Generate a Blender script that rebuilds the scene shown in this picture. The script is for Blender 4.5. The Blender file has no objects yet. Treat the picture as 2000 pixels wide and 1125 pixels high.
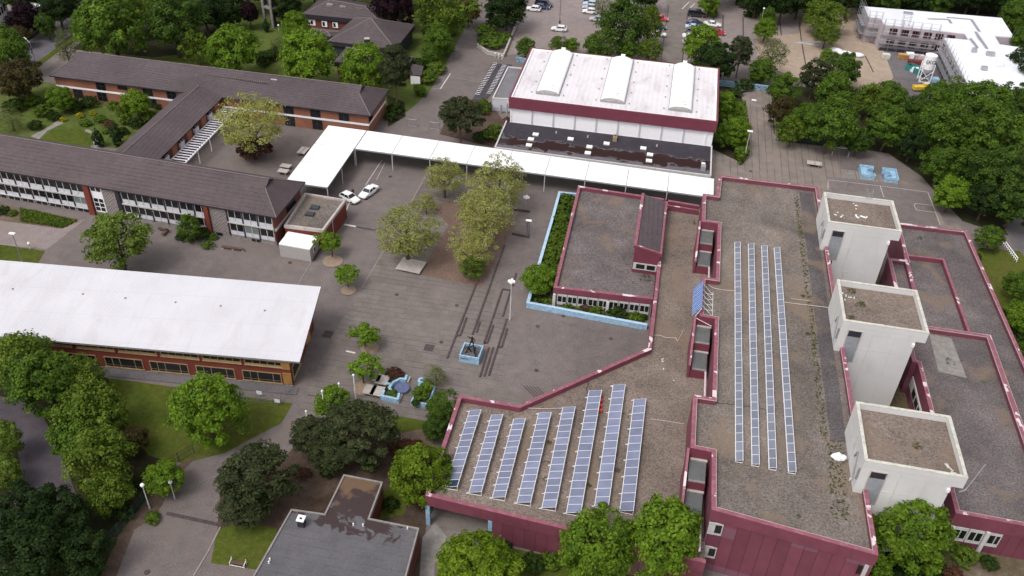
import bpy, math, random
import numpy as np
from mathutils import Vector, Matrix
rnd = random.Random(7)
S = bpy.context.scene
COL = S.collection
rad = math.radians

# ------------------------------------------------------------------ camera
CX, CY, F, H = 1000.0, 562.5, 1767.88, 90.0
RM = ((0.9811903, 0.14306213, -0.12961025), (0.18992254, -0.59516423, 0.78083863), (0.03456906, -0.7907672, -0.6111401))
cam = bpy.data.cameras.new('camera'); camo = bpy.data.objects.new('camera', cam); COL.objects.link(camo)
m = Matrix(((RM[0][0], -RM[0][1], -RM[0][2], 0), (RM[1][0], -RM[1][1], -RM[1][2], 0), (RM[2][0], -RM[2][1], -RM[2][2], H), (0, 0, 0, 1)))
camo.matrix_world = m
cam.sensor_width = 36.0; cam.lens = F / 2000 * 36; cam.clip_start = 0.5; cam.clip_end = 2500
S.camera = camo

# ------------------------------------------------------------------ light
SUN_EL, SUN_AZ = rad(58), rad(215)     # azimuth measured from +Y clockwise: sun behind-left of the camera
world = bpy.data.worlds.new('World'); S.world = world; world.use_nodes = True
wn = world.node_tree.nodes; wl = world.node_tree.links
sky = wn.new('ShaderNodeTexSky'); sky.sky_type = 'NISHITA'; sky.sun_disc = False
sky.sun_elevation = SUN_EL; sky.sun_rotation = SUN_AZ; sky.dust_density = 4; sky.air_density = 1.2
hs = wn.new('ShaderNodeHueSaturation'); hs.inputs['Saturation'].default_value = 0.22
tintn = wn.new('ShaderNodeMix'); tintn.data_type = 'RGBA'; tintn.blend_type = 'MULTIPLY'; tintn.inputs[0].default_value = 1
tintn.inputs[7].default_value = (1.02, 0.99, 1.005, 1)
wl.new(sky.outputs[0], hs.inputs['Color']); wl.new(hs.outputs[0], tintn.inputs[6])
wl.new(tintn.outputs[2], wn['Background'].inputs[0]); wn['Background'].inputs[1].default_value = 0.148
sl = bpy.data.lights.new('sun', 'SUN'); sl.energy = 0.95; sl.angle = rad(18); sl.color = (1, 0.97, 0.93)
so = bpy.data.objects.new('sun', sl); COL.objects.link(so)
sd = Vector((math.sin(SUN_AZ) * math.cos(SUN_EL), math.cos(SUN_AZ) * math.cos(SUN_EL), math.sin(SUN_EL)))
so.rotation_euler = (-sd).to_track_quat('-Z', 'Y').to_euler()
S.view_settings.view_transform = 'Standard'; S.view_settings.look = 'None'
S.view_settings.exposure = 0.33; S.view_settings.gamma = 1

# ------------------------------------------------------------------ helpers
def W(px, py, z=0.0):
    "ground-plan point seen at photo position px,py when it stands z metres high"
    d = [RM[i][0] * (px - CX) + RM[i][1] * (py - CY) + RM[i][2] * F for i in range(3)]
    t = (z - H) / d[2]
    return (d[0] * t, d[1] * t)
def WL(pts, z=0.0): return [W(x, y, z) for x, y in pts]
def depth(x, y, z): return RM[0][2] * x + RM[1][2] * y + RM[2][2] * (z - H)

class MB:
    def __init__(s): s.v = []; s.f = []; s.m = []
    def face(s, pts, mi=0):
        n = len(s.v); s.v += [tuple(p) for p in pts]; s.f.append(tuple(range(n, n + len(pts)))); s.m.append(mi)
    def prism(s, poly, z0, z1, mi=0, top=True, mt=None, bottom=False):
        n = len(poly)
        for i in range(n):
            a, b = poly[i], poly[(i + 1) % n]
            s.face([(a[0], a[1], z0), (b[0], b[1], z0), (b[0], b[1], z1), (a[0], a[1], z1)], mi)
        if top: s.face([(p[0], p[1], z1) for p in poly], mi if mt is None else mt)
        if bottom: s.face([(p[0], p[1], z0) for p in reversed(poly)], mi)
    def box(s, x0, y0, z0, x1, y1, z1, mi=0):
        s.prism([(x0, y0), (x1, y0), (x1, y1), (x0, y1)], z0, z1, mi, bottom=True)
    def obox(s, c, a, hx, hy, z0, z1, mi=0):
        ca, sa = math.cos(a), math.sin(a)
        s.prism([(c[0] + ca * u - sa * v, c[1] + sa * u + ca * v) for u, v in ((-hx, -hy), (hx, -hy), (hx, hy), (-hx, hy))], z0, z1, mi, bottom=True)
    def tube(s, p0, p1, r0, r1=None, n=6, mi=0, cap=True):
        r1 = r0 if r1 is None else r1
        p0 = Vector(p0); p1 = Vector(p1); d = (p1 - p0).normalized()
        u = d.cross(Vector((0, 0, 1))) if abs(d.z) < .9 else d.cross(Vector((1, 0, 0))); u.normalize(); w = d.cross(u)
        A = [p0 + (u * math.cos(2 * math.pi * k / n) + w * math.sin(2 * math.pi * k / n)) * r0 for k in range(n)]
        B = [p1 + (u * math.cos(2 * math.pi * k / n) + w * math.sin(2 * math.pi * k / n)) * r1 for k in range(n)]
        for k in range(n): s.face([A[k], A[(k + 1) % n], B[(k + 1) % n], B[k]], mi)
        if cap: s.face(B, mi); s.face(list(reversed(A)), mi)
    def ball(s, c, r, n=8, mi=0, sz=1.0):
        c = Vector(c); rows = []
        for j in range(n // 2 + 1):
            t = math.pi * j / (n // 2)
            rows.append([c + Vector((math.sin(t) * math.cos(2 * math.pi * k / n), math.sin(t) * math.sin(2 * math.pi * k / n), math.cos(t) * sz)) * r for k in range(n)])
        for j in range(n // 2):
            for k in range(n):
                s.face([rows[j][k], rows[j + 1][k], rows[j + 1][(k + 1) % n], rows[j][(k + 1) % n]], mi)
    def build(s, name, mats, parent=None, smooth=False, local=False, label=None):
        me = bpy.data.meshes.new(name)
        off = Vector((0, 0, 0))
        if parent is not None and not local: off = wloc(parent)
        me.from_pydata([(p[0] - off.x, p[1] - off.y, p[2] - off.z) for p in s.v], [], s.f)
        if not isinstance(mats, (list, tuple)): mats = [mats]
        for mt in mats: me.materials.append(mt)
        if len(mats) > 1: me.polygons.foreach_set('material_index', s.m)
        if smooth: me.polygons.foreach_set('use_smooth', [True] * len(s.f))
        me.update()
        o = bpy.data.objects.new(name, me); COL.objects.link(o); o.parent = parent
        if label: o['label'] = label
        return o
def wloc(o):
    v = Vector(o.location)
    while o.parent is not None: o = o.parent; v += Vector(o.location)
    return v
def tag(o, label, cat, group=None, kind=None):
    if label: o['label'] = label
    if cat: o['category'] = cat
    if group: o['group'] = group
    if kind: o['kind'] = kind
    return o
def thing(name, label, cat, loc=(0, 0, 0), group=None):
    o = bpy.data.objects.new(name, None); COL.objects.link(o); o.empty_display_size = .5
    o.location = (loc[0], loc[1], loc[2] if len(loc) > 2 else 0)
    return tag(o, label, cat, group)
KIDS = {}
def kids(o):
    return [c for c in bpy.data.objects if c.parent == o]
def dup(root, loc, rz=0.0, scale=None, label=None, group=None, tree=None, mats=None):
    tree = tree or KIDS.get(root.name)
    if tree is None:
        tree = [(c, kids(c)) for c in kids(root)]; KIDS[root.name] = tree
    r = root.copy(); COL.objects.link(r); r.location = (loc[0], loc[1], loc[2] if len(loc) > 2 else 0); r.rotation_euler = (0, 0, rz)
    if scale: r.scale = scale
    if label: r['label'] = label
    if group: r['group'] = group
    for c, gs in tree:
        k = c.copy(); COL.objects.link(k); k.parent = r
        for g in gs:
            q = g.copy(); COL.objects.link(q); q.parent = k
    return r
def structure(name, mb, mat):
    o = mb.build(name, mat); o['kind'] = 'structure'; return o
def inset(poly, w):
    n = len(poly); out = []
    for i in range(n):
        p0, p1, p2 = Vector(poly[i - 1][:2]), Vector(poly[i][:2]), Vector(poly[(i + 1) % n][:2])
        d1 = (p1 - p0).normalized(); d2 = (p2 - p1).normalized()
        n1 = Vector((-d1.y, d1.x)); n2 = Vector((-d2.y, d2.x)); b = n1 + n2
        b = b / max(.2, b.dot(n1)) if b.length > 1e-4 else n1
        q = p1 + b * w; out.append((q.x, q.y))
    return out
def strip(mb, pts, w, z0, z1, closed=False, out=.05, mi=0):
    "a parapet along pts; its body lies on the left of the walking direction"
    n = len(pts); A = []; B = []
    for i in range(n):
        p1 = Vector(pts[i][:2])
        d1 = (p1 - Vector(pts[i - 1][:2])).normalized() if (i > 0 or closed) else None
        d2 = (Vector(pts[(i + 1) % n][:2]) - p1).normalized() if (i < n - 1 or closed) else None
        d1 = d1 or d2; d2 = d2 or d1
        n1 = Vector((-d1.y, d1.x)); n2 = Vector((-d2.y, d2.x)); b = n1 + n2; b = b / max(.2, b.dot(n1))
        A.append(p1 - b * out); B.append(p1 + b * w)
    k = n if closed else n - 1
    for i in range(k):
        j = (i + 1) % n
        a, b, c, d = A[i], A[j], B[j], B[i]
        mb.face([(a.x, a.y, z0), (b.x, b.y, z0), (b.x, b.y, z1), (a.x, a.y, z1)], mi)
        mb.face([(c.x, c.y, z0), (d.x, d.y, z0), (d.x, d.y, z1), (c.x, c.y, z1)], mi)
        mb.face([(a.x, a.y, z1), (b.x, b.y, z1), (c.x, c.y, z1), (d.x, d.y, z1)], mi)
        mb.face([(a.x, a.y, z0), (d.x, d.y, z0), (c.x, c.y, z0), (b.x, b.y, z0)], mi)
    if not closed:
        for i in (0, n - 1):
            a, d = A[i], B[i]
            mb.face([(a.x, a.y, z0), (d.x, d.y, z0), (d.x, d.y, z1), (a.x, a.y, z1)], mi)

# ------------------------------------------------------------------ materials
class Mt:
    def __init__(s, name, rough=.85, spec=.25, obj=False):
        s.m = bpy.data.materials.new(name); s.m.use_nodes = True
        s.n = s.m.node_tree.nodes; s.l = s.m.node_tree.links
        s.b = s.n['Principled BSDF']; s.b.inputs['Roughness'].default_value = rough
        s.b.inputs['Specular IOR Level'].default_value = spec
        if obj: s.co = s.n.new('ShaderNodeTexCoord').outputs['Object']
        else: s.co = s.n.new('ShaderNodeNewGeometry').outputs['Position']
    def noise(s, scale, detail=4, rough=.55, dist=0, co=None, vec=None):
        t = s.n.new('ShaderNodeTexNoise'); t.inputs['Scale'].default_value = scale; t.inputs['Detail'].default_value = detail
        t.inputs['Roughness'].default_value = rough; t.inputs['Distortion'].default_value = dist
        c = co or s.co
        if vec:
            mp = s.n.new('ShaderNodeVectorMath'); mp.operation = 'MULTIPLY'; mp.inputs[1].default_value = vec; s.l.new(c, mp.inputs[0]); c = mp.outputs[0]
        s.l.new(c, t.inputs['Vector']); return t.outputs['Fac']
    def ramp(s, fac, stops):
        r = s.n.new('ShaderNodeValToRGB'); e = r.color_ramp.elements
        while len(e) < len(stops): e.new(.5)
        for k, (p, c) in enumerate(stops):
            e[k].position = p; c = c if isinstance(c, (tuple, list)) else (c, c, c); e[k].color = (c[0], c[1], c[2], 1)
        s.l.new(fac, r.inputs[0]); return r.outputs[0]
    def mix(s, a, b, fac, mode='MIX'):
        x = s.n.new('ShaderNodeMix'); x.data_type = 'RGBA'; x.blend_type = mode
        for i, q in ((0, fac), (6, a), (7, b)):
            if isinstance(q, (int, float)): 
                x.inputs[i].default_value = q if i == 0 else (q, q, q, 1)
            elif isinstance(q, (tuple, list)): x.inputs[i].default_value = (q[0], q[1], q[2], 1)
            else: s.l.new(q, x.inputs[i])
        return x.outputs[2]
    def math(s, op, a, b=None, c=None):
        x = s.n.new('ShaderNodeMath'); x.operation = op
        for i, q in enumerate((a, b, c)):
            if q is None: continue
            if isinstance(q, (int, float)): x.inputs[i].default_value = q
            else: s.l.new(q, x.inputs[i])
        return x.outputs[0]
    def sep(s):
        x = s.n.new('ShaderNodeSeparateXYZ'); s.l.new(s.co, x.inputs[0]); return x.outputs
    def var(s, col, scale, lo, hi, detail=4, dist=0, vec=None, p=(.3, .7)):
        return s.mix(col, s.ramp(s.noise(scale, detail, dist=dist, vec=vec), [(p[0], lo), (p[1], hi)]), 1.0, 'MULTIPLY')
    def bump(s, h, strength=.3, dist=.05):
        b = s.n.new('ShaderNodeBump'); b.inputs['Strength'].default_value = strength; b.inputs['Distance'].default_value = dist
        s.l.new(h, b.inputs['Height']); s.l.new(b.outputs[0], s.b.inputs['Normal'])
    def line(s, coord, period, width):
        "1 in narrow lines every period metres"
        f = s.math('FRACT', s.math('DIVIDE', coord, period)); return s.math('LESS_THAN', f, width / period)
    def done(s, col):
        if isinstance(col, (tuple, list)): s.b.inputs['Base Color'].default_value = (col[0], col[1], col[2], 1)
        else: s.l.new(col, s.b.inputs['Base Color'])
        return s.m
def simple(name, col, rough=.6, spec=.3, v=.12, scale=1.5, metal=0.0, obj=False, coat=0):
    t = Mt(name, rough, spec, obj); t.b.inputs['Metallic'].default_value = metal
    if coat: t.b.inputs['Coat Weight'].default_value = coat
    return t.done(t.var(col, scale, 1 - v, 1 + v))

def mk_asphalt(name, base, big=.16, fine=.2, brown=None, stain=True):
    t = Mt(name, .9, .2)
    c = t.var(base, .055, 1 - big, 1 + big, 5, dist=.6)
    c = t.var(c, .6, .88, 1.12, 6)
    c = t.var(c, 5.0, 1 - fine, 1 + fine, 3)
    if brown: c = t.mix(c, t.mix(brown, 1.0, 0.0), t.ramp(t.noise(.11, 5, dist=1.0), [(.5, 0), (.68, .7)]))
    if stain:
        c = t.mix(c, .55, t.ramp(t.noise(.5, 6, .7, 1.5), [(.62, 0), (.74, .45)]), 'MULTIPLY')
    t.bump(t.noise(14, 3), .2, .02)
    return t.done(c)
M = {}
M['asphalt'] = mk_asphalt('asphalt_grey_brown', (.158, .136, .129), brown=(.17, .138, .122))
M['asphalt_dark'] = mk_asphalt('asphalt_dark', (.072, .062, .072))
M['road'] = mk_asphalt('asphalt_road', (.12, .112, .125), .1)
M['lot'] = mk_asphalt('pavers_car_park', (.23, .195, .185), .1, brown=(.235, .192, .165))
def mk_slabs(name, base, along, pitch, lw, dark, other=0):
    t = Mt(name, .9, .2)
    c = t.var(base, .06, .86, 1.14, 5, dist=.5); c = t.var(c, .45, .88, 1.1, 6); c = t.var(c, 4.0, .86, 1.14, 3)
    s_ = t.sep(); u = s_[1] if along == 'x' else s_[0]; w = s_[0] if along == 'x' else s_[1]
    wob = t.math('MULTIPLY', t.noise(.5, 3), .25)
    uu = t.math('ADD', u, wob)
    ln = t.line(uu, pitch, lw)
    brk = t.ramp(t.noise(.35, 4, dist=.5, vec=(.35, 1, 1) if along == 'x' else (1, .35, 1)), [(.36, 0), (.55, 1)])
    c = t.mix(c, dark, t.math('MULTIPLY', ln, brk), 'MULTIPLY')
    # each course of slabs has a tone of its own
    wn_ = t.n.new('ShaderNodeTexWhiteNoise'); wn_.noise_dimensions = '2D'
    cb = t.n.new('ShaderNodeCombineXYZ'); t.l.new(t.math('FLOOR', t.math('DIVIDE', uu, pitch)), cb.inputs[0]); t.l.new(t.math('FLOOR', t.math('DIVIDE', w, other or pitch)), cb.inputs[1])
    t.l.new(cb.outputs[0], wn_.inputs['Vector'])
    c = t.mix(c, t.ramp(wn_.outputs['Value'], [(0, .94), (1, 1.06)]), 1.0, 'MULTIPLY')
    c = t.mix(c, 1.5, t.ramp(t.noise(.8, 4, .6, 2), [(.66, 0), (.74, .35)]), 'MULTIPLY')
    return t.done(c)
M['slabs'] = mk_slabs('slabs_courtyard', (.166, .143, .131), 'x', 1.15, .13, .70)
M['slabs2'] = mk_slabs('slabs_east_court', (.222, .188, .165), 'y', 1.45, .15, .55)
M['path'] = mk_slabs('pavers_path', (.185, .16, .145), 'x', .9, .1, .8)
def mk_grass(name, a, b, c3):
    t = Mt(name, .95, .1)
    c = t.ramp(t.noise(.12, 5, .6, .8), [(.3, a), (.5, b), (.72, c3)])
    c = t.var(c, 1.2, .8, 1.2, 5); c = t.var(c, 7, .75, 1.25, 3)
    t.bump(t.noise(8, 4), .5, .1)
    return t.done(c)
M['grass'] = mk_grass('grass_lawn', (.048, .072, .012), (.076, .096, .015), (.095, .090, .026))
M['grass2'] = mk_grass('grass_garden', (.05, .075, .018), (.085, .115, .025), (.12, .12, .05))
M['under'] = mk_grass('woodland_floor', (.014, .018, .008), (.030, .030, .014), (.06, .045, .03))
M['soil'] = mk_grass('soil_brown', (.05, .036, .026), (.085, .06, .046), (.12, .085, .065))
M['scrub'] = mk_grass('dry_scrub', (.06, .06, .025), (.12, .095, .06), (.19, .15, .12))
M['mulch'] = mk_asphalt('bark_mulch', (.155, .105, .084), .15, .3)
M['sand'] = mk_asphalt('gravel_tan', (.33, .26, .20), .12, .12, stain=False)
M['earth'] = mk_asphalt('earth_grey', (.13, .12, .125), .2)
M['treepit'] = mk_asphalt('tree_pit_sand', (.27, .2, .15), .15)
def mk_gravelroof(name, base, moss=True):
    t = Mt(name, .95, .15)
    c = t.var(base, .09, .68, 1.22, 6, dist=.8)
    c = t.var(c, .35, .86, 1.14, 6)
    c = t.mix(c, t.ramp(t.noise(4.2, 2, .7), [(.3, .58), (.5, 1.0), (.72, 1.48)]), 1.0, 'MULTIPLY')
    c = t.mix(c, (.20, .15, .11), t.ramp(t.noise(.16, 4, .6, .4), [(.54, 0), (.62, .6)]))
    if moss: c = t.mix(c, (.055, .062, .022), t.ramp(t.noise(.33, 6, .7, .9), [(.64, 0), (.73, .75)]))
    t.bump(t.noise(9, 2), .5, .05)
    return t.done(c)
M['gravel'] = mk_gravelroof('gravel_roof', (.168, .144, .126))
M['gravel2'] = mk_gravelroof('gravel_roof_grey', (.138, .120, .118))
M['gravel3'] = mk_gravelroof('gravel_roof_brown', (.190, .154, .130))
def mk_red(name, base, seams=True, worn=.0):
    t = Mt(name, .55, .35)
    s_ = t.sep(); u = t.math('ADD', s_[0], s_[1])
    c = t.var(base, .5, .88, 1.1, 4)
    if seams:
        k = t.math('FLOOR', t.math('DIVIDE', u, 1.25)); wn_ = t.n.new('ShaderNodeTexWhiteNoise'); wn_.noise_dimensions = '1D'; t.l.new(k, wn_.inputs['W'])
        c = t.mix(c, t.ramp(wn_.outputs[0], [(0, .86), (1, 1.12)]), 1.0, 'MULTIPLY')
        k2 = t.math('FLOOR', t.math('DIVIDE', u, 2.5)); z2 = t.math('FLOOR', t.math('DIVIDE', t.math('ADD', s_[2], .6), 1.75))
        cb = t.n.new('ShaderNodeCombineXYZ'); t.l.new(k2, cb.inputs[0]); t.l.new(z2, cb.inputs[1])
        w2 = t.n.new('ShaderNodeTexWhiteNoise'); w2.noise_dimensions = '2D'; t.l.new(cb.outputs[0], w2.inputs['Vector'])
        c = t.mix(c, (.20, .10, .135), t.math('MULTIPLY', t.math('GREATER_THAN', w2.outputs['Value'], .78), .65))
        c = t.mix(c, .55, t.line(u, 1.25, .07), 'MULTIPLY')
    if worn:
        g = t.n.new('ShaderNodeNewGeometry'); sp_ = t.n.new('ShaderNodeSeparateXYZ'); t.l.new(g.outputs['Normal'], sp_.inputs[0]); up = t.math('GREATER_THAN', sp_.outputs[2], .5)
        c = t.mix(c, t.mix(c, (.255, .090, .120), .85), up)
        n = t.noise(.42, 4, .55, .5); w_ = t.math('MULTIPLY', t.ramp(n, [(worn, 0), (worn + .012, 1)]), up)
        c = t.mix(c, (.34, .14, .18), t.math('MULTIPLY', t.ramp(t.noise(1.6, 3), [(.5, 0), (.6, .6)]), up))
        c = t.mix(c, (.66, .57, .59), w_)
        c = t.mix(c, .7, t.ramp(t.noise(1.1, 5, .6, .2, vec=(1, 1, .2)), [(.52, 0), (.7, .6)]), 'MULTIPLY')
    return t.done(c)
M['red'] = mk_red('cladding_wine_red', (.175, .052, .075))
M['redplain'] = mk_red('fascia_wine_red', (.165, .040, .062), False)
M['coping'] = mk_red('coping_faded_red', (.185, .054, .078), False, .60)
M['copedge'] = simple('coping_edge', (.42, .35, .34), .6)
M['pinkwhite'] = simple('pale_pipe', (.62, .5, .52), .6)
def mk_tiles(name, base, pitch=.62, ax=1):
    t = Mt(name, .75, .3)
    c = t.var(base, .12, .85, 1.15, 4); c = t.var(c, 1.2, .88, 1.12, 5); c = t.var(c, 6, .8, 1.2, 2, vec=(1, 1, 1))
    s_ = t.sep(); u = t.math('ADD', s_[ax], t.math('MULTIPLY', s_[1 - ax], .047))
    u = t.math('ADD', u, t.math('MULTIPLY', t.noise(.7, 2), .2))
    brk = t.ramp(t.noise(.5, 4, vec=(.3, 1, 1)), [(.35, .1), (.6, 1)])
    c = t.mix(c, .66, t.math('MULTIPLY', t.line(u, pitch, .16), brk), 'MULTIPLY')
    c = t.mix(c, (.16, .13, .12), t.ramp(t.noise(.8, 6, .7), [(.62, 0), (.75, .5)]))
    return t.done(c)
M['tiles'] = mk_tiles('roof_tiles_dark', (.086, .066, .070))
M['tiles2'] = mk_tiles('roof_tiles_brown', (.080, .064, .068), .55)
M['tiles3'] = mk_tiles('roof_tiles_wing', (.086, .068, .072), .8, 0)
M['ridge'] = simple('ridge_caps', (.19, .155, .15), .8)
M['darktrim'] = simple('dark_trim', (.035, .032, .042), .5)
M['slate'] = simple('slate_boards', (.045, .05, .058), .7, v=.3)
def mk_brick(name, base):
    t = Mt(name, .9, .15)
    c = t.var(base, .4, .85, 1.12, 4); c = t.var(c, 5, .85, 1.15, 2, vec=(1, 1, 3))
    s_ = t.sep(); c = t.mix(c, .86, t.line(s_[2], .3, .05), 'MULTIPLY')
    return t.done(c)
M['brick'] = mk_brick('brick_orange', (.285, .125, .082))
M['brickred'] = mk_brick('brick_red', (.19, .050, .036))
M['brickdark'] = mk_brick('brick_dark', (.17, .06, .048))
M['white'] = simple('white_paint', (.87, .87, .89), .5, v=.03)
M['whiteroof'] = None
def mk_whiteroof(name, base, dirt=.25, rib=None, ang=0.0):
    t = Mt(name, .45, .4)
    c = t.var(base, .15, .92, 1.04, 5)
    c = t.mix(c, (.42, .38, .37), t.math('MULTIPLY', t.ramp(t.noise(.35, 6, .65, .6, vec=(1, .35, 1)), [(.5, 0), (.75, 1)]), dirt))
    if rib:
        s_ = t.sep(); u = t.math('ADD', t.math('MULTIPLY', s_[0], math.cos(ang)), t.math('MULTIPLY', s_[1], math.sin(ang)))
        w = t.math('SINE', t.math('MULTIPLY', u, 2 * math.pi / rib))
        c = t.mix(c, t.ramp(t.math('ADD', t.math('MULTIPLY', w, .5), .5), [(0, .955), (1, 1.02)]), 1.0, 'MULTIPLY')
        v_ = t.math('SUBTRACT', t.math('MULTIPLY', s_[1], math.cos(ang)), t.math('MULTIPLY', s_[0], math.sin(ang)))
        c = t.mix(c, .93, t.line(v_, 4.6, .12), 'MULTIPLY'); c = t.mix(c, .95, t.line(u, rib * 9, .1), 'MULTIPLY')
        t.bump(w, .25, .03)
    return t.done(c)
M['canopy'] = mk_whiteroof('canopy_panels', (.88, .88, .88), .03)
M['hallroof'] = mk_whiteroof('hall_membrane', (.70, .67, .685), .75, 1.0)
M['lwroof'] = mk_whiteroof('ribbed_white_metal', (.585, .585, .615), .35, .36, rad(8))
M['newroof'] = mk_whiteroof('new_white_membrane', (.76, .78, .83), .05)
M['skylight'] = simple('skylight_plastic', (.88, .88, .86), .35, v=.03)
M['render'] = None
t = Mt('render_offwhite', .85, .2)
c = t.var((.62, .62, .605), .25, .93, 1.04, 5); c = t.mix(c, (.48, .48, .45), t.ramp(t.noise(.9, 5, .6, .3, vec=(1, 1, .25)), [(.55, 0), (.8, .45)]))
M['render'] = t.done(c)
t = Mt('coping_lichen', .9, .15)
c = t.var((.58, .57, .50), 1.0, .8, 1.1, 5); c = t.mix(c, (.33, .32, .24), t.ramp(t.noise(2.2, 5, .7), [(.5, 0), (.68, .8)])); M['lichen'] = t.done(c)
M['glass'] = simple('window_glass', (.012, .014, .016), .08, .6, v=.3, scale=.4)
M['glassgreen'] = simple('window_blind', (.16, .20, .19), .3, .5)
M['winframe'] = simple('window_frame_white', (.50, .50, .48), .5)
M['spandrel'] = simple('spandrel_white', (.60, .60, .66), .5, v=.08)
M['tan'] = simple('timber_tan', (.34, .24, .13), .7, v=.15)
M['ochre'] = simple('timber_ochre', (.36, .19, .06), .7, v=.15)
t = Mt('patterned_brick', .85, .2); s_ = t.sep()
br = t.n.new('ShaderNodeTexBrick'); cb = t.n.new('ShaderNodeCombineXYZ'); t.l.new(s_[0], cb.inputs[0]); t.l.new(s_[2], cb.inputs[1]); t.l.new(cb.outputs[0], br.inputs['Vector'])
br.inputs['Color1'].default_value = (.42, .38, .36, 1); br.inputs['Color2'].default_value = (.36, .33, .32, 1); br.inputs['Mortar'].default_value = (.07, .05, .05, 1)
br.inputs['Scale'].default_value = 1; br.inputs['Brick Width'].default_value = .5; br.inputs['Row Height'].default_value = .28; br.inputs['Mortar Size'].default_value = .05
M['pattern'] = t.done(br.outputs[0])
M['concrete'] = simple('concrete_grey', (.24, .225, .21), .9, v=.2)
M['concrete_l'] = simple('concrete_light', (.42, .38, .35), .9, v=.15)
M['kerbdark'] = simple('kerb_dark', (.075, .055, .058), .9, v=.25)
M['kerb'] = simple('kerb_stone', (.25, .215, .2), .9, v=.2)
M['line'] = simple('paint_line', (.42, .38, .37), .8, v=.2, scale=3)
M['lineb'] = simple('paint_line_bright', (.62, .58, .57), .8, v=.15, scale=3)
M['blue'] = simple('paint_light_blue', (.29, .46, .60), .7, v=.25, scale=2.5)
M['bluedark'] = simple('paint_slate_blue', (.10, .12, .22), .6, v=.2)
M['graffiti'] = None
t = Mt('painted_wall_blue', .7, .2); c = t.ramp(t.noise(.9, 3, .6, 2.5), [(.36, (.03, .04, .07)), (.42, (.20, .32, .42)), (.56, (.26, .40, .50)), (.62, (.05, .07, .11))]); M['graffiti'] = t.done(c)
M['metal'] = simple('galvanised_metal', (.42, .43, .45), .4, .5, v=.08, metal=.6)
M['polewhite'] = simple('pole_pale', (.55, .54, .52), .5)
M['polegrey'] = simple('pole_grey', (.28, .30, .32), .5)
M['lampglass'] = simple('lamp_glass_white', (.85, .84, .80), .3, v=.03)
M['green_fence'] = simple('fence_green', (.035, .075, .062), .6)
M['bark'] = simple('tree_bark', (.09, .065, .05), .95, v=.3, obj=True, scale=4)
M['barkpine'] = simple('pine_bark', (.16, .10, .075), .95, v=.3, obj=True, scale=4)
M['bitumen'] = None
t = Mt('bitumen_wet', .6, .4); s_ = t.sep()
c = t.var((.030, .026, .034), .5, .75, 1.3, 6, dist=.5); c = t.var(c, 4, .85, 1.2, 3)
n = t.noise(.42, 4, .55, .9); yy = t.math('MULTIPLY', t.math('SUBTRACT', 1.0, t.math('MULTIPLY', t.math('ABSOLUTE', t.math('SUBTRACT', s_[1], 157.3)), .42)), .33)
q = t.math('ADD', n, yy)
pud = t.ramp(q, [(.595, 0), (.605, 1)]); rim = t.ramp(q, [(.54, 0), (.56, 1), (.595, 1), (.61, 0)])
c = t.mix(c, (.15, .14, .155), t.math('MULTIPLY', t.math('LESS_THAN', s_[1], 155.6), .7))
c = t.mix(c, (.15, .135, .14), t.math('MULTIPLY', rim, .7)); c = t.mix(c, (.022, .008, .006), pud)
t.l.new(t.math('SUBTRACT', .75, t.math('MULTIPLY', pud, .45)), t.b.inputs['Roughness']); M['bitumen'] = t.done(c)
t = Mt('bitumen_weathered', .8, .3); s_ = t.sep()
c = t.var((.108, .104, .112), .4, .85, 1.12, 5); c = t.var(c, 5, .88, 1.12, 3)
c = t.mix(c, .7, t.math('MULTIPLY', t.line(t.math('ADD', s_[1], t.math('MULTIPLY', t.noise(.9, 2), .15)), 1.0, .06), t.ramp(t.noise(.6, 3), [(.42, 0), (.5, 1)])), 'MULTIPLY')
c = t.mix(c, .75, t.math('MULTIPLY', t.line(s_[0], 2.4, .06), t.ramp(t.noise(.7, 3), [(.45, 0), (.52, 1)])), 'MULTIPLY')
n = t.math('ADD', t.noise(.3, 5, .6, .6), t.math('MULTIPLY', t.math('SUBTRACT', s_[1], 60.5), .055))
c = t.mix(c, (.040, .022, .022), t.ramp(n, [(.58, 0), (.61, .9)]))
c = t.mix(c, (.16, .10, .055), t.ramp(t.math('ADD', t.noise(.35, 4, .6, .5), t.math('MULTIPLY', t.math('SUBTRACT', s_[1], 66), .06)), [(.5, 0), (.62, .75)]))
M['bitumen2'] = t.done(c)
def mk_solar(name, base, cell=0.0):
    t = Mt(name, .24, .75); oi = t.n.new('ShaderNodeObjectInfo')
    c = t.var(base, .6, .88, 1.1, 3); c = t.mix(c, t.ramp(oi.outputs['Random'], [(0, .84), (1, 1.14)]), 1.0, 'MULTIPLY')
    c = t.mix(c, (.33, .31, .29), t.ramp(t.noise(1.7, 5, .65), [(.56, 0), (.8, .4)]))
    return t.done(c)
M['solar'] = mk_solar('solar_cells_blue', (.175, .195, .285)); M['solardark'] = mk_solar('solar_cells_dark', (.02, .03, .07))
M['solargrey'] = mk_solar('solar_cells_grey', (.17, .185, .23))
M['solarblue'] = simple('solar_cells_bright', (.14, .24, .50), .25, .7, v=.1)
M['slateglass'] = simple('roof_glazing_grey', (.105, .11, .11), .4, .5, v=.15)
M['storeroof'] = mk_asphalt('felt_roof_grey', (.17, .165, .18), .2)
M['pilaster'] = simple('pilaster_grey', (.5, .52, .56), .6, v=.05)
M['alu'] = simple('aluminium_frame', (.72, .73, .74), .35, .5, v=.05)
M['tarp'] = simple('white_tarp', (.78, .79, .80), .6, v=.1, scale=3)
M['redplastic'] = simple('red_plastic', (.5, .03, .02), .5)
M['yellow'] = simple('yellow_paint', (.62, .42, .05), .5)
M['teal'] = simple('teal_skip', (.03, .20, .19), .6)
M['black'] = simple('black_rubber', (.015, .015, .016), .7)
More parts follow.
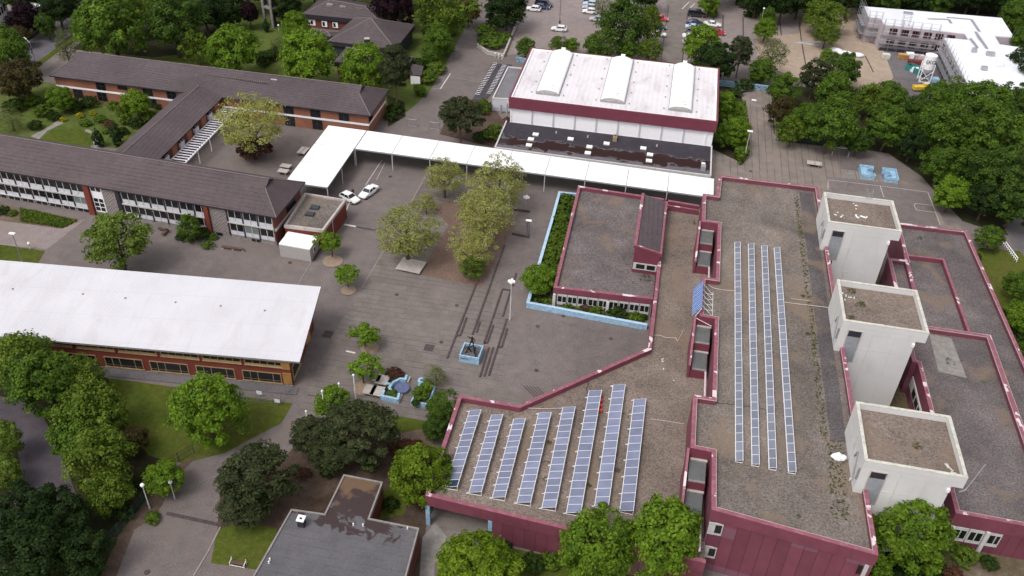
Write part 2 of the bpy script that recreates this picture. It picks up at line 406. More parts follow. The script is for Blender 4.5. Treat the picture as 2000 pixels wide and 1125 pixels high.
M['cloth'] = simple('dark_clothing', (.02, .02, .026), .9)
M['skin'] = simple('skin', (.42, .25, .18), .7)
M['hairdark'] = simple('hair_dark', (.03, .02, .015), .8)
M['bronze'] = simple('statue_bronze', (.030, .030, .032), .5, .5, metal=.4)
M['wood'] = simple('wood_brown', (.11, .065, .05), .85, v=.25)
M['pinkpanel'] = simple('render_pinkish', (.46, .41, .43), .85, v=.15)
M['winered'] = simple('window_surround_red', (.16, .045, .06), .7)
def mk_leaf(name, c1, c2, c3, isl=.35, rough=.6):
    t = Mt(name, rough, .15, True)
    c = t.ramp(t.noise(2.6, 3, .6), [(.32, c1), (.5, c2), (.7, c3)])
    g = t.n.new('ShaderNodeNewGeometry')
    c = t.mix(c, t.ramp(g.outputs['Random Per Island'], [(0, 1 - isl), (1, 1 + isl)]), 1.0, 'MULTIPLY')
    oi = t.n.new('ShaderNodeObjectInfo')
    c = t.mix(c, t.ramp(oi.outputs['Random'], [(0, (.88, .92, .85)), (1, (1.14, 1.16, 1.06))]), 1.0, 'MULTIPLY')
    tr = t.n.new('ShaderNodeBsdfTranslucent'); t.l.new(c, tr.inputs[0])
    mx = t.n.new('ShaderNodeMixShader'); mx.inputs[0].default_value = .46
    t.done(c); t.l.new(t.b.outputs[0], mx.inputs[1]); t.l.new(tr.outputs[0], mx.inputs[2]); t.l.new(mx.outputs[0], t.n['Material Output'].inputs[0])
    return t.m

# ------------------------------------------------------------------ foliage
def leaf_mesh(name, P, N, size, mat, rng, elong=1.35):
    "one small leaf-spray face at every point of P, facing about N"
    n = len(P)
    N = N / np.maximum(1e-6, np.linalg.norm(N, axis=1))[:, None]
    r = rng.normal(size=(n, 3)); U = np.cross(N, r); U /= np.maximum(1e-6, np.linalg.norm(U, axis=1))[:, None]
    V = np.cross(N, U); s = size * rng.uniform(.6, 1.35, n)[:, None]
    U = U * s * elong; V = V * s
    k = rng.uniform(-.35, .35, (n, 1)) * s
    c = np.stack([P - U, P - V * .8 + N * k, P + U, P + V * .8 - N * k], 1).reshape(-1, 3)
    me = bpy.data.meshes.new(name)
    me.vertices.add(n * 4); me.vertices.foreach_set('co', c.astype(np.float32).ravel())
    me.loops.add(n * 4); me.loops.foreach_set('vertex_index', np.arange(n * 4, dtype=np.int32))
    me.polygons.add(n); me.polygons.foreach_set('loop_start', np.arange(0, n * 4, 4, dtype=np.int32))
    me.polygons.foreach_set('loop_total', np.full(n, 4, dtype=np.int32))
    me.materials.append(mat); me.update(calc_edges=True); return me
def unit(rng, n):
    v = rng.normal(size=(n, 3)); return v / np.linalg.norm(v, axis=1)[:, None]
def crown(name, mat, seed, cz=1.25, hz=.95, K=66, leaves=120, cr=.215, size=.036, inner=1300, low=-.75, cone=0.0, hole=.13, flat=1.0):
    rng = np.random.default_rng(seed); P = []; N = []
    lob = unit(rng, 5); la = rng.uniform(.05, .3, 5)
    def outline(d):
        f = np.ones(len(d)) * .82
        for q, a in zip(lob, la): f += a * np.clip(d @ q, 0, 1) ** 3
        return f
    D = unit(rng, K * 4); D = D[D[:, 2] > low]
    keep = []
    for d in D:                       # spread the clumps out evenly
        if all(np.dot(d, k) < 1 - .5 * (2.1 / math.sqrt(K)) ** 2 for k in keep): keep.append(d)
        if len(keep) >= K: break
    keep = np.array(keep); R_ = outline(keep)
    drop = rng.random(len(keep)) > hole; keep = keep[drop]; R_ = R_[drop]
    for d, rr in zip(keep, R_):
        rr = rr * rng.uniform(.78, 1.04); t = 1 - cone * max(0, d[2])
        c = np.array([d[0] * rr * t, d[1] * rr * t, d[2] * rr])
        k = int(leaves * rng.uniform(.7, 1.3)); r_ = cr * rng.uniform(.7, 1.35)
        v = unit(rng, k); v[:, 2] = np.abs(v[:, 2]) * 1.0 - .35 * rng.random(k)
        q = c + v * r_ * rng.uniform(.55, 1.08, (k, 1)) * np.array([1, 1, flat])
        P.append(q); N.append(v * 1.0 + d * .5 + np.array([0, 0, .35]) + rng.normal(size=(k, 3)) * .45)
    v = unit(rng, inner); q = v * rng.uniform(.2, .8, (inner, 1)) ** .6 * .82; P.append(q); N.append(v + rng.normal(size=v.shape) * .6)
    P = np.concatenate(P); N = np.concatenate(N)
    P[:, 2] = P[:, 2] * hz + cz
    return leaf_mesh(name, P, N, size, mat, rng)
def trunk_mesh(name, mat, seed, top=1.3, r=.07, limbs=6, spread=.5, start=.5, lz=.5):
    rr = random.Random(seed); b = MB()
    p = Vector((0, 0, -.02)); q = Vector((rr.uniform(-.04, .04), rr.uniform(-.04, .04), top * start))
    b.tube(p, q, r, r * .72, 8); b.tube(q, (q.x * 1.5, q.y * 1.5, top), r * .72, r * .25, 7)
    for k in range(limbs):
        a = 2 * math.pi * (k + rr.random() * .6) / limbs; s = q.lerp(Vector((q.x * 1.5, q.y * 1.5, top)), rr.uniform(0, .6))
        e = s + Vector((math.cos(a) * spread * rr.uniform(.7, 1.1), math.sin(a) * spread * rr.uniform(.7, 1.1), lz * rr.uniform(.6, 1.1)))
        mid = s.lerp(e, .5) + Vector((0, 0, -.05)); b.tube(s, mid, r * .42, r * .28, 5); b.tube(mid, e, r * .28, r * .1, 5)
        f = e + Vector((rr.uniform(-.2, .2), rr.uniform(-.2, .2), .2)); b.tube(mid, f, r * .2, r * .07, 4)
    me = bpy.data.meshes.new(name); me.from_pydata(b.v, [], b.f); me.materials.append(mat); me.update(); return me
KD = {  # kind: leaf colours, shape
 'green':  dict(c=((0.053, 0.099, 0.014), (0.095, 0.166, 0.020), (0.147, 0.231, 0.029))),
 'deep':   dict(c=((0.037, 0.071, 0.014), (0.068, 0.123, 0.019), (0.103, 0.166, 0.024))),
 'dark':   dict(c=((0.015, 0.030, 0.009), (0.025, 0.049, 0.012), (0.045, 0.075, 0.016))),
 'bright': dict(c=((0.080, 0.145, 0.013), (0.136, 0.228, 0.019), (0.193, 0.291, 0.028))),
 'lime':   dict(c=((0.095, 0.156, 0.010), (0.151, 0.225, 0.014), (0.214, 0.293, 0.031)), leaves=120, K=90, cr=.17, size=.034, hole=.02),
 'olive':  dict(c=((0.063, 0.102, 0.014), (0.114, 0.172, 0.020), (0.174, 0.231, 0.034)), leaves=70),
 'spring': dict(c=((.215, .225, .060), (.310, .320, .098), (.410, .415, .170)), leaves=92, K=84, cr=.19, size=.022, inner=1500, hole=.2),
 'bloom_old': dict(c=((0.090, 0.128, 0.026), (0.218, 0.218, 0.077), (0.435, 0.384, 0.166)), leaves=95, size=.035),
 'purple': dict(c=((0.012, 0.005, 0.010), (0.024, 0.008, 0.016), (0.045, 0.015, 0.026))),
 'bronze': dict(c=((0.042, 0.036, 0.014), (0.078, 0.062, 0.022), (0.132, 0.096, 0.036))),
 'pine':   dict(c=((0.032, 0.042, 0.017), (0.058, 0.072, 0.029), (0.100, 0.112, 0.050)), K=80, leaves=120, cr=.21, size=.034, hz=.95, cz=1.5, hole=.12, inner=1200, flat=.65, pine=1),
 'willow': dict(c=((0.094, 0.116, 0.038), (0.144, 0.170, 0.062), (0.206, 0.228, 0.090)), leaves=50, K=60, size=.024, inner=900, cr=.22, hole=.2),
 'young':  dict(c=((0.088, 0.162, 0.013), (0.144, 0.240, 0.020), (0.208, 0.310, 0.032)), cz=2.0, hz=.95, K=30, leaves=70, cr=.3, size=.065, inner=160, hole=.2, low=-.85),
 'bush':   dict(c=((.075, .125, .017), (.120, .190, .024), (.175, .250, .036)), cz=.5, hz=.62, K=40, leaves=80, size=.06, inner=300, low=-.35),
 'bushd':  dict(c=((0.024, 0.047, 0.011), (0.044, 0.078, 0.015), (0.070, 0.110, 0.021)), cz=.5, hz=.62, K=40, leaves=80, size=.06, inner=300, low=-.35),
 'bushred': dict(c=((0.077, 0.028, 0.023), (0.128, 0.058, 0.038), (0.166, 0.102, 0.058)), cz=.5, hz=.62, K=30, leaves=70, size=.06, inner=200, low=-.35),
 'bushyel': dict(c=((0.300, 0.260, 0.010), (0.420, 0.360, 0.020), (0.500, 0.450, 0.040)), cz=.5, hz=.62, K=24, leaves=60, size=.07, inner=100, low=-.35),
 'column': dict(c=((0.019, 0.044, 0.015), (0.036, 0.070, 0.023), (0.051, 0.096, 0.028)), cz=1.9, hz=1.85, K=60, leaves=80, size=.07, cone=.5, inner=400, low=-.95, hole=.02),
}
KD['bloom'] = dict(c=((0.063, 0.109, 0.015), (0.137, 0.203, 0.030), (0.263, 0.322, 0.085)), leaves=95, size=.035)
KD['weed'] = dict(c=((.05, .07, .02), (.10, .115, .03), (.17, .17, .06)), cz=.5, hz=.6, K=26, leaves=34, size=.05, inner=20, low=-.2, hole=.3)
PROTO = {}
def proto(kind, v):
    key = (kind, v)
    if key in PROTO: return PROTO[key]
    d = dict(KD[kind]); cs = d.pop('c'); pine = d.pop('pine', 0)
    mk = 'leaf_' + kind
    if mk not in M: M[mk] = mk_leaf('foliage_' + kind, *cs)
    if 'cone' not in d and kind not in ('pine', 'spring'): d['cone'] = (.0, .3, .15, .42, .08)[v % 5]; d['hz'] = d.get('hz', .95) * (1, 1.08, .96, 1.12, .92)[v % 5]
    cm = crown('crown_' + kind, M[mk], 11 + v * 17 + len(kind), **d)
    cz = d.get('cz', 1.25); hz = d.get('hz', .95)
    if cz < 1: tm = None
    elif kind == 'young': tm = trunk_mesh('trunk', M['bark'], v, 2.0, .055, 5, .5, .5, .6)
    elif pine: tm = trunk_mesh('trunk', M['barkpine'], v, 2.2, .06, 9, .75, .5, .25)
    else: tm = trunk_mesh('trunk', M['bark'], v, 1.5, .075, 6, .55, .35, .5)
    PROTO[key] = (cm, tm, cz, hz); return PROTO[key]
def plant(px, py, w, kind, label, sv=1.0, v=None, z0=0.0, cat=None, group=None):
    v = rnd.randrange(5) if v is None else v
    cm, tm, cz, hz = proto(kind, v)
    R_ = 3.0
    for _ in range(4):
        z = z0 + cz * R_ * sv; x, y = W(px, py, z); R_ = (w / 2) * depth(x, y, z) / F * 1.02
    bush = cz < 1
    nm = {'column': 'columnar_yew', 'pine': 'pine_tree'}.get(kind, 'shrub' if bush else 'broadleaf_tree')
    o = thing(nm, label, cat or ('bush' if bush else 'tree'), (x, y, z0), group)
    o.rotation_euler = (0, 0, rnd.uniform(0, 6.28)); o.scale = (R_, R_, R_ * sv)
    c = bpy.data.objects.new('crown' if not bush else 'foliage', cm); COL.objects.link(c); c.parent = o
    if tm:
        t_ = bpy.data.objects.new('trunk', tm); COL.objects.link(t_); t_.parent = o
    return o
def leafbox(name, poly, z0, z1, kind, n, size, seed=1):
    "clipped hedge or planting: leaf faces spread over the top and sides and through the inside of a prism"
    rng = np.random.default_rng(seed); a = np.array(poly)
    lo, hi = a.min(0), a.max(0); pts = []
    def inside(p):
        c = np.zeros(len(p), bool); j = len(a) - 1
        for i in range(len(a)):
            q = ((a[i, 1] > p[:, 1]) != (a[j, 1] > p[:, 1])) & (p[:, 0] < (a[j, 0] - a[i, 0]) * (p[:, 1] - a[i, 1]) / (a[j, 1] - a[i, 1] + 1e-9) + a[i, 0]); c ^= q; j = i
        return c
    p = rng.uniform(lo, hi, (n * 4, 2)); p = p[inside(p)][:n]
    hump = np.sin(p[:, 0] * 1.7 + seed) * np.cos(p[:, 1] * 1.9) * .12 + np.sin(p[:, 0] * .7 + p[:, 1] * .9) * .1
    z = z0 + (z1 - z0) * (rng.uniform(.25, 1, len(p)) ** .4 + hump)
    P = np.column_stack([p, z]); N = rng.normal(size=P.shape) * .5 + np.array([0, 0, 1])
    E_ = []; EN = []
    for i in range(len(a)):
        q0, q1 = a[i], a[(i + 1) % len(a)]; L = np.linalg.norm(q1 - q0); k = int(L * (z1 - z0) * 9)
        u = rng.random((k, 1)); e = q0 + (q1 - q0) * u; nn = np.array([(q1 - q0)[1], -(q1 - q0)[0]]) / max(L, 1e-6)
        E_.append(np.column_stack([e + nn * rng.normal(size=(k, 1)) * .08, z0 + (z1 - z0) * rng.random(k)])); EN.append(np.tile([nn[0], nn[1], .4], (k, 1)) + rng.normal(size=(k, 3)) * .4)
    P = np.concatenate([P] + E_); N = np.concatenate([N] + EN)
    if 'leaf_' + kind not in M: M['leaf_' + kind] = mk_leaf('foliage_' + kind, *KD[kind]['c'])
    me = leaf_mesh(name, P, N, size, M['leaf_' + kind], rng)
    o = bpy.data.objects.new(name, me); COL.objects.link(o); return o

# ------------------------------------------------------------------ ground
LV = [0]
def sheet(name, mat, px=None, xy=None, kind='structure', lvl=None):
    LV[0] += 1; z = .0012 * LV[0]
    b = MB(); b.face([(p[0], p[1], z) for p in (xy or WL(px))]); o = b.build(name, M[mat]); o['kind'] = kind; return o
g = MB(); g.face([(-900, -300, 0), (900, -300, 0), (900, 1600, 0), (-900, 1600, 0)]); structure('ground', g, M['asphalt'])
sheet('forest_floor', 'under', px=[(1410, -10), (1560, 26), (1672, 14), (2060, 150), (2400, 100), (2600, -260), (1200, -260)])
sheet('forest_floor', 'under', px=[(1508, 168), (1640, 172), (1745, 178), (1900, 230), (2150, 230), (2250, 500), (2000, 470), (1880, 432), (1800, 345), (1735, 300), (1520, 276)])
sheet('garden_ground', 'grass2', px=[(-300, -160), (870, -160), (935, 0), (905, 60), (868, 130), (838, 180), (800, 215), (762, 240), (700, 170), (95, 90), (-300, 100)])
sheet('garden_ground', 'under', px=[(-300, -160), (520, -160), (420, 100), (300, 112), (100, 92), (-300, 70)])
sheet('road', 'road', px=[(62, 128), (150, 60), (240, 0), (330, -70), (250, -90), (140, 20), (40, 92), (-120, 190), (-120, 260)])
sheet('road_verge', 'grass', px=[(62, 140), (100, 112), (160, 66), (156, 60), (60, 130), (-120, 262), (-120, 276)])
sheet('path', 'path', px=[(62, 152), (105, 128), (160, 80), (163, 70), (100, 113), (62, 142)])
sheet('path', 'concrete', px=[(-10, 60), (60, 0), (120, -60), (20, -60), (-60, 30)])
sheet('plaza', 'asphalt', px=[(605, 52), (680, 60), (650, 85), (600, 70)])
sheet('garden_ground', 'grass2', px=[(-200, 130), (90, 160), (340, 205), (230, 290), (0, 262), (-200, 230)])
sheet('lawn', 'grass', px=[(78, 272), (100, 256), (150, 250), (182, 262), (176, 292), (120, 285)])
sheet('garden_path', 'concrete', px=[(60, 266), (100, 245), (112, 235), (125, 240), (92, 256), (76, 272)])
sheet('garden_path', 'concrete', px=[(180, 262), (184, 292), (196, 292), (190, 262), (170, 252), (165, 256)])
sheet('lawn', 'grass', px=[(-260, 440), (0, 478), (88, 490), (70, 522), (0, 520), (-200, 520)])
sheet('planted_strip', 'scrub', px=[(-200, 375), (0, 398), (153, 428), (120, 446), (40, 436), (-200, 410)])
sheet('path', 'lot', px=[(-260, 400), (40, 436), (120, 447), (150, 432), (168, 428), (92, 487), (0, 478), (-260, 438)])
sheet('lawn', 'grass', px=[(210, 738), (572, 788), (550, 826), (440, 884), (360, 905), (292, 890), (245, 840)])
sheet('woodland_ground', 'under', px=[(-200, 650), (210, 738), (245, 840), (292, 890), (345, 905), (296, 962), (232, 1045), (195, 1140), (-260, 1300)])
sheet('path', 'asphalt_dark', px=[(-60, 760), (70, 790), (110, 860), (150, 970), (110, 1030), (10, 1040), (42, 930), (30, 850), (-60, 800)])
sheet('soil_strip', 'soil', px=[(190, 1140), (232, 1045), (296, 962), (352, 905), (385, 892), (372, 905), (330, 945), (318, 985), (300, 1012), (262, 1035), (222, 1140)])
sheet('soil', 'soil', px=[(424, 1040), (430, 960), (545, 905), (600, 845), (765, 812), (800, 860), (900, 930), (850, 985), (832, 1030), (815, 1180), (500, 1180), (530, 1100), (413, 1100)])
sheet('lawn', 'grass', px=[(424, 1036), (470, 1020), (540, 1032), (528, 1116), (496, 1112), (412, 1100)])
sheet('lawn', 'grass', px=[(750, 808), (838, 822), (860, 850), (800, 868), (755, 850)])
sheet('lawn', 'grass', px=[(730, 980), (770, 940), (800, 960), (790, 1005), (740, 1015)])
sheet('flower_bed', 'mulch', px=[(765, 850), (840, 835), (850, 870), (800, 885), (768, 880)])
sheet('path', 'concrete', px=[(815, 1180), (825, 1050), (850, 1020), (905, 1045), (880, 1070), (850, 1100), (842, 1180)])
sheet('path', 'path', px=[(850, 1020), (880, 985), (965, 1000), (975, 1068), (930, 1058), (905, 1070), (880, 1058)])
sheet('grass_strip', 'grass', px=[(880, 1075), (955, 1062), (1105, 1092), (1370, 1150), (1340, 1250), (850, 1250)])
sheet('scrub_ground', 'scrub', xy=[(28, 40), (60, 40), (60, 77.5), (41, 78), (41, 134), (28, 134)])
sheet('grass_verge', 'grass', xy=[(55, 76), (110, 76), (110, 150), (60, 146), (56, 142)])
sheet('path', 'earth', px=[(1958, 440), (2000, 420), (2100, 470), (2100, 560), (2000, 500), (1980, 480)])
sheet('flower_bed', 'soil', px=[(858, 262), (880, 215), (930, 190), (962, 205), (990, 248), (962, 288)])
sheet('flower_bed', 'under', px=[(756, 185), (790, 200), (792, 228), (758, 248)])
sheet('flower_bed', 'under', px=[(1400, 150), (1462, 200), (1463, 300), (1450, 322), (1388, 292), (1396, 240)])
sheet('car_park', 'lot', px=[(990, 108), (1034, -10), (1060, -60), (1420, -60), (1462, 12), (1560, 30), (1560, 66), (1476, 96), (1478, 118), (1360, 120), (1290, 120), (1160, 104), (1030, 104)])
sheet('path', 'path', px=[(1290, 120), (1300, 0), (1304, -60), (1358, -60), (1344, 20), (1332, 124)])
sheet('gravel_yard', 'sand', px=[(1478, 118), (1476, 70), (1560, 66), (1570, 30), (1672, 14), (1690, 80), (1726, 95), (1745, 152), (1716, 178), (1600, 160), (1545, 150)])
sheet('building_site_ground', 'earth', px=[(1722, 90), (1850, 108), (1880, 210), (1820, 215), (1745, 178), (1745, 150)])
sheet('east_court', 'slabs2', px=[(1440, 164), (1505, 168), (1520, 276), (1735, 300), (1800, 345), (1895, 470), (1560, 470), (1380, 420), (1388, 290), (1452, 320), (1463, 235)])
sheet('ball_court', 'asphalt', px=[(1615, 345), (1810, 365), (1850, 480), (1650, 460)])
sheet('court_edge', 'asphalt', px=[(1640, 285), (1735, 300), (1800, 345), (1880, 440), (1850, 440), (1800, 365), (1735, 345), (1640, 330)])
sheet('courtyard', 'slabs', xy=WL([(834, 338), (742, 502), (707, 562), (640, 670), (585, 800), (560, 870), (770, 812), (875, 830)]) + [(-20, 84), (-12, 84), (4, 98), (13, 110), (13, 145)])
sheet('courtyard_path', 'asphalt', px=[(985, 470), (1030, 380), (1092, 372), (1040, 590), (1268, 640), (1268, 720), (1150, 770), (1015, 790), (980, 740), (1000, 620), (960, 600)])
sheet('play_bed', 'mulch', px=[(838, 398), (905, 392), (1005, 440), (985, 480), (940, 562), (818, 536), (876, 440)])
LINES = MB()
def pline(name, pts, w, mat='line', z=None, xy=False):
    LV[0] += 1; z = .0012 * LV[0]; b = MB(); P = pts if xy else WL(pts)
    for i in range(len(P) - 1):
        a, c = Vector(P[i]), Vector(P[i + 1]); d = (c - a).normalized(); n = Vector((-d.y, d.x)) * w / 2
        zz = z + .0003 * (i % 4)
        b.face([(a.x - n.x, a.y - n.y, zz), (c.x - n.x, c.y - n.y, zz), (c.x + n.x, c.y + n.y, zz), (a.x + n.x, a.y + n.y, zz)])
    o = b.build(name, M[mat]); o['kind'] = 'structure'; return o
pline('joint_line', [(833, 340), (797, 406), (742, 502), (707, 562)], .18, 'kerb')
pline('joint_line', [(746, 313), (714, 362)], .2)
pline('joint_line', [(752, 318), (735, 352)], .12)
pline('joint_line', [(686, 388), (668, 432)], .14, 'lineb')
pline('joint_line', [(608, 512), (582, 556)], .2, 'kerb')
pline('road_marking', [(673, 439), (695, 443)], .45, 'lineb'); pline('drain', [(695, 443), (733, 450)], .35, 'kerbdark')
pline('road_marking', [(676, 686), (694, 690)], .3, 'lineb')
pline('drain', [(325, 1003), (432, 1026)], .5, 'kerbdark')
pline('kerb_line', [(378, 1125), (408, 1075), (430, 1030)], .2, 'kerb')
pline('drain', [(600, 772), (635, 777)], .2, 'kerbdark')
pline('parking_marking', [(880, 144), (860, 174)], .22, 'lineb'); pline('parking_marking', [(866, 143), (880, 144)], .15); pline('parking_marking', [(855, 158), (868, 159)], .15); pline('parking_marking', [(846, 174), (860, 174)], .15)
pline('joint_line', [(880, 152), (940, 161)], .25, 'kerb')
pline('parking_marking', [(1332, 18), (1346, 4)], .25, 'lineb'); pline('parking_marking', [(1345, 19), (1357, 7)], .25, 'lineb')
pline('kerb_line', [(1344, 20), (1332, 124)], .25, 'kerbdark'); pline('kerb_line', [(1306, 10), (1291, 118)], .2, 'kerbdark')
pline('kerb_line', [(1412, 30), (1412, 70)], .3, 'kerbdark'); pline('kerb_line', [(1343, 22), (1347, 21)], .2, 'kerbdark')
pline('kerb_line', [(1451, 34), (1452, 80)], .3, 'kerbdark'); pline('kerb_line', [(1523, 40), (1526, 70)], .3, 'kerbdark')
pline('kerb_line', [(1561, 45), (1565, 80), (1574, 130)], .3, 'kerbdark'); pline('kerb_line', [(1690, 110), (1706, 142)], .3, 'wood')
pline('kerb_line', [(1095, 0), (1093, 44)], .15, 'kerbdark')
pline('pitch_marking', [(1617, 352), (1720, 364), (1812, 376)], .16, 'line'); pline('pitch_marking', [(1812, 376), (1836, 440)], .16, 'line')
pline('pitch_marking', [(1719, 364), (1726, 386)], .16, 'line'); pline('pitch_marking', [(1617, 352), (1617, 372)], .14)
pline('pitch_marking', [(1824, 402), (1788, 398), (1785, 402), (1790, 411), (1828, 416)], .14, 'line')
pline('joint_line', [(1462, 180), (1466, 300)], .12, 'kerb')
pline('kerb_line', [(1508, 178), (1512, 262)], .3, 'kerbdark')
for px, py in ((1050, 638), (1193, 662), (1048, 724), (775, 576), (892, 597), (862, 669), (566, 458 + 55), (640, 653), (1466, 335), (762, 345), (650, 1006), (287, 1118), (1100, 618)):
    x, y = W(px, py); LV[0] += 1; b = MB(); b.prism([(x + .33 * math.cos(a * .785), y + .33 * math.sin(a * .785)) for a in range(8)], 0, .0012 * LV[0])
    tag(b.build('manhole_cover', M['kerbdark']), None, None, kind='structure')
for px, py in ((838, 680), (641, 653)):
    x, y = W(px, py); sheet('drain_grid', 'kerbdark', xy=[(x - .7, y - .7), (x + .7, y - .7), (x + .7, y + .7), (x - .7, y + .7)])
for px, py, r in ((650, 511, 1.7), (681, 568, 1.25), (722, 680, 1.4), (712, 758, 1.6)):
    x, y = W(px, py); sheet('tree_pit', 'treepit', xy=[(x + r * math.cos(a * .45), y + r * math.sin(a * .45)) for a in range(14)])
def skewlines():
    for k in range(5):
        a = (1022 + k * 6.5, 754 + k * .6); pline('paved_marking', [(a[0], a[1]), (a[0] + 22 - k * 2, a[1] + 22 - k * 2)], .14, 'kerbdark')
skewlines()

# ------------------------------------------------------------------ main school building (wine red, flat gravel roofs)
mainb = thing('school_building', 'flat-roofed school building in wine red cladding with gravel roofs and white stair towers', 'building', (10, 100, 0))
UZ, LZ, BZ, EZ = 10.5, 5.5, 3.7, 5.9
upper = [(12.2, 67.6), (29.6, 65.3), (29.3, 99), (28.9, 141.8), (12.2, 141.6), (11.9, 134.6), (9.6, 134.6), (9.6, 126), (12.2, 126), (12.1, 110.8), (10.0, 110.8), (10.0, 101.5), (12.1, 101.4), (12.0, 85.3), (9.6, 85.3), (9.6, 76.3), (12.1, 76.2)]
def block(poly, z, h, mat_w, mat_r, name='', fascia=1.7, edges=None, z0=0.0, w=.42):
    a = MB(); a.prism(poly, z0, z - h - .02, top=False); a.build('wall', M[mat_w], mainb)
    r = MB(); r.face([(p[0], p[1], z - h) for p in poly]); r.build('roof', M[mat_r], mainb)
    for pts, closed in (edges or [(poly, True)]):
        s_ = MB(); strip(s_, pts, w, z - fascia, z, closed, .08); s_.build('parapet', M['coping'], mainb)
        e = MB(); e_pts = inset(pts, w) if closed else None
        if closed: strip(e, e_pts, .06, z - .07, z + .03, True, 0); e.build('roof_edging', M['copedge'], mainb)
block(upper, UZ, .8, 'red', 'gravel')
low = [(-12.3, 66.0), (12.4, 64.2), (12.4, 76.4), (9.9, 76.4), (9.9, 85.1), (12.3, 85.1), (12.3, 101.6), (10.3, 101.6), (10.3, 110.6), (12.4, 110.6), (12.4, 126.2), (9.9, 126.2), (9.9, 138.9), (3.7, 139.4), (3.6, 98.8), (-12.2, 83.5)]
a = MB(); a.prism(low, 0, 4.7, top=False); a.build('wall', M['red'], mainb)
a = MB(); a.prism([(-20.2, 66.6), (-12.25, 66.05), (-12.15, 83.5), (-20.2, 83.6)], 3.75, 4.69, top=False, bottom=True); a.build('slab', M['red'], mainb)
a = MB(); a.box(-20, 76, 0, -12.3, 83.4, 3.74); a.build('wall', M['concrete'], mainb)
r = MB(); r.face([(p[0], p[1], 4.7) for p in [(-20.2, 66.6)] + low[1:] + [(-20.2, 83.6)]]); r.build('roof', M['gravel3'], mainb)
s_ = MB(); strip(s_, [(3.7, 139.4), (3.6, 98.8), (-12.2, 83.5), (-20.3, 83.6), (-20.2, 66.6), (12.4, 64.2)], .42, 3.75, LZ, False, .1); s_.build('parapet', M['coping'], mainb)
s_ = MB(); strip(s_, [(9.6, 139.0), (3.7, 139.4)], .4, 4.2, LZ, False, .1); s_.build('parapet', M['coping'], mainb)
s_ = MB(); strip(s_, [(9.6, 137.2), (4.4, 137.5), (3.8, 138.2)], .3, 4.6, 5.7, False, .0); s_.build('parapet', M['coping'], mainb)
for px, py in ((837, 1022), (957, 1053)):
    x, y = W(px, py); c_ = MB(); c_.box(x - .25, y - .25, 0, x + .25, y + .25, 3.74); c_.build('column', M['blue'], mainb)
# music wing (left block) with the saw-tooth rooflight
lb = [(-11.9, 112.0), (3.5, 112.7), (3.5, 142.6), (-12.2, 143.2)]
a = MB(); a.prism(lb, 0, 2.75, top=False); a.build('wall', M['concrete'], mainb)
r = MB(); r.face([(p[0], p[1], 3.0) for p in lb]); r.build('roof', M['gravel2'], mainb)
s_ = MB(); strip(s_, [(3.5, 142.6), (-12.2, 143.2), (-11.9, 112.0), (3.5, 112.7)], .4, 2.6, BZ, False, .12); s_.build('parapet', M['coping'], mainb)
for k in range(9):
    x = -11.3 + k * 1.62; y = 112.0 + (x + 11.9) * .045 - .06
    f_ = MB(); f_.box(x, y - .06, .5, x + 1.5, y + .04, 2.55); w_ = f_.build('window', M['winframe'], mainb)
    q = MB(); q.box(x + .12, y - .1, 1.15, x + .72, y - .055, 2.2); q.box(x + .85, y - .1, 1.15, x + 1.4, y - .055, 2.2); q.build('pane', M['glass'], w_)
for x in (-11.75, -3.3):
    c_ = MB(); c_.box(x - .22, 111.55, 0, x + .22, 111.85, 2.6); c_.build('column', M['polewhite'], mainb)
wy0, wy1 = 119.9, 136.0
a = MB()
A_ = [(-.4, wy0, 3), (3.7, wy0, 3), (3.7, wy0, 7.1), (-.4, wy0, 8.1)]; B_ = [(p[0], wy1, p[2]) for p in A_]
a.face(A_); a.face(list(reversed(B_))); a.face([A_[0], A_[3], B_[3], B_[0]]); a.face([A_[1], B_[1], B_[2], A_[2]]); a.build('rooflight_wall', M['redplain'], mainb)
a = MB(); a.face([(-.1, wy0 + .35, 8.06), (3.6, wy0 + .35, 7.16), (3.6, wy1, 7.16), (-.1, wy1, 8.06)]); a.build('rooflight_roof', M['tiles3'], mainb)
a = MB(); a.box(-.62, wy0 - .1, 7.7, -.12, wy1, 8.3); a.face([(-.4, wy0 - .08, 8.3), (3.8, wy0 - .08, 7.35), (3.8, wy0 + .3, 7.35), (-.4, wy0 + .3, 8.3)]); a.face([(-.4, wy0 - .08, 8.3), (-.4, wy0 - .08, 7.95), (3.8, wy0 - .08, 6.95), (3.8, wy0 - .08, 7.35)])
a.box(3.62, wy0 - .1, 6.7, 3.95, wy1, 7.3); a.build('rooflight_coping', M['coping'], mainb)
f_ = MB(); f_.box(-.3, wy0 - .09, 3.7, 3.5, wy0 - .02, 5.0); w_ = f_.build('window', M['winframe'], mainb)
q = MB(); q.box(.2, wy0 - .13, 3.95, 1.55, wy0 - .095, 4.8); q.box(1.9, wy0 - .13, 3.95, 3.2, wy0 - .095, 4.8); q.build('pane', M['glass'], w_)
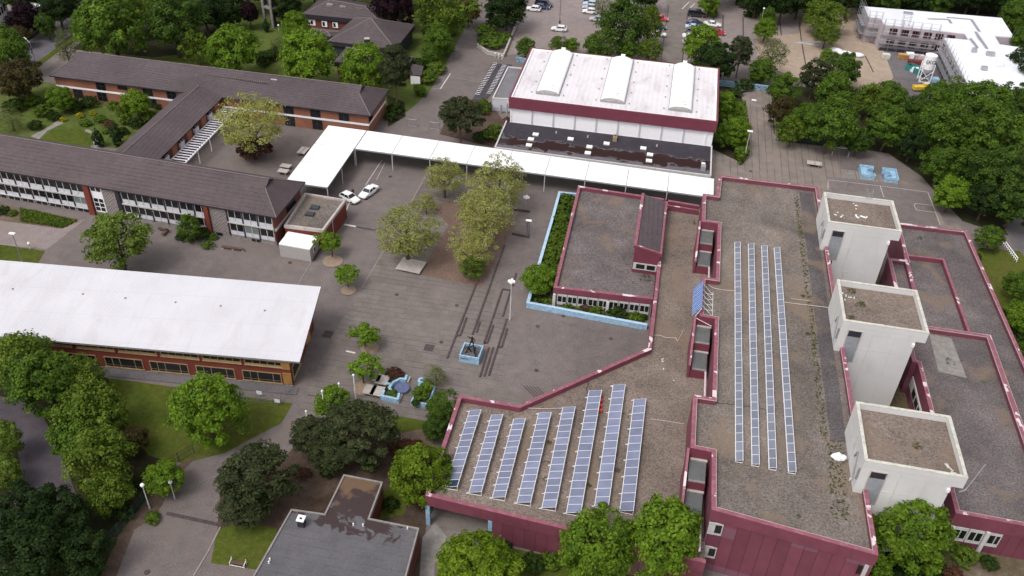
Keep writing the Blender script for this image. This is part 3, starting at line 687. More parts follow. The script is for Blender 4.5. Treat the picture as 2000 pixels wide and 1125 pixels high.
# stair hoods in the three recesses along the step between the low and the high roof
def hood(yn, x0=9.45, x1=11.75):
    d = yn - 126.0
    prof = [(126.0, 10.45), (125.95, 8.95), (122.9, 8.2), (122.85, 6.9), (119.7, 6.1), (119.65, 4.72), (126.0, 4.72)]
    prof = [(y + d, z) for y, z in prof]
    b = MB(); L = [(x0, y, z) for y, z in prof]; R__ = [(x1, y, z) for y, z in prof]
    b.face(L); b.face(list(reversed(R__)))
    for i in (0, 2, 4): b.face([L[i], R__[i], R__[i + 1], L[i + 1]])
    h_ = b.build('stair_hood', M['redplain'], mainb)
    for i in (1, 3):
        b = MB(); p, q = prof[i], prof[i + 1]; dz = .04
        b.face([(x0 + .2, p[0], p[1] + dz), (x1 - .1, p[0], p[1] + dz), (x1 - .1, q[0], q[1] + dz), (x0 + .2, q[0], q[1] + dz)]); b.build('roof_glazing', M['slateglass'], h_)
        b = MB(); b.box(x0 + .3, p[0] - .35, p[1] - .02, x1, p[0] - .02, p[1] + .12); b.build('flashing', M['concrete_l'], h_)
        b = MB(); b.box(x0 + .3, q[0], q[1] + .0, x1 - .1, q[0] + .28, q[1] + .14); b.build('gutter', M['concrete'], h_)
    b = MB(); T = [(y, z + .35) for y, z in prof[:6]]
    pts = [(126 + d, 10.5), (119.5 + d, 7.0)]
    b.face([(x0 - .3, pts[0][0], 4.8), (x0 - .3, pts[0][0], pts[0][1]), (x0 - .3, pts[1][0], pts[1][1]), (x0 - .3, pts[1][0], 4.8)])
    b.face([(x0, pts[0][0], 4.8), (x0, pts[1][0], 4.8), (x0, pts[1][0], pts[1][1]), (x0, pts[0][0], pts[0][1])])
    b.face([(x0 - .3, pts[0][0], pts[0][1]), (x0, pts[0][0], pts[0][1]), (x0, pts[1][0], pts[1][1]), (x0 - .3, pts[1][0], pts[1][1])])
    b.face([(x0 - .3, pts[1][0], 4.8), (x0 - .3, pts[1][0], pts[1][1]), (x0, pts[1][0], pts[1][1]), (x0, pts[1][0], 4.8)])
    b.build('cheek_wall', M['coping'], h_)
for yn in (126.0, 101.3, 76.15): hood(yn)
for y0, y1 in ((111.0, 119.3), (85.5, 94.6), (64.9, 69.4)):
    b = MB(); b.tube((11.55, y0, 6.4), (11.55, y1, 6.4), .14, n=6); b.build('white_pipe', M['pinkwhite'], mainb)
# front windows of the high block
for (u, z0, z1) in ((.55, 6.5, 8.5), (.55, 2.3, 4.3), (15.9, 6.4, 8.5), (15.9, 2.3, 4.3)):
    x = 12.2 + u; y = 67.6 - u * .132 - .1
    f_ = MB(); f_.box(x - (.5 if u < 5 else -.75), y - .06, z0, x + (1.1 if u < 5 else 1.3), y + .05, z1)
    w_ = f_.build('window', M['winframe'], mainb); q = MB(); q.box(x + .25 - (0 if u < 5 else .1), y - .12, z0 + .45, x + .95 - (0 if u < 5 else .35), y - .065, z1 - .25); q.build('pane', M['glass'], w_)
    f2 = MB(); f2.box(x - .02, y - .09, z0 - .02, x + 1.12, y - .062, z1 + .02) if u < 5 else None
# east wings
E1 = [(40.4, 112.6), (52.3, 112.6), (52.6, 76), (57.6, 76), (54.9, 141.6), (43.3, 141.4), (43.3, 130), (40.4, 130)]
E2 = [(41.2, 77.2), (52.5, 76.9), (52.35, 112.5), (40.4, 112.5), (40.3, 104), (41.0, 103.8)]
block(E1, 5.7, .75, 'red', 'gravel2', fascia=1.9)
block(E2, 6.0, .8, 'red', 'gravel2', fascia=2.1)
s_ = MB(); strip(s_, [(43.0, 113), (43.1, 131.7), (49.5, 131.9), (49.9, 113)][::-1], .35, 4.9, 5.72, False, .05); s_.build('parapet', M['coping'], mainb)
s_ = MB(); strip(s_, [(43.3, 130.5), (43.25, 113)][::-1], .1, 4.9, 5.78, False, .3); s_.build('parapet', M['coping'], mainb)
r = MB(); r.face([(43.9, 103.5, 5.24), (47.6, 103.0, 5.24), (47.1, 111.5, 5.24), (44.0, 111.9, 5.24)]); r.build('roof_patch', M['concrete'], mainb)
for (x0, x1) in ((41.7, 43.4), (43.5, 45.2), (45.7, 47.2)):
    y = 77.2 - .11
    f_ = MB(); f_.box(x0, y - .06, 1.3, x1, y + .04, 3.75); w_ = f_.build('window', M['winframe'], mainb)
    q = MB(); q.box(x0 + .2, y - .1, 1.9, x0 + .8, y - .065, 3.3); q.box(x0 + .95, y - .1, 1.9, x1 - .15, y - .065, 3.3); q.build('pane', M['glass'], w_)
for x in (41.45, 45.45):
    c_ = MB(); c_.box(x - .2, 76.75, 0, x + .2, 77.05, 3.9); c_.build('column', M['polewhite'], mainb)
# the window band under the west fascia of the second east wing
b = MB(); b.box(40.85, 80, 2.0, 41.1, 103.5, 3.7); w_ = b.build('window_band', M['winframe'], mainb)
b = MB(); [b.box(40.78, 81 + k * 1.9, 2.3, 40.84, 82.4 + k * 1.9, 3.4) for k in range(11)]; b.build('pane', M['glass'], w_)
b = MB(); b.box(39.3, 86, 0, 40.8, 98, 2.4); b.build('lower_fascia', M['redplain'], mainb)
# stair towers
def tower(y0, y1, desc):
    x0, x1, T = 28.1, 38.9, 15.0
    P = [(x0, y0), (x1 + .1, y0 - .1), (x1, y1), (x0, y1)]
    Bd = [(x0 + .02, y0 + .02), (x1 - 1.1, y0 - .06), (x1 - 1.1, y1 - .1), (x0 + .02, y1 - .02)]
    b = MB(); b.prism(Bd, 0, T - 1.75, top=False); b.prism(P, T - 1.75, T - .93, top=False, bottom=True)
    tw = b.build('stair_tower', M['render'], mainb, label=desc)
    s_ = MB(); strip(s_, P, .34, T - .92, T - .05, True, .0); s_.build('parapet', M['render'], tw); s_ = MB(); strip(s_, P, .37, T - .05, T, True, .02); s_.build('coping', M['lichen'], tw)
    r = MB(); r.face([(p[0], p[1], T - .85) for p in P]); r.build('roof', M['gravel3'], tw)
    b = MB(); b.box(x0 + 1.1, y0 - .06, 12.55, x0 + 2.75, y0 - .012, 13.55); b.build('opening', M['darktrim'], tw)
    b = MB(); b.box(x0 + 1.1, y0 - .06, 8.2, x0 + 2.75, y0 - .014, 12.5); b.build('door', M['polegrey'], tw)
    b = MB(); b.box(x0 + .75, y0 - .08, 3.0, x0 + 2.3, y0 - .015, 8.0); b.build('opening', M['darktrim'], tw)
    b = MB(); b.tube((x0 - .12, y0 + 1.2, 10.4), (x0 - .12, y0 + 2.6, 13.6), .09); b.tube((x0 - .12, y0 + 2.6, 13.6), (x0 - .12, y0 + 3.2, 12.2), .09)
    b.tube((x0 - .12, y0 + .3, 11.6), (x0 - .12, y0 + .3, 13.4), .12); b.build('flue', M['metal'], tw)
    b = MB(); b.box(x1 - 1.45, y0 - .3, 12.4, x1 - 1.12, y0 + .0, 12.9); b.build('wall_lamp', M['lampglass'], tw)
    b = MB(); [b.box(xx, y0 - .045, .2, xx + .035, y0 - .0, 14.0) for xx in (x0 + 4.2, x0 + 7.1)]; b.box(x0 + 2.9, y0 - .045, 10.6, x1 - 1.2, y0, 10.64); b.build('panel_joint', M['lichen'], tw)
    b = MB(); b.box(x0 + 1.0, y0 - .1, 8.2, x0 + 1.1, y0, 13.6); b.box(x0 + 2.75, y0 - .1, 8.2, x0 + 2.85, y0, 13.6); b.box(x0 + 1.0, y0 - .12, 13.55, x0 + 2.85, y0, 13.65); b.build('opening_frame', M['concrete_l'], tw)
    # panel joints on the west face
    b = MB(); b.box(x0 - .035, y0 + 4.6, 9.8, x0 + .0, y0 + 4.72, 14.9); b.box(x0 - .035, y0 + .1, 12.3, x0 + .0, y1 - .1, 12.36); b.build('panel_joint', M['lichen'], tw)
    return tw
tower(123.5, 132.4, 'farthest white stair tower, with a ladder over its parapet')
tower(99.2, 108.5, 'middle white stair tower, with grass tufts on its roof')
tower(74.3, 83.8, 'nearest white stair tower, with torn roofing in its corner')
# roof clutter that belongs to the building: bare walkway strip of darker felt along the towers
b = MB(); b.face([(25.9, 66.2, UZ - .785), (28.6, 66.0, UZ - .785), (28.4, 140.5, UZ - .785), (24.4, 140.5, UZ - .785), (24.6, 138), (26.5, 138)][:0] or [(26.3, 82, UZ - .785), (28.2, 82, UZ - .785), (28.2, 140.6, UZ - .785), (25.9, 140.6, UZ - .785)])
b.build('roof_walkway', M['walk'] if 'walk' in M else M.setdefault('walk', mk_gravelroof('roof_walkway_dark', (.105, .094, .095))), mainb)

# ------------------------------------------------------------------ solar panels
def panel_row(name, label, group, p0, p1, w, n, z_lo, z_hi, mat, tiltdir=1):
    "a rack from p0 to p1, n modules; low edge on the left, high edge on the right (tiltdir 1)"
    a, c = Vector(p0), Vector(p1); d = c - a; L = d.length; d.normalize(); nrm = Vector((d.y, -d.x)) * (w / 2)
    ang = math.atan2(d.y, d.x); t = thing(name, label, 'solar panels', (a.x, a.y, z_lo - .25), group); t.rotation_euler = (0, 0, ang)
    zl, zh = .25, .25 + (z_hi - z_lo)
    zL, zR = (zl, zh) if tiltdir > 0 else (zh, zl)    # local y: +y is left of travel
    b = MB(); hw = w / 2; step = L / n
    for y, z in ((hw, zL), (-hw, zR)):
        b.box(0, y - .03, z - .1, L, y + .03, z + .02)
    for k in range(0, n + 1, 2):
        x = min(L - .04, k * step + .04)
        so_ = .35 if mat == 'solar' else 0.0; b.tube((x, hw + so_, 0.02), (x, hw, zL), .04, n=4); b.tube((x, -hw, 0), (x, -hw, zR - .1), .04, n=4); b.tube((x, hw + so_, .03), (x, -hw, .03), .04, n=4)
    b.build('rack', M['alu'], t, local=True)
    key = 'pan_%s_%.3f_%.3f_%.2f_%s' % (mat, step, w, zR - zL, tiltdir)
    if key not in PROTO:
        q = MB(); h = hw - .03; g = .032; zz = lambda y: zL + (zR - zL) * (hw - y) / w + .05
        q.face([(g, -h, zz(-h)), (step - g, -h, zz(-h)), (step - g, h, zz(h)), (g, h, zz(h))], 0)
        for (xa, xb) in ((0, g), (step - g, step)):
            q.face([(xa, -h, zz(-h) + .004), (xb, -h, zz(-h) + .004), (xb, h, zz(h) + .004), (xa, h, zz(h) + .004)], 1)
        for (ya, yb) in ((-hw, -h + .015), (h - .015, hw)):
            q.face([(0, ya, zz(ya) + .01), (step, ya, zz(ya) + .01), (step, yb, zz(yb) + .01), (0, yb, zz(yb) + .01)], 1)
        q.face([(0, -hw, zz(-hw) - .05), (0, hw, zz(hw) - .05), (step, hw, zz(hw) - .05), (step, -hw, zz(-hw) - .05)], 1)
        me = bpy.data.meshes.new('solar_panel'); me.from_pydata(q.v, [], q.f); me.materials.append(M[mat]); me.materials.append(M['alu']); me.polygons.foreach_set('material_index', q.m); me.update()
        PROTO[key] = me
    for k in range(n):
        o = bpy.data.objects.new('solar_panel', PROTO[key]); COL.objects.link(o); o.parent = t; o.location = (k * step, 0, 0)
        if k < 2 and 'leaf stains' in label and k == 0: o.material_slots[0].link = 'OBJECT'; o.material_slots[0].material = M['solardark']
    return t
ZR = 4.72
rows = [((917, 800), (940, 800), (869, 950), (893, 950), 12, 'leftmost blue solar panel row on the low roof, its nearest panels dark with leaf stains'),
        ((960, 808), (982, 810), (916, 960), (940, 961), 13, 'second blue solar panel row from the left end of the low roof'),
        ((1003, 816), (1027, 817), (962, 970), (986, 971), 13, 'third blue solar panel row from the left, the shortest beside the parapet corner'),
        ((1052, 804), (1077, 806), (1010, 980), (1036, 981), 14, 'fourth blue solar panel row from the left on the low roof'),
        ((1099, 793), (1124, 795), (1059, 990), (1085, 991), 15, 'fifth blue solar panel row from the left on the low roof'),
        ((1150, 761), (1176, 762), (1107, 1000), (1134, 1001), 17, 'long blue solar panel row with a red plastic cable reel beside its far end'),
        ((1197, 750), (1222, 751), (1162, 986), (1188, 987), 16, 'blue solar panel row reaching farthest back, right of the red cable reel'),
        ((1238, 778), (1262, 779), (1211, 996), (1237, 998), 14, 'rightmost blue solar panel row on the low roof, nearest the high block')]
for a_, b_, c_, d_, n, lab in rows:
    fa, fb = W(*a_, ZR + .45), W(*b_, ZR + .85); na, nb = W(*c_, ZR + .45), W(*d_, ZR + .85)
    p1 = ((fa[0] + fb[0]) / 2, (fa[1] + fb[1]) / 2); p0 = ((na[0] + nb[0]) / 2, (na[1] + nb[1]) / 2)
    w = (math.hypot(fa[0] - fb[0], fa[1] - fb[1]) + math.hypot(na[0] - nb[0], na[1] - nb[1])) / 2
    panel_row('solar_panel_row', lab, 'tilted blue solar panel rows on the low roof', p0, p1, w, n, ZR + .3, ZR + .8, 'solar')
rows4 = [((1435, 473), (1446, 473), (1437, 900), (1451, 899), 'leftmost of the four long grey solar panel strips on the high roof'),
         ((1461, 476), (1473, 476), (1468, 907), (1484, 907), 'second long grey solar panel strip from the left on the high roof'),
         ((1487, 480), (1499, 480), (1502, 914), (1517, 914), 'third long grey solar panel strip from the left on the high roof'),
         ((1512, 484), (1523, 483), (1540, 921), (1555, 921), 'long grey solar panel strip nearest the white towers')]
for a_, b_, c_, d_, lab in rows4:
    z = UZ - .8 + .35; fa, fb, na, nb = W(*a_, z), W(*b_, z), W(*c_, z), W(*d_, z)
    panel_row('solar_panel_strip', lab, 'long grey solar panel strips on the high roof', ((na[0] + nb[0]) / 2, (na[1] + nb[1]) / 2), ((fa[0] + fb[0]) / 2, (fa[1] + fb[1]) / 2), .85, 31, z - .12, z + .12, 'solargrey')
# steep bright blue array on the edge of the high block
t = thing('solar_array', 'steep bright blue solar array propped on the wine red edge of the high roof', 'solar panels', (9.6, 106, 9.0))
Q = [W(1356, 554, 10.6), W(1374, 550, 11.6), W(1371, 602, 11.6), W(1353, 607, 10.6)]
xl = (Q[0][0] + Q[3][0]) / 2; xr = (Q[1][0] + Q[2][0]) / 2; yt = (Q[0][1] + Q[1][1]) / 2; yb = (Q[2][1] + Q[3][1]) / 2
for k in range(6):
    y0 = yb + (yt - yb) * k / 6; y1 = yb + (yt - yb) * (k + 1) / 6
    b = MB(); b.face([(xl, y0 + .04, 9.9), (xl, y1 - .04, 9.9), (xr, y1 - .04, 11.7), (xr, y0 + .04, 11.7)][::-1], 0); b.face([(xl, y0, 9.86), (xr, y0, 11.66), (xr, y1, 11.66), (xl, y1, 9.86)], 1)
    for f_ in (.5,):
        ym = (y0 + y1) / 2; b.face([(xl, ym - .02, 9.92), (xr, ym - .02, 11.72), (xr, ym + .02, 11.72), (xl, ym + .02, 9.92)], 1)
    b.build('solar_panel', [M['solarblue'], M['alu']], t)
b = MB()
for k in range(5):
    y = yb + (yt - yb) * (k + .5) / 5; b.tube((xr, y, 11.5), (xr + 1.7, y, 9.75), .04, n=5); b.tube((xl + .1, y, 10.0), (xr + 1.7, y, 9.75), .04, n=5)
b.tube((xr + 1.7, yb, 9.76), (xr + 1.7, yt, 9.76), .04, n=5); b.tube((xl + .3, yb - .8, 10.3), (xr + 1.6, yb - 1.6, 9.8), .04); b.tube((xl + .3, yb - .8, 10.3), (xr, yb, 11.5), .04); b.build('prop_frame', M['alu'], t)

# ------------------------------------------------------------------ sports hall
hall = thing('sports_hall', 'white-roofed sports hall with wine red fascia and three barrel skylights', 'building', (-9, 178, 0))
hx0, hx1, hy0, hy1, HZ = -29.7, 11.9, 165.0, 190.9, 9.0
b = MB(); b.prism([(hx0 + .35, hy0 + .5), (hx1 - .35, hy0 + .5), (hx1 - .35, hy1 - .4), (hx0 + .35, hy1 - .4)], 0, 6.75, top=False); b.build('wall', M['white'], hall)
b = MB(); b.prism([(hx0, hy0), (hx1, hy0), (hx1, hy1), (hx0, hy1)], 6.6, 8.6, top=False, bottom=True); b.build('fascia', M['redplain'], hall)
b = MB(); strip(b, [(hx0, hy0), (hx1, hy0), (hx1, hy1), (hx0, hy1)], .35, 8.4, HZ, True, .04); b.build('parapet', M['redplain'], hall)
b = MB(); strip(b, inset([(hx0, hy0), (hx1, hy0), (hx1, hy1), (hx0, hy1)], .35), .25, 8.5, 8.95, True, 0); b.build('roof_upstand', M['skylight'], hall)
b = MB(); b.face([(hx0 + .3, hy0 + .3, 8.62), (hx1 - .3, hy0 + .3, 8.62), (hx1 - .3, hy1 - .3, 8.62), (hx0 + .3, hy1 - .3, 8.62)]); b.build('roof', M['hallroof'], hall)
for k in range(10):
    x = hx0 + .45 + (hx1 - hx0 - .9) * k / 9.3 + .0
    b = MB(); b.box(x - .13, hy0 + .3, 0, x + .13, hy0 + .52, 6.6); b.build('pilaster', M['pilaster'] if k % 9 else M['white'], hall)
for (a_, c_, e_) in (((1048, 183), (1090, 187), (1092, 103)), ((1174, 198), (1218, 203), (1208, 116)), ((1307, 215), (1349, 219), (1330, 129))):
    A_, B_ = W(*a_, 8.7), W(*c_, 8.7); E_ = W(*e_, 8.7); x0, x1 = A_[0], B_[0]; y0, y1 = (A_[1] + B_[1]) / 2, E_[1] + .6
    xm, hw = (x0 + x1) / 2, (x1 - x0) / 2 + .1; n = 10
    prof = [(xm - hw * math.cos(math.pi * k / n), 8.95 + .72 * math.sin(math.pi * k / n)) for k in range(n + 1)]
    b = MB(); L = 15
    ys = [y0] + [y0 + (y1 - 1.6 - y0) * k / L for k in range(1, L + 1)] + [y1 - .8, y1]
    sc = lambda i: (.55 if i == len(ys) - 1 else (.85 if i == len(ys) - 2 else 1))
    rings = [[(xm + (p[0] - xm) * (1 if i < len(ys) - 2 else (.9 if i == len(ys) - 2 else .6)), y, 8.95 + (p[1] - 8.95) * sc(i)) for p in prof] for i, y in enumerate(ys)]
    for i in range(len(ys) - 1):
        for k in range(n): b.face([rings[i][k], rings[i][k + 1], rings[i + 1][k + 1], rings[i + 1][k]])
    b.face(rings[-1])
    sk = b.build('barrel_skylight', M['skylight'], hall, smooth=True)
    b = MB(); b.face(rings[0]); b.build('end_pane', M['concrete_l'], sk)
    b = MB(); b.box(x0 - .15, y0 - .12, 8.64, x1 + .15, y0 - .02, 9.0); b.box(x0 - .22, y0, 8.64, x0 - .1, y1 - .5, 8.98); b.box(x1 + .1, y0, 8.64, x1 + .22, y1 - .5, 8.98); b.build('kerb', M['polegrey'], sk)
    b = MB(); b.box(xm - .45, y1 - .1, 8.64, xm + .45, y1 + .7, 9.5); b.build('vent_box', M['skylight'], sk)
    b = MB(); [b.box(xm + .2, y0 + q, 9.45, xm + 1.0, y0 + q + .1, 9.68) for q in (1.3, 2.4)]; b.build('vent_slot', M['concrete'], sk)
    for k in range(5):
        for xx in (x0 - 1.1, x1 + 1.1):
            b = MB(); yk = y0 + .4 + (y1 - y0 - 1.5) * k / 4; b.tube((xx, yk, 8.63), (xx, yk, 8.85), .18, .14, 6); b.build('drain_cap', M['polegrey'], hall)
# low annex in front with standing rainwater on its black roof
anx = thing('low_annex', 'low black bitumen roof with brown puddles and small white domes before the sports hall', 'building', (-9, 159, 0))
ax0, ax1, ay0, ay1 = -30.2, 11.7, 153.9, 165.4
b = MB(); b.prism([(ax0, ay0), (ax1, ay0 - .5), (ax1, ay1), (ax0, ay1)], 0, 3.3, top=False); b.build('wall', M['white'], anx)
b = MB(); b.face([(ax0, ay0, 3.3), (ax1, ay0 - .5, 3.3), (ax1, ay1, 3.3), (ax0, ay1, 3.3)]); b.build('roof', M['bitumen'], anx)
b = MB(); strip(b, [(ax0, ay1), (ax0, ay0), (ax1, ay0 - .5), (ax1, ay1)], .22, 3.1, 3.55, False, .05); b.build('roof_edging', M['polewhite'], anx)
for cx_, cy_ in ((375, 137), (335, 177), (318, 228), (672, 175), (832, 242), (818, 294), (978, 214), (1290, 254), (1347, 308), (1338, 360)):
    x, y = W(960 + cx_ / 4.348, 230 + cy_ / 4.348, 3.6); b = MB(); b.box(x - .6, y - .52, 3.31, x + .6, y + .52, 3.5); d_ = b.build('dome_kerb', M['concrete_l'], anx)
    b = MB(); b.prism([(x - .58, y - .5), (x + .58, y - .5), (x + .58, y + .5), (x - .58, y + .5)], 3.5, 3.62, top=False); b.face([(x - .58, y - .5, 3.62), (x + .58, y - .5, 3.62), (x, y, 3.8)]); b.face([(x + .58, y - .5, 3.62), (x + .58, y + .5, 3.62), (x, y, 3.8)]); b.face([(x + .58, y + .5, 3.62), (x - .58, y + .5, 3.62), (x, y, 3.8)]); b.face([(x - .58, y + .5, 3.62), (x - .58, y - .5, 3.62), (x, y, 3.8)]); b.build('roof_dome', M['skylight'], d_)
for cx_, cy_ in ((550, 125), (818, 160), (1405, 237)):
    x, y = W(960 + cx_ / 4.348, 230 + cy_ / 4.348, 3.5); b = MB(); b.tube((x, y, 3.3), (x, y, 3.75), .18, .14, 8); b.build('roof_vent', M['concrete_l'], anx)
x, y = W(1201, 272, 3.5); b = MB(); b.box(x - .4, y - .6, 3.3, x + .4, y + .6, 4.3); q_ = b.build('chimney', M['tan'], anx); b = MB(); b.box(x - .2, y - .25, 4.28, x + .2, y + .2, 4.36); b.build('chimney_opening', M['darktrim'], q_)
x, y = W(1373, 330, 3.5); b = MB(); b.box(x - .45, y - .5, 3.3, x + .45, y + .6, 4.2); q_ = b.build('ventilation_unit', M['polegrey'], anx); b = MB(); b.box(x - .4, y + .7, 3.3, x + .3, y + 1.3, 4.2); b.build('vent_hood', M['skylight'], q_)
# small grey-roofed building and bicycle stands left of the hall
sa = thing('store_building', 'small grey flat-roofed store with white walls left of the sports hall', 'building', (-33, 184, 0))
P_ = [(-35.3, 175.9), (-30.4, 176.6), (-30.4, 192.9), (-35.2, 192.7)]
b = MB(); b.prism(P_, 0, 2.8, top=False); b.build('wall', M['spandrel'], sa); b = MB(); b.face([(x, y, 2.82) for x, y in P_]); b.build('roof', M['storeroof'], sa)
b = MB(); strip(b, P_, .25, 2.6, 3.05, True, .04); b.build('roof_edging', M['polewhite'], sa)
b = MB(); b.box(-35.1, 175.6, .9, -33.9, 175.75, 1.0); b.tube((-33.2, 175.3, 0), (-33.2, 175.3, 2), .25); b.tube((-31.9, 175.6, 0), (-31.9, 175.6, 2.3), .2); b.build('service_pipes', M['polegrey'], sa)
P_ = WL([(922, 196), (948, 198), (1000, 134), (1000, 127), (961, 124)])
sheet('bicycle_ground', 'asphalt_dark', xy=P_)
bk = thing('bicycle_racks', 'two long rows of bicycle stands on dark ground left of the store', 'bike rack', (W(955, 160)[0], W(955, 160)[1], 0))
for (p0, p1, n) in (((932, 190), (967, 129), 20), ((955, 188), (985, 133), 20)):
    a0, a1 = W(*p0), W(*p1)
    for k in range(n):
        f_ = k / (n - 1); x = a0[0] + (a1[0] - a0[0]) * f_; y = a0[1] + (a1[1] - a0[1]) * f_
        b = MB(); b.tube((x - .55, y, 0), (x - .55, y, .75), .02, n=4); b.tube((x + .55, y, 0), (x + .55, y, .75), .02, n=4); b.tube((x - .55, y, .75), (x + .55, y, .75), .035, n=4); b.build('stand', M['metal'], bk)

# ------------------------------------------------------------------ covered walkway
cp = thing('covered_walkway', 'long white L-shaped walkway canopy on thin steel posts', 'canopy', (-30, 150, 0))
CZ = 3.8
def bay(q, name='roof_panel'):
    b = MB(); c0 = [sum(p[0] for p in q) / 4, sum(p[1] for p in q) / 4]
    P = [(p[0] + (c0[0] - p[0]) * .012, p[1] + (c0[1] - p[1]) * .012) for p in q]
    b.prism(P, CZ - .32, CZ - .02, mi=1, top=False, bottom=True)
    for i in range(4): b.face([(P[i][0], P[i][1], CZ - .02), (P[(i + 1) % 4][0], P[(i + 1) % 4][1], CZ - .02), (c0[0], c0[1], CZ + .12)], 0)
    b.build(name, [M['canopy'], M['polegrey']], cp)
far = [(718, 255), (790, 266), (857, 277), (927, 289), (999, 299), (1076, 305), (1152, 315), (1228, 326), (1307, 337), (1387, 347), (1396, 349)]
F0, F1 = W(718, 255, CZ), W(1396, 349, CZ); N0, N1 = W(693, 290, CZ), W(1396, 386, CZ)
xs = [(N0[0] + (W(px, py, CZ)[0] - N0[0])) for px, py in ((693, 290), (765, 300), (838, 312), (911, 321), (986, 332), (1063, 344), (1142, 354), (1222, 367), (1303, 378), (1384, 387))] + [12.25]
def yn_(x): return N0[1] + (N1[1] - N0[1]) * (x - N0[0]) / (N1[0] - N0[0])
def yf_(x): return F0[1] + (F1[1] - F0[1]) * (x - F0[0]) / (F1[0] - F0[0])
for i in range(len(xs) - 1): bay([(xs[i], yn_(xs[i])), (xs[i + 1], yn_(xs[i + 1])), (xs[i + 1], yf_(xs[i + 1])), (xs[i], yf_(xs[i]))])
LW0, LW1 = (-64.6, 153.6), (-64.0, 131.6)
yy = [yf_(-60) + .1, yn_(-56.1), W(664, 325, CZ)[1], W(640, 366, CZ)[1]]
for i in range(3):
    q = [(-64.2, yy[i + 1]), (-56.15, yy[i + 1]), (-56.15, yy[i] if i else yf_(-56.2)), (-64.2, yy[i])]; bay(q)
for x in xs[:-1]:
    for y in (yn_(x) + .12, yf_(x) - .3):
        b = MB(); b.tube((x, y, 0), (x, y, CZ - .3), .09, n=6); b.build('post', M['polewhite'], cp)
for y in yy[1:]:
    for x in (-64.0, -56.3):
        b = MB(); b.tube((x, y + .15, 0), (x, y + .15, CZ - .3), .09, n=6); b.build('post', M['polewhite'], cp)

# ------------------------------------------------------------------ pitched roofs
class Fr:
    def __init__(s, o, ang): s.o = o; s.c = math.cos(ang); s.s = math.sin(ang); s.a = ang
    def __call__(s, u, v, z=None):
        p = (s.o[0] + s.c * u - s.s * v, s.o[1] + s.s * u + s.c * v); return p if z is None else (p[0], p[1], z)
def gablet_roof(par, fr, u0, u1, v0, v1, ze, zr, g, ins, mat, left=True, right=True, t=.25):
    "ridge roof with half-hipped ends: the hip rises to g of the height, a small gablet closes the rest"
    vm = (v0 + v1) / 2; zg = ze + (zr - ze) * g; hv = (v1 - v0) / 2 * (1 - g)
    ul = u0 + ins if left else u0; ur = u1 - ins if right else u1
    b = MB()
    fe0, fe1, be0, be1 = fr(u0, v0, ze), fr(u1, v0, ze), fr(u0, v1, ze), fr(u1, v1, ze)
    R0, R1 = fr(ul, vm, zr), fr(ur, vm, zr); FL, FR_ = fr(ul, vm - hv, zg), fr(ur, vm - hv, zg); BL, BR = fr(ul, vm + hv, zg), fr(ur, vm + hv, zg)
    if not left: FL = BL = R0; fe0, be0 = fr(u0, v0, ze), fr(u0, v1, ze)
    b.face([fe0, fe1, FR_, R1, R0] + ([FL] if left else [])); b.face([be1, be0] + ([BL] if left else []) + [R0, R1, BR])
    if right: b.face([fe1, be1, BR, FR_])
    if left: b.face([be0, fe0, FL, BL])
    ro = b.build('roof', M[mat], par)
    b = MB()
    if right: b.face([FR_, BR, R1])
    if left: b.face([BL, FL, R0])
    if b.f: b.build('gablet', M['darktrim'], ro)
    b = MB()
    L = [(R0, R1)]
    if right: L += [(FR_, fe1), (BR, be1)]
    if left: L += [(FL, fe0), (BL, be0)]
    for p, q in L: b.tube((p[0], p[1], p[2] + .03), (q[0], q[1], q[2] + .03), .09, n=5)
    b.build('ridge_tiles', M['ridge'], ro)
    b = MB(); E_ = [fr(u0, v0), fr(u1, v0), fr(u1, v1), fr(u0, v1)]
    b.prism(E_, ze - t, ze - .01, top=False, bottom=True); b.build('eaves', M['darktrim'], ro)
    return ro
# two-storey school wing with ribbon windows
sw = thing('classroom_wing', 'long two-storey classroom wing with dark tiled roof and rows of white framed windows', 'building', (-85, 122, 0))
SF = Fr((-60.3, 117.2), math.atan2(-2.4, 51.7))
b = MB(); b.prism([SF(-78, 0), SF(0, 0), SF(0, 10.6), SF(-78, 10.6)], 0, 6.2, top=False); b.build('wall', M['brickdark'], sw)
gablet_roof(sw, SF, -79, .9, -.55, 11.2, 6.25, 9.7, .72, 3.6, 'tiles')
b = MB(); b.prism([SF(-35, -.06), SF(0.02, -.06), SF(0.02, 0), SF(-35, 0)], 0, .85); b.build('plinth', M['concrete'], sw)
def school_unit():
    b = MB(); Wd = 2.72
    b.box(.12, -.1, .72, Wd - .02, -.01, .8); b.box(.12, -.1, 2.2, Wd - .02, -.01, 2.32)
    for x in (.12, 1.0 + .36, Wd - .14): b.box(x, -.1, .8, x + .12, -.01, 2.2)
    fr_ = b.build('window', M['winframe'])
    b = MB(); b.box(.24, -.06, .8, 1.36, -.012, 2.2); b.box(1.48, -.06, .8, Wd - .14, -.012, 2.2); b.build('pane', M['glass'], fr_, local=True)
    b = MB(); b.box(.14, -.09, .0, 1.34, -.011, .7); b.box(1.42, -.09, .0, Wd - .04, -.011, .7); b.build('spandrel', M['spandrel'], fr_, local=True)
    b = MB(); b.box(-.1, -.2, -.25, .1, -.011, 2.4); b.build('mullion', M['darktrim'], fr_, local=True)
    return fr_
su = school_unit(); su_k = kids(su); first = [True]
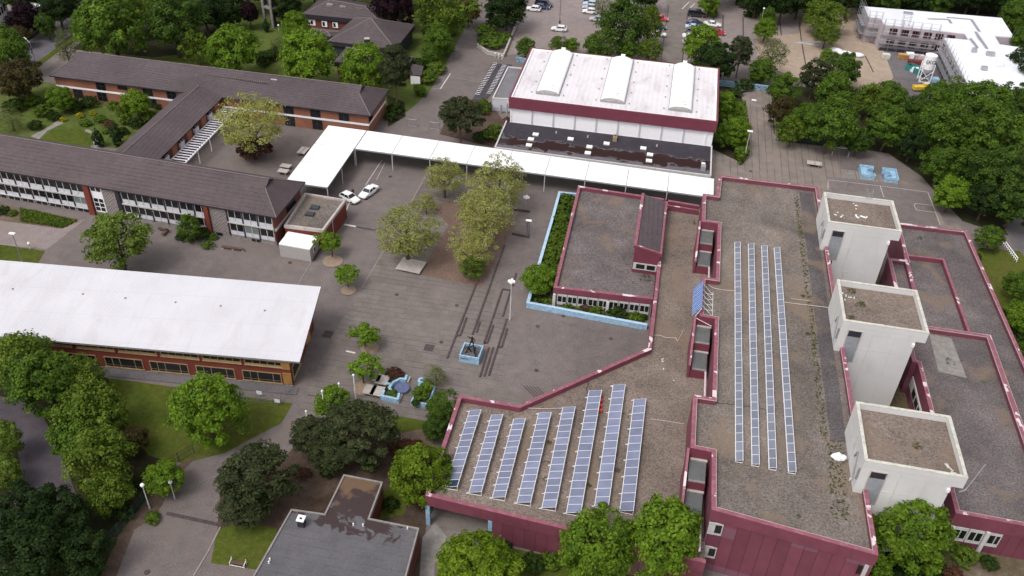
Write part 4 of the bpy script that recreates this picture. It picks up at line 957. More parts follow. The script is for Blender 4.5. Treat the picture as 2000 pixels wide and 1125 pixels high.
def put_unit(u, z, par, fr, blind=False, sc=1.0, szs=1.0):
    if first[0]: o = su; ks = su_k; first[0] = False
    else:
        o = su.copy(); COL.objects.link(o); ks = []
        for k in su_k: q = k.copy(); COL.objects.link(q); q.parent = o; ks.append(q)
    o.parent = par; p = fr(u, 0, z); L = Vector(par.location); o.location = Vector(p) - L; o.rotation_euler = (0, 0, fr.a); o.scale = (sc, 1, szs)
    if blind:
        for q in ks:
            if q.name.startswith('pane'): q.material_slots[0].link = 'OBJECT'; q.material_slots[0].material = M['glassgreen']
    return o
for i in range(3):
    put_unit(-8.45 + i * 2.77, 3.55, sw, SF); put_unit(-8.45 + i * 2.77, .9, sw, SF, blind=(i == 1))
for i in range(6):
    put_unit(-28.4 + i * 2.77, 3.55, sw, SF); put_unit(-28.4 + i * 2.77, .9, sw, SF)
for i in range(13):
    put_unit(-38.2 - i * 2.77, 3.55, sw, SF); put_unit(-38.2 - i * 2.77, 1.1 - .015 * i, sw, SF, blind=(i == 0), szs=.9)
for i in range(13):
    b = MB(); u = -38.2 - i * 2.77; b.prism([SF(u + .12, -.1), SF(u + 2.6, -.1), SF(u + 2.6, -.01), SF(u + .12, -.01)], .05, .85); f_ = b.build('window', M['winframe'], sw)
    b = MB(); b.prism([SF(u + .25, -.13), SF(u + 1.3, -.13), SF(u + 1.3, -.1), SF(u + .25, -.1)], .12, .8); b.prism([SF(u + 1.42, -.13), SF(u + 2.5, -.13), SF(u + 2.5, -.1), SF(u + 1.42, -.1)], .12, .8); b.build('pane', M['glass'], f_)
for (u0, u1, z1) in ((-28.4, -11.75, 3.48), (-8.5, -.1, 3.48), (-71.5, -35.4, 3.48)):
    b = MB(); b.prism([SF(u0, -.28), SF(u1, -.28), SF(u1, -.0), SF(u0, -.0)], 3.28, 3.5, bottom=True); b.build('floor_band', M['winframe'], sw)
b = MB(); b.prism([SF(-71.5, -.28), SF(-35.4, -.28), SF(-35.4, -.0), SF(-71.5, -.0)], .88, 1.02, bottom=True); b.build('floor_band', M['winframe'], sw)
for (u0, u1, m_, z0) in ((-11.7, -8.65, 'pattern', .85), (-31.9, -29.4, 'pattern', .85)):
    b = MB(); b.prism([SF(u0, -.12), SF(u1, -.12), SF(u1, -.0), SF(u0, -.0)], z0, 6.15); b.build('patterned_panel', M[m_], sw)
for (u0, u1) in ((-12.6, -11.75), (-35.4, -34.3)):
    b = MB(); b.prism([SF(u0, -.5), SF(u1, -.5), SF(u1, -.0), SF(u0, -.0)], 0, 6.15); b.build('brick_pier', M['brickred'], sw)
b = MB(); b.prism([SF(-29.3, -.3), SF(-28.55, -.3), SF(-28.55, 0), SF(-29.3, 0)], 0, 6.15); b.build('dark_pier', M['darktrim'], sw)
b = MB(); b.prism([SF(-34.2, -.1), SF(-32.0, -.1), SF(-32.0, 0), SF(-34.2, 0)], .7, 6.1); f_ = b.build('stair_window', M['white'], sw)
for (za, zb) in ((1.0, 1.7), (1.9, 2.6), (2.8, 3.5), (5.0, 5.9)):
    b = MB(); b.prism([SF(-34.0, -.14), SF(-33.2, -.14), SF(-33.2, -.1), SF(-34.0, -.1)], za, zb); b.prism([SF(-33.0, -.14), SF(-32.2, -.14), SF(-32.2, -.1), SF(-33.0, -.1)], za, zb); b.build('pane', M['glass'], f_)
for u in (-11.2, -4.6, -3.7):
    b = MB(); b.prism([SF(u, -.12), SF(u + (1.2 if u < -10 else .7), -.12), SF(u + (1.2 if u < -10 else .7), -.06), SF(u, -.06)], .15, .65); b.build('cellar_window', M['glass'], sw)
b = MB(); b.prism([SF(.0, 4.8), SF(.09, 4.8), SF(.09, 8.3), SF(.0, 8.3)], 3.6, 5.9); b.build('side_window', M['glass'], sw)
b = MB(); b.prism([SF(.0, -.1), SF(.3, -.1), SF(.3, 10.6), SF(.0, 10.6)], 3.0, 3.35, bottom=True); b.build('stone_band', M['concrete_l'], sw)
# low link building and white site cabin beside it
lk = thing('link_building', 'low brick link building with brown gravel roof and two small rooflights', 'building', (-56, 123, 0))
P_ = [(-58.9, 118.2), (-52.2, 118.4), (-51.7, 128.3), (-59.3, 128.6)]
b = MB(); b.prism(P_, 0, 3.3, top=False); b.build('wall', M['brickred'], lk); b = MB(); b.face([(x, y, 3.45) for x, y in P_]); b.build('roof', M['gravel'], lk)
b = MB(); strip(b, P_, .28, 3.25, 3.8, True, .12); b.build('roof_edging', M['concrete_l'], lk)
for px, py in ((605, 418), (615, 405)):
    x, y = W(px, py, 3.6); b = MB(); b.obox((x, y), 0, .75, .55, 3.46, 3.75); b.build('rooflight', M['slate'], lk)
b = MB(); b.tube((-51.9, 122, .3), (-51.9, 122, 3.5), .06); b.build('downpipe', M['polewhite'], lk)
ct = thing('site_cabin', 'white two-module site cabin with flat pale roof beside the link building', 'cabin', (-55.8, 116.3, 0))
for k, (ya, yb_) in enumerate(((114.3, 117.05), (117.1, 119.9 - 1.8))):
    Q_ = [(-58.5, ya), (-53.0, ya - .3), (-52.95, yb_ - .3), (-58.4, yb_)]
    b = MB(); b.prism(Q_, .05, 2.5, top=False, bottom=True); b.build('wall', M['concrete_l'] if False else M['cabin'] if 'cabin' in M else M.setdefault('cabin', simple('cabin_wall', (.40, .385, .37), .6, v=.04)), ct)
    b = MB(); b.prism(Q_, 2.5, 2.68); b.build('roof', M['canopy'], ct)
b = MB(); b.box(-53.0, 115.3, 1.0, -52.9, 116.0, 2.1); f_ = b.build('window', M['white'], ct); b = MB(); b.box(-52.9, 115.42, 1.15, -52.86, 115.88, 1.95); b.build('pane', M['glass'], f_)
b = MB(); b.box(-52.75, 114.3, .35, -52.6, 117.6, .5); b.build('cable_duct', M['darktrim'], ct)

# brick two-storey wing at the back
bw = thing('brick_wing', 'long orange brick wing with white stone band, tall dark windows and brown tiled roof', 'building', (-90, 163, 0))
BF = Fr((-57.3, 158.2), math.atan2(-.3, 70)); 
b = MB(); b.prism([BF(-69.6, 0), BF(0, 0), BF(0, 11.2), BF(-69.6, 11.2)], 0, 5.0, top=False); b.build('wall', M['brick'], bw)
gablet_roof(bw, BF, -70.3, .7, -.6, 11.8, 5.0, 8.3, .7, 3.6, 'tiles2')
b = MB(); b.prism([BF(-69.7, -.1), BF(.1, -.1), BF(.1, 0), BF(-69.7, 0)], 2.35, 2.75, bottom=True); b.prism([BF(0.001, 0), BF(.1, 0), BF(.1, 11.2), BF(0.001, 11.2)], 2.35, 2.75, bottom=True); b.build('stone_band', M['white'], bw)
def dwin(u, z0, z1, w=2.2, fr=BF, par=bw):
    b = MB(); b.prism([fr(u, -.06), fr(u + w, -.06), fr(u + w, -.0), fr(u, -.0)], z0, z1, bottom=True); f_ = b.build('window', M['darktrim'], par)
    b = MB()
    for k in range(2):
        for (za, zb) in ((z0 + .15, (z0 + z1) / 2 - .05), ((z0 + z1) / 2 + .1, z1 - .12)):
            ua = u + .12 + k * (w / 2 - .02); b.prism([fr(ua, -.085), fr(ua + w / 2 - .2, -.085), fr(ua + w / 2 - .2, -.062), fr(ua, -.062)], za, zb)
    b.build('pane', M['glass'], f_)
for u in (-60.1, -55.1, -49.4, -44, -12.4, -18.2, -6.3, -37): dwin(u, 2.8 if u not in (-55.1,) else 3.5, 4.9)
for u in (-66, -60.4, -49, -18.2, -12.2): dwin(u, .1 if u > -50 else .3, 2.25)
b = MB(); b.prism([BF(.001, .4), BF(.07, .4), BF(.07, 2.4), BF(.001, 2.4)], 2.9, 4.8); b.build('side_window', M['glass'], bw)
x, y = W(540, 158, 7.3); b = MB(); b.box(x - .9, y - .6, 6.2, x + .9, y + .6, 7.7); cq = b.build('chimney', M['darktrim'], bw); b = MB(); b.box(x - .95, y - .65, 7.7, x + .4, y + .4, 7.85); b.build('chimney_cap', M['concrete_l'], cq)
for k in range(32):
    x, y = W(398 + k * 3.9, 142.5 + k * .55, 7.7); b = MB(); b.box(x - .12, y - .1, 7.35, x + .12, y + .1, 7.62); b.build('snow_guard', M['ridge'], bw)
# connecting wing with pergola
cw = thing('connecting_wing', 'single-storey connecting wing with brown roof and alternating white and brick panels', 'building', (-93, 146, 0))
CF = [(-97.2, 132), (-88.8, 132), (-88.8, 158.0), (-97.2, 158.0)]
b = MB(); b.prism(CF, 0, 4.4, top=False); b.build('wall', M['brickdark'], cw)
b = MB(); z = 4.4
A0, A1 = (-98.2, 128.5), (-98.0, 159.5); R0, R1 = (-94.6, 128.5), (-94.2, 159.5); C0, C1 = (-88.45, 128.5), (-88.45, 159.5)
b.face([(A0[0], A0[1], 4.5), (R0[0], R0[1], 6.1), (R1[0], R1[1], 6.1), (A1[0], A1[1], 4.5)]); b.face([(R0[0], R0[1], 6.1), (C0[0], C0[1], 4.9), (C1[0], C1[1], 4.9), (R1[0], R1[1], 6.1)])
ro = b.build('roof', M['tiles3'], cw); b = MB(); b.tube((R0[0], R0[1], 6.13), (R1[0], R1[1], 6.13), .1); b.build('ridge_tiles', M['ridge'], ro)
b = MB(); b.prism([A0, (-88.85, 128.5), (-88.85, 159.5), A1], 4.25, 4.48, top=False, bottom=True); b.build('eaves', M['darktrim'], ro)
for k in range(8):
    y0 = 133.2 + k * 3.0; mt = 'spandrel' if k % 2 == 0 else 'brick'
    b = MB(); b.box(-88.79, y0, 3.0, -88.35, y0 + (1.5 if k % 2 == 0 else 1.6), 4.6 if k % 2 else 4.1); b.build('wall_panel', M[mt], cw)
    if k % 2 == 0: b = MB(); b.box(-88.79, y0, 4.11, -88.4, y0 + 1.5, 4.6); b.build('window', M['glass'], cw)
pg = thing('pergola', 'white slatted pergola on posts along the connecting wing', 'pergola', (-87, 146, 0))
b = MB(); b.box(-85.35, 134, 2.75, -85.15, 157.5, 3.0); b.box(-88.45, 134, 2.75, -88.3, 157.5, 2.95); b.build('beam', M['white'], pg)
for k in range(26):
    b = MB(); y0 = 134.2 + k * .92; b.box(-88.3, y0, 2.96, -85.1, y0 + .3, 3.06); b.build('slat', M['spandrel'], pg)
for y0 in (134.5, 139.5, 144.5, 150, 156): b = MB(); b.tube((-85.25, y0, 0), (-85.25, y0, 2.75), .1); b.build('post', M['white'], pg)

# white-roofed two-storey building, lower left
lw = thing('white_roof_building', 'two-storey red brick building under a wide ribbed white metal roof', 'building', (-70, 88, 0))
LF = Fr((-44.9, 85.5), math.atan2(1.8, 20.6))
b = MB(); b.prism([LF(-62, 0), LF(0, 0), LF(-.5, 12.8), LF(-62, 12.8)], 0, 4.6, top=False); b.build('wall', M['brickred'], lw)
f0, f1 = W(585, 707, 5.2), W(0, 657, 5.2); k0, k1 = W(627, 560, 7.5), W(0, 508, 7.5)
ext = lambda a, c, s_: (a[0] + (c[0] - a[0]) * s_, a[1] + (c[1] - a[1]) * s_)
f1, k1 = ext(f0, f1, 1.45), ext(k0, k1, 1.4)
b = MB(); b.face([(f1[0], f1[1], 5.2), (f0[0], f0[1], 5.2), (k0[0], k0[1], 7.5), (k1[0], k1[1], 7.5)]); ro = b.build('roof', M['lwroof'], lw)
b = MB(); b.face([(f1[0], f1[1], 4.9), (k1[0], k1[1], 7.2), (k0[0], k0[1], 7.2), (f0[0], f0[1], 4.9)])
for p, q, zp, zq in ((f1, f0, 5.2, 5.2), (f0, k0, 5.2, 7.5), (k0, k1, 7.5, 7.5)):
    b.face([(p[0], p[1], zp - .3), (q[0], q[1], zq - .3), (q[0], q[1], zq - .01), (p[0], p[1], zp - .01)])
b.build('soffit', M['concrete'], ro)
for px, py in ((25, 565), (162, 575), (245, 583), (343, 591), (431, 598), (517, 607)):
    x, y = W(px, py, 6.6); b = MB(); b.tube((x, y, 6.2), (x, y, 6.75), .14); b.build('roof_vent', M['concrete'], lw)
def lwin(uc, w, z0, z1, n):
    b = MB(); b.prism([LF(uc - w / 2, -.08), LF(uc + w / 2, -.08), LF(uc + w / 2, 0), LF(uc - w / 2, 0)], z0, z1, bottom=True)
    b.prism([LF(uc - w / 2 - .1, -.2), LF(uc + w / 2 + .1, -.2), LF(uc + w / 2 + .1, -.08), LF(uc - w / 2 - .1, -.08)], z0 - .06, z0 + .05, bottom=True)
    f_ = b.build('window', M['tan'], lw); b = MB(); ws = [1, 1, 2, 1] if n == 4 else [1] * n; tot = sum(ws); u = uc - w / 2 + .08
    for q in ws:
        e = (w - .16) * q / tot; b.prism([LF(u + .06, -.11), LF(u + e - .06, -.11), LF(u + e - .06, -.082), LF(u + .06, -.082)], z0 + .5 if n == 4 else z0 + .45, z1 - .12)
        if n == 4: b.prism([LF(u + .06, -.11), LF(u + e - .06, -.11), LF(u + e - .06, -.082), LF(u + .06, -.082)], z0 + .12, z0 + .4)
        u += e
    b.build('pane', M['glass'], f_)
for uc in (-4.2, -10.9, -17.6, -24.2, -31): lwin(uc, 5.6, .45, 2.3, 4)
for uc in (-3.6, -9.6, -15.6, -21.7, -27.8, -34): lwin(uc, 5.5, 3.45, 4.5, 5)
for (z0, z1) in ((.4, 2.5), (3.2, 4.55)): b = MB(); b.prism([LF(-1.15, -.13), LF(.06, -.13), LF(.06, 0), LF(-1.15, 0)], z0, z1); b.build('timber_panel', M['ochre'], lw)
b = MB(); b.prism([LF(.001, .6), LF(.12, .6), LF(.12, 4.2), LF(.001, 4.2)], .4, 3.2); f_ = b.build('side_window', M['tan'], lw); b = MB(); b.prism([LF(.121, .8), LF(.15, .8), LF(.15, 3.9), LF(.121, 3.9)], 1.2, 2.9); b.build('pane', M['glass'], f_)
b = MB(); b.prism([LF(-62, -.15), LF(.15, -.15), LF(.15, .0), LF(-62, 0)], 0, .22); b.build('plinth', M['concrete'], lw)
x, y = LF(.1, 7); b = MB(); b.box(x, y, 1.6, x + .1, y + 1.6, 3.0); b.build('banner', M['ochre'], lw)
sheet('gravel_strip', 'earth', xy=[LF(-50, -.2), LF(-50, -1.7), LF(1, -1.7), LF(1, -.2)])

# grey flat-roofed building at the bottom edge
fb = thing('caretaker_building', 'small T-shaped building with grey weathered bitumen roof and rust stains', 'building', (-28, 60, 0))
P_ = [(-19.4, 50), (-20.1, 62.9), (-26.1, 63.0), (-26.2, 68.5), (-31.1, 68.6), (-31.3, 62.5), (-35.3, 62.3), (-36.1, 50)]
b = MB(); b.prism(P_, 0, 3.8, top=False); b.build('wall', M['brickdark'], fb); b = MB(); b.face([(x, y, 3.9) for x, y in P_]); b.build('roof', M['bitumen2'], fb)
b = MB(); strip(b, P_, .14, 3.4, 4.05, True, .06); b.build('roof_edging', M['concrete'], fb)
x, y = W(589, 1020, 4.4); b = MB(); b.box(x - .38, y - .38, 3.9, x + .38, y + .38, 5.0); cq = b.build('chimney', M['darktrim'], fb); b = MB(); strip(b, [(x - .45, y - .45), (x + .45, y - .45), (x + .45, y + .45), (x - .45, y + .45)], .28, 5.0, 5.15, True, 0); b.build('chimney_cap', M['white'], cq)
for px, py in ((709, 1025), (690, 1024), (796, 1031), (525, 1098), (527, 1092)):
    x, y = W(px, py, 4.1); b = MB(); b.tube((x, y, 3.9), (x, y, 4.25), .1, .09, 6); b.build('vent_pipe', M['lampglass'], fb)

# community buildings with dark pyramid roofs at the top
def hip(par, C4, z0, apexes, mat='tiles2', wall='brickdark', board=True):
    "C4 corners counter-clockwise from front left at eave height; apexes one or two ridge points"
    b = MB(); c_ = [(p[0], p[1], z0) for p in C4]; A_ = apexes[0]; B_ = apexes[-1]
    b.face([c_[0], c_[1], B_, A_] if A_ != B_ else [c_[0], c_[1], A_]); b.face([c_[1], c_[2], B_]); b.face([c_[2], c_[3], A_, B_] if A_ != B_ else [c_[2], c_[3], A_]); b.face([c_[3], c_[0], A_])
    r_ = b.build('roof', M[mat], par)
    b = MB(); [b.tube(p, q, .12, n=5) for p, q in ((c_[0], A_), (c_[1], B_), (c_[2], B_), (c_[3], A_)) + (((A_, B_),) if A_ != B_ else ())]; b.build('ridge_tiles', M['ridge'], r_)
    b = MB(); b.prism(C4, z0 - 1.1, z0 - .02, top=False, bottom=True); b.build('fascia', M['darktrim'], r_)
    b = MB(); b.prism(inset(C4, .5), 0, z0 - 1.1, top=False); b.build('wall', M[wall], par)
cm1 = thing('community_house', 'dark hip-roofed brick house with three pale rooflights beyond the pyramid roof', 'building', (-80, 213, 0))
c1 = [W(590, 27, 3.6), W(690, 37, 3.6), (-69.5, 221), (-88.5, 222.5)]; c1[1] = W(742, 42, 3.6)
hip(cm1, [c1[0], c1[1], W(763, 17, 3.6), W(636, -12, 3.6)], 3.6, [W(645, 0, 6.2) + (6.2,), W(712, 12, 6.2) + (6.2,)])
for px, py in ((645, 8), (671, 12), (702, 15)):
    x, y = W(px, py, 5.6); b = MB(); b.obox((x, y), 0, .8, .7, 5.0, 5.75); b.build('rooflight', M['concrete'], cm1)
for k, (px, py) in enumerate(((603, 41), (612, 42), (635, 45), (656, 47), (667, 44))):
    x, y = W(px, py, 1.5); b = MB(); b.box(x - .7, y - .5, .7, x + .7, y - .3, 2.1); f_ = b.build('window', M['white'], cm1); b = MB(); b.box(x - .5, y - .53, .9, x + .1, y - .51, 1.95); b.build('pane', M['glass'], f_)
cm2 = thing('parish_hall', 'brick hall with a big dark pyramid roof and slate-boarded side wall', 'building', (-70, 200, 0))
hip(cm2, [W(640, 80, 4.2), W(772, 96, 4.2), W(810, 49, 4.2), W(690, 36, 4.2)], 4.2, [W(724, 35, 8.3) + (8.3,)], wall='slate')
x, y = W(717, 83, 5.3); b = MB(); b.box(x - .5, y - .5, 4, x + .5, y + .5, 6.2); q_ = b.build('chimney', M['darktrim'], cm2); b = MB(); b.obox((x, y), .3, .6, .5, 6.2, 6.35); b.build('chimney_cap', M['concrete_l'], q_)
cm3 = thing('parish_annex', 'low dark-roofed annex tucked in front of the pyramid-roofed hall', 'building', (-68, 188, 0))
hip(cm3, [W(652, 121, 3.2), W(795, 132, 3.2), W(808, 111, 3.2), W(676, 92, 3.2)], 3.2, [W(690, 95, 4.6) + (4.6,), W(780, 112, 4.6) + (4.6,)])
cm4 = thing('dark_shed', 'small dark-roofed porch left of the pyramid-roofed hall', 'building', (-80, 200, 0))
hip(cm4, [W(620, 67, 3.0), W(645, 72, 3.0), W(668, 62, 3.0), W(630, 58, 3.0)], 3.0, [W(640, 62, 3.7) + (3.7,)])
gr = thing('garage', 'small garage with brown roof and white door behind the tall pine', 'garage', W(812, 158) + (0,))
P_ = [W(800, 146, 2.3), W(822, 148, 2.3), W(826, 130, 2.3), W(806, 126, 2.3)]
b = MB(); b.prism(P_, 0, 2.28, top=False); b.build('wall', M['brickdark'], gr); b = MB(); b.prism(inset(P_, -.15), 2.29, 2.42); b.build('roof', M['tiles2'], gr)
b = MB(); e0, e1 = Vector(P_[0]), Vector(P_[1]); d = (e1 - e0); n_ = Vector((d.y, -d.x)).normalized() * .06; b.prism([tuple(e0 + d * .08 + n_), tuple(e0 + d * .92 + n_), tuple(e0 + d * .92), tuple(e0 + d * .08)], 0.05, 2.1); b.build('garage_door', M['white'], gr)
# open concrete bell frame
bl = thing('bell_tower', 'open concrete bell tower frame on tall legs in the garden', 'tower', W(535, 50) + (0,))
c0 = W(535, 50)
for dx, dy, mt in ((-2.1, -.3, 'concrete'), (.4, -1.3, 'concrete'), (2.2, .3, 'mosspost'), (-.6, 1.5, 'concrete')):
    if mt not in M: M[mt] = simple('mossy_post', (.22, .27, .04), .9, v=.3)
    b = MB(); b.box(c0[0] + dx - .3, c0[1] + dy - .3, 0, c0[0] + dx + .3, c0[1] + dy + .3, 16); b.build('leg', M[mt], bl)
for z in (4.6, 9, 13):
    b = MB(); b.prism([(c0[0] - 2.2, c0[1] - .4), (c0[0] + .4, c0[1] - 1.5), (c0[0] + 2.3, c0[1] + .3), (c0[0] - .5, c0[1] + 1.6)], z, z + .5, bottom=True); b.build('platform', M['concrete'], bl)
b = MB(); b.box(c0[0] - .55, c0[1] - .5, 0, c0[0] + .55, c0[1] + .6, 4.6); b.box(c0[0] - .8, c0[1] - .5, 5.1, c0[0] + .3, c0[1] + .6, 9); b.build('stair_core', M['slate'], bl)
# houses cut by the top-left corner
tl = thing('white_house', 'white rendered house with dark roof at the top left corner, mostly cut off', 'house', W(-10, 45) + (0,))
P_ = [W(-60, 60), W(17, 34), W(4, 22), W(-60, 30)]
a0, a1 = W(0, 50), W(20, 32); d = Vector((a1[0] - a0[0], a1[1] - a0[1])).normalized(); n_ = Vector((-d.y, d.x))
Q_ = [tuple(Vector(a0) - d * 14), tuple(Vector(a1)), tuple(Vector(a1) + n_ * 9), tuple(Vector(a0) - d * 14 + n_ * 9)]
b = MB(); b.prism(Q_, 0, 4.6, top=False); b.build('wall', M['white'], tl); b = MB(); b.prism(inset(Q_, -.3), 4.6, 4.9); b.build('roof', M['tiles'], tl)
for k in range(4):
    u = 1.2 + k * 1.35; p = Vector(a1) - d * u; q = Vector(a1) - d * (u + .85); b = MB(); b.prism([tuple(q - n_ * .06), tuple(p - n_ * .06), tuple(p), tuple(q)], 2.0, 3.6); b.build('window', M['glass'], tl)
t2 = thing('flat_roof_house', 'grey flat-roofed building with white roof edge at the top left border', 'building', W(45, -10) + (0,))
P_ = [W(10, -12, 3.5), W(79, 12, 3.5), W(88, -2, 3.5), W(60, -40, 3.5)]
b = MB(); b.prism(P_, 0, 3.4, top=False); b.build('wall', M['concrete'], t2); b = MB(); b.face([(x, y, 3.42) for x, y in P_]); b.build('roof', M['road'], t2); b = MB(); strip(b, P_[:2], .4, 3.1, 3.6, False, .1); b.build('roof_edging', M['white'], t2)

# ------------------------------------------------------------------ building site, top right
cs = thing('unfinished_building', 'L-shaped building under construction with new white roof, dark red window surrounds', 'building', (66, 225, 0))
K = lambda px, py: W(px, py, 6.5)
A1 = [K(1688, 12), K(1697, 34), K(1720, 36), K(1727, 48), K(1885, 71), K(1845, 73), K(1895, 161), (84, 199), (82, 228), K(1980, 73), K(1955, 35)]
main_ = [K(1688, 12), K(1697, 34), K(1720, 36), K(1727, 48), K(1886, 71), K(1980, 73), K(1955, 35)]
yl = main_[4][1]
main_ = [(49.3, 247), (49.6, 239.5), (52.6, 239.5), (52.9, 235.2), (71.6, 234.6), (84, 235.4), (84, 248.6)]
wing_ = [(66.8, 203.8), (86, 201.5), (86, 229), (72.5, 230.6), (66.6, 230.4)]
link_ = [(72.4, 230), (79.5, 229), (79.5, 235.5), (72.4, 235.2)]
for P_, z in ((main_, 6.5), (wing_, 6.4), (link_, 6.3)):
    b = MB(); b.prism(P_, 0, z - .25, top=False); b.build('wall', M['pinkpanel'], cs); b = MB(); b.prism(P_, z - .25, z, bottom=True); b.build('roof', M['newroof'], cs)
def cwin(x, y, z0, z1, w, ax):
    b = MB()
    if ax == 'x': b.box(x, y - .1, z0, x + w, y - .0, z1)
    else: b.box(x - .1, y, z0, x, y + w, z1)
    f_ = b.build('window', M['winered' if ax == 'x' else 'winframe'], cs); b = MB()
    for k in range(3):
        if ax == 'x': b.box(x + .12 + k * w / 3, y - .13, z0 + .3, x + (k + 1) * w / 3 - .05, y - .1, z1 - .12)
        else: b.box(x - .13, y + .12 + k * w / 3, z0 + .3, x - .1, y + (k + 1) * w / 3 - .05, z1 - .12)
    b.build('pane', M['glass'], f_)
for k in range(6): cwin(54.6 + k * 2.75, 235.1 - k * .08, 4.1, 5.7, 1.9, 'x')
for k in range(5): cwin(54.6 + k * 2.75, 235.1 - k * .08, 1.2, 2.8, 1.9, 'x')
for k in range(8):
    for z0 in (1.2, 4.1): cwin(66.6, 205.5 + k * 3.1, z0, z0 + 1.6, 1.9, 'y')
b = MB(); b.box(53.2, 234.2, .0, 71.4, 234.6, .7); b.build('cellar_opening', M['darktrim'], cs)
for (p, w_, d_, h_) in (((1905, 98), .8, .8, .9), ((1938, 105), 1.3, 1.0, .8), ((1955, 125), 1.1, 1.1, 1.3), ((1925, 133), .9, .9, .8), ((1778, 25), 1.6, .9, .5), ((1880, 54), .5, .5, 1.0)):
    x, y = W(p[0], p[1], 6.9); b = MB(); b.box(x - w_, y - d_ / 2, 6.5, x + w_ * .4, y + d_ / 2, 6.5 + h_); b.build('roof_vent', M['metal'] if h_ < 1 else M['newroof'], cs)
for px_, z in (([(1812, 37), (1853, 38), (1858, 46)], 6.54), ([(1849, 34), (1897, 38), (1913, 62)], 6.55), ([(1905, 62), (1928, 95)], 6.56), ([(1895, 75), (1909, 93)], 6.57)):
    b = MB(); P_ = WL(px_, 6.5)
    for i in range(len(P_) - 1):
        a_, c_ = Vector(P_[i]), Vector(P_[i + 1]); d = (c_ - a_).normalized(); n_ = Vector((-d.y, d.x)) * .35
        b.face([(a_.x - n_.x, a_.y - n_.y, z + i * .004), (c_.x - n_.x, c_.y - n_.y, z + i * .004), (c_.x + n_.x, c_.y + n_.y, z + i * .004), (a_.x + n_.x, a_.y + n_.y, z + i * .004)])
    b.build('roof_strip', M['metal'], cs)
sc_ = thing('scaffolding', 'grey tube scaffolding standing around the unfinished building', 'scaffold', (53, 234, 0))
def scaf(p0, p1, H_=8.2, n=8, dep=1.0):
    a_, c_ = Vector(p0), Vector(p1); d = c_ - a_; nn = Vector((d.y, -d.x)).normalized() * dep
    for k in range(n + 1):
        p = a_ + d * k / n; b = MB()
        for q in (p, p + nn): b.tube((q.x, q.y, 0), (q.x, q.y, H_), .05, n=4, cap=False)
        for z in (2, 4.2, 6.4): b.tube((p.x, p.y, z), (p.x + nn.x, p.y + nn.y, z), .045, n=4, cap=False)
        b.build('standard', M['metal'], sc_)
    for z in (2, 4.2, 6.4, 7.4):
        b = MB()
        if z < 6: b.prism([(a_.x, a_.y), (c_.x, c_.y), (c_.x + nn.x, c_.y + nn.y), (a_.x + nn.x, a_.y + nn.y)][::-1], z - .04, z)
        else: b.tube((a_.x + nn.x, a_.y + nn.y, z), (c_.x + nn.x, c_.y + nn.y, z), .05, n=4)
        b.tube((a_.x + nn.x, a_.y + nn.y, z + 1), (c_.x + nn.x, c_.y + nn.y, z + 1), .045, n=4); b.build('deck', M['metal'], sc_)
scaf((52.9, 234.9), (66.0, 234.3), n=6); scaf((49.2, 247), (49.3, 239.4), n=4); scaf((66.3, 229), (66.5, 204), n=10); scaf((49.6, 239.3), (52.8, 239.3), n=2)
b = MB()
for dx in (0, 1.8):
    for dy in (0, 1.2): b.tube((57 + dx, 234.6 + dy, 6.5), (57 + dx, 234.6 + dy, 9.4), .05, n=4)
for z in (7.4, 8.2, 9.0): b.tube((57, 234.6, z), (58.8, 234.6, z), .05, n=4); b.tube((57, 235.8, z), (58.8, 235.8, z), .05, n=4)
b.build('roof_ladder', M['metal'], sc_)
# mortar silo
x, y = W(1803, 158); sl_ = thing('mortar_silo', 'white mortar silo with conical cap on a four-legged frame', 'silo', (x, y, 0))
b = MB(); b.tube((x, y, 3.3), (x, y, 6.6), 1.35, 1.35, 14); b.tube((x, y, 6.6), (x, y, 7.0), 1.35, .25, 14); b.tube((x, y, 3.3), (x, y, 1.9), 1.33, .3, 14); b.build('tank', M['white'], sl_)
for dx in (-1.25, 1.25):
    for dy in (-1.1, 1.1): b = MB(); b.box(x + dx - .09, y + dy - .09, 0, x + dx + .09, y + dy + .09, 4.6); b.build('leg', M['white'], sl_)
b = MB()
for dy in (-1.1, 1.1):
    b.tube((x - 1.25, y + dy, .2), (x + 1.25, y + dy, 3), .06, n=4); b.tube((x + 1.25, y + dy, .2), (x - 1.25, y + dy, 3), .06, n=4); b.tube((x - 1.25, y + dy, .15), (x + 1.25, y + dy, .15), .09, n=4)
b.build('brace', M['white'], sl_)
tc = bpy.data.curves.new('lettering', 'FONT'); tc.body = 'EKO'; tc.size = 1.15; tc.extrude = .01; tc.align_x = 'CENTER'; tc.materials.append(M['darktrim'])
tmp_ = bpy.data.objects.new('tmp', tc); COL.objects.link(tmp_); bpy.context.view_layer.update(); tme = bpy.data.meshes.new_from_object(tmp_.evaluated_get(bpy.context.evaluated_depsgraph_get())); bpy.data.objects.remove(tmp_); bpy.data.curves.remove(tc)
to = bpy.data.objects.new('lettering', tme); COL.objects.link(to); to.parent = sl_; to.location = (0, -1.40, 4.9); to.rotation_euler = (rad(90), 0, 0)
def crate(name, label, cat, px, py, sx, sy, sz, mat, group=None, a=0.1, lid=None):
    x, y = W(px, py, sz / 2); t = thing(name, label, cat, (x, y, 0), group)
    b = MB(); b.obox((x, y), a, sx / 2, sy / 2, .12, sz); b.build('load', M[mat], t); b = MB()
    for k in (-1, 0, 1): b.obox((x + math.cos(a) * k * sx * .38, y + math.sin(a) * k * sx * .38), a, .08, sy / 2, 0, .115)
    b.build('pallet', M['tan'], t); b = MB(); b.obox((x, y), a, sx / 2 + .02, .06, .12, sz + .02); b.build('strap', M[lid or 'white'], t); return t
crate('pallet_load', 'orange brown stack of boards on the building site', 'pallet', 1764, 110, 2.4, 1.6, 1.2, 'ochre', 'pallets on the building site')
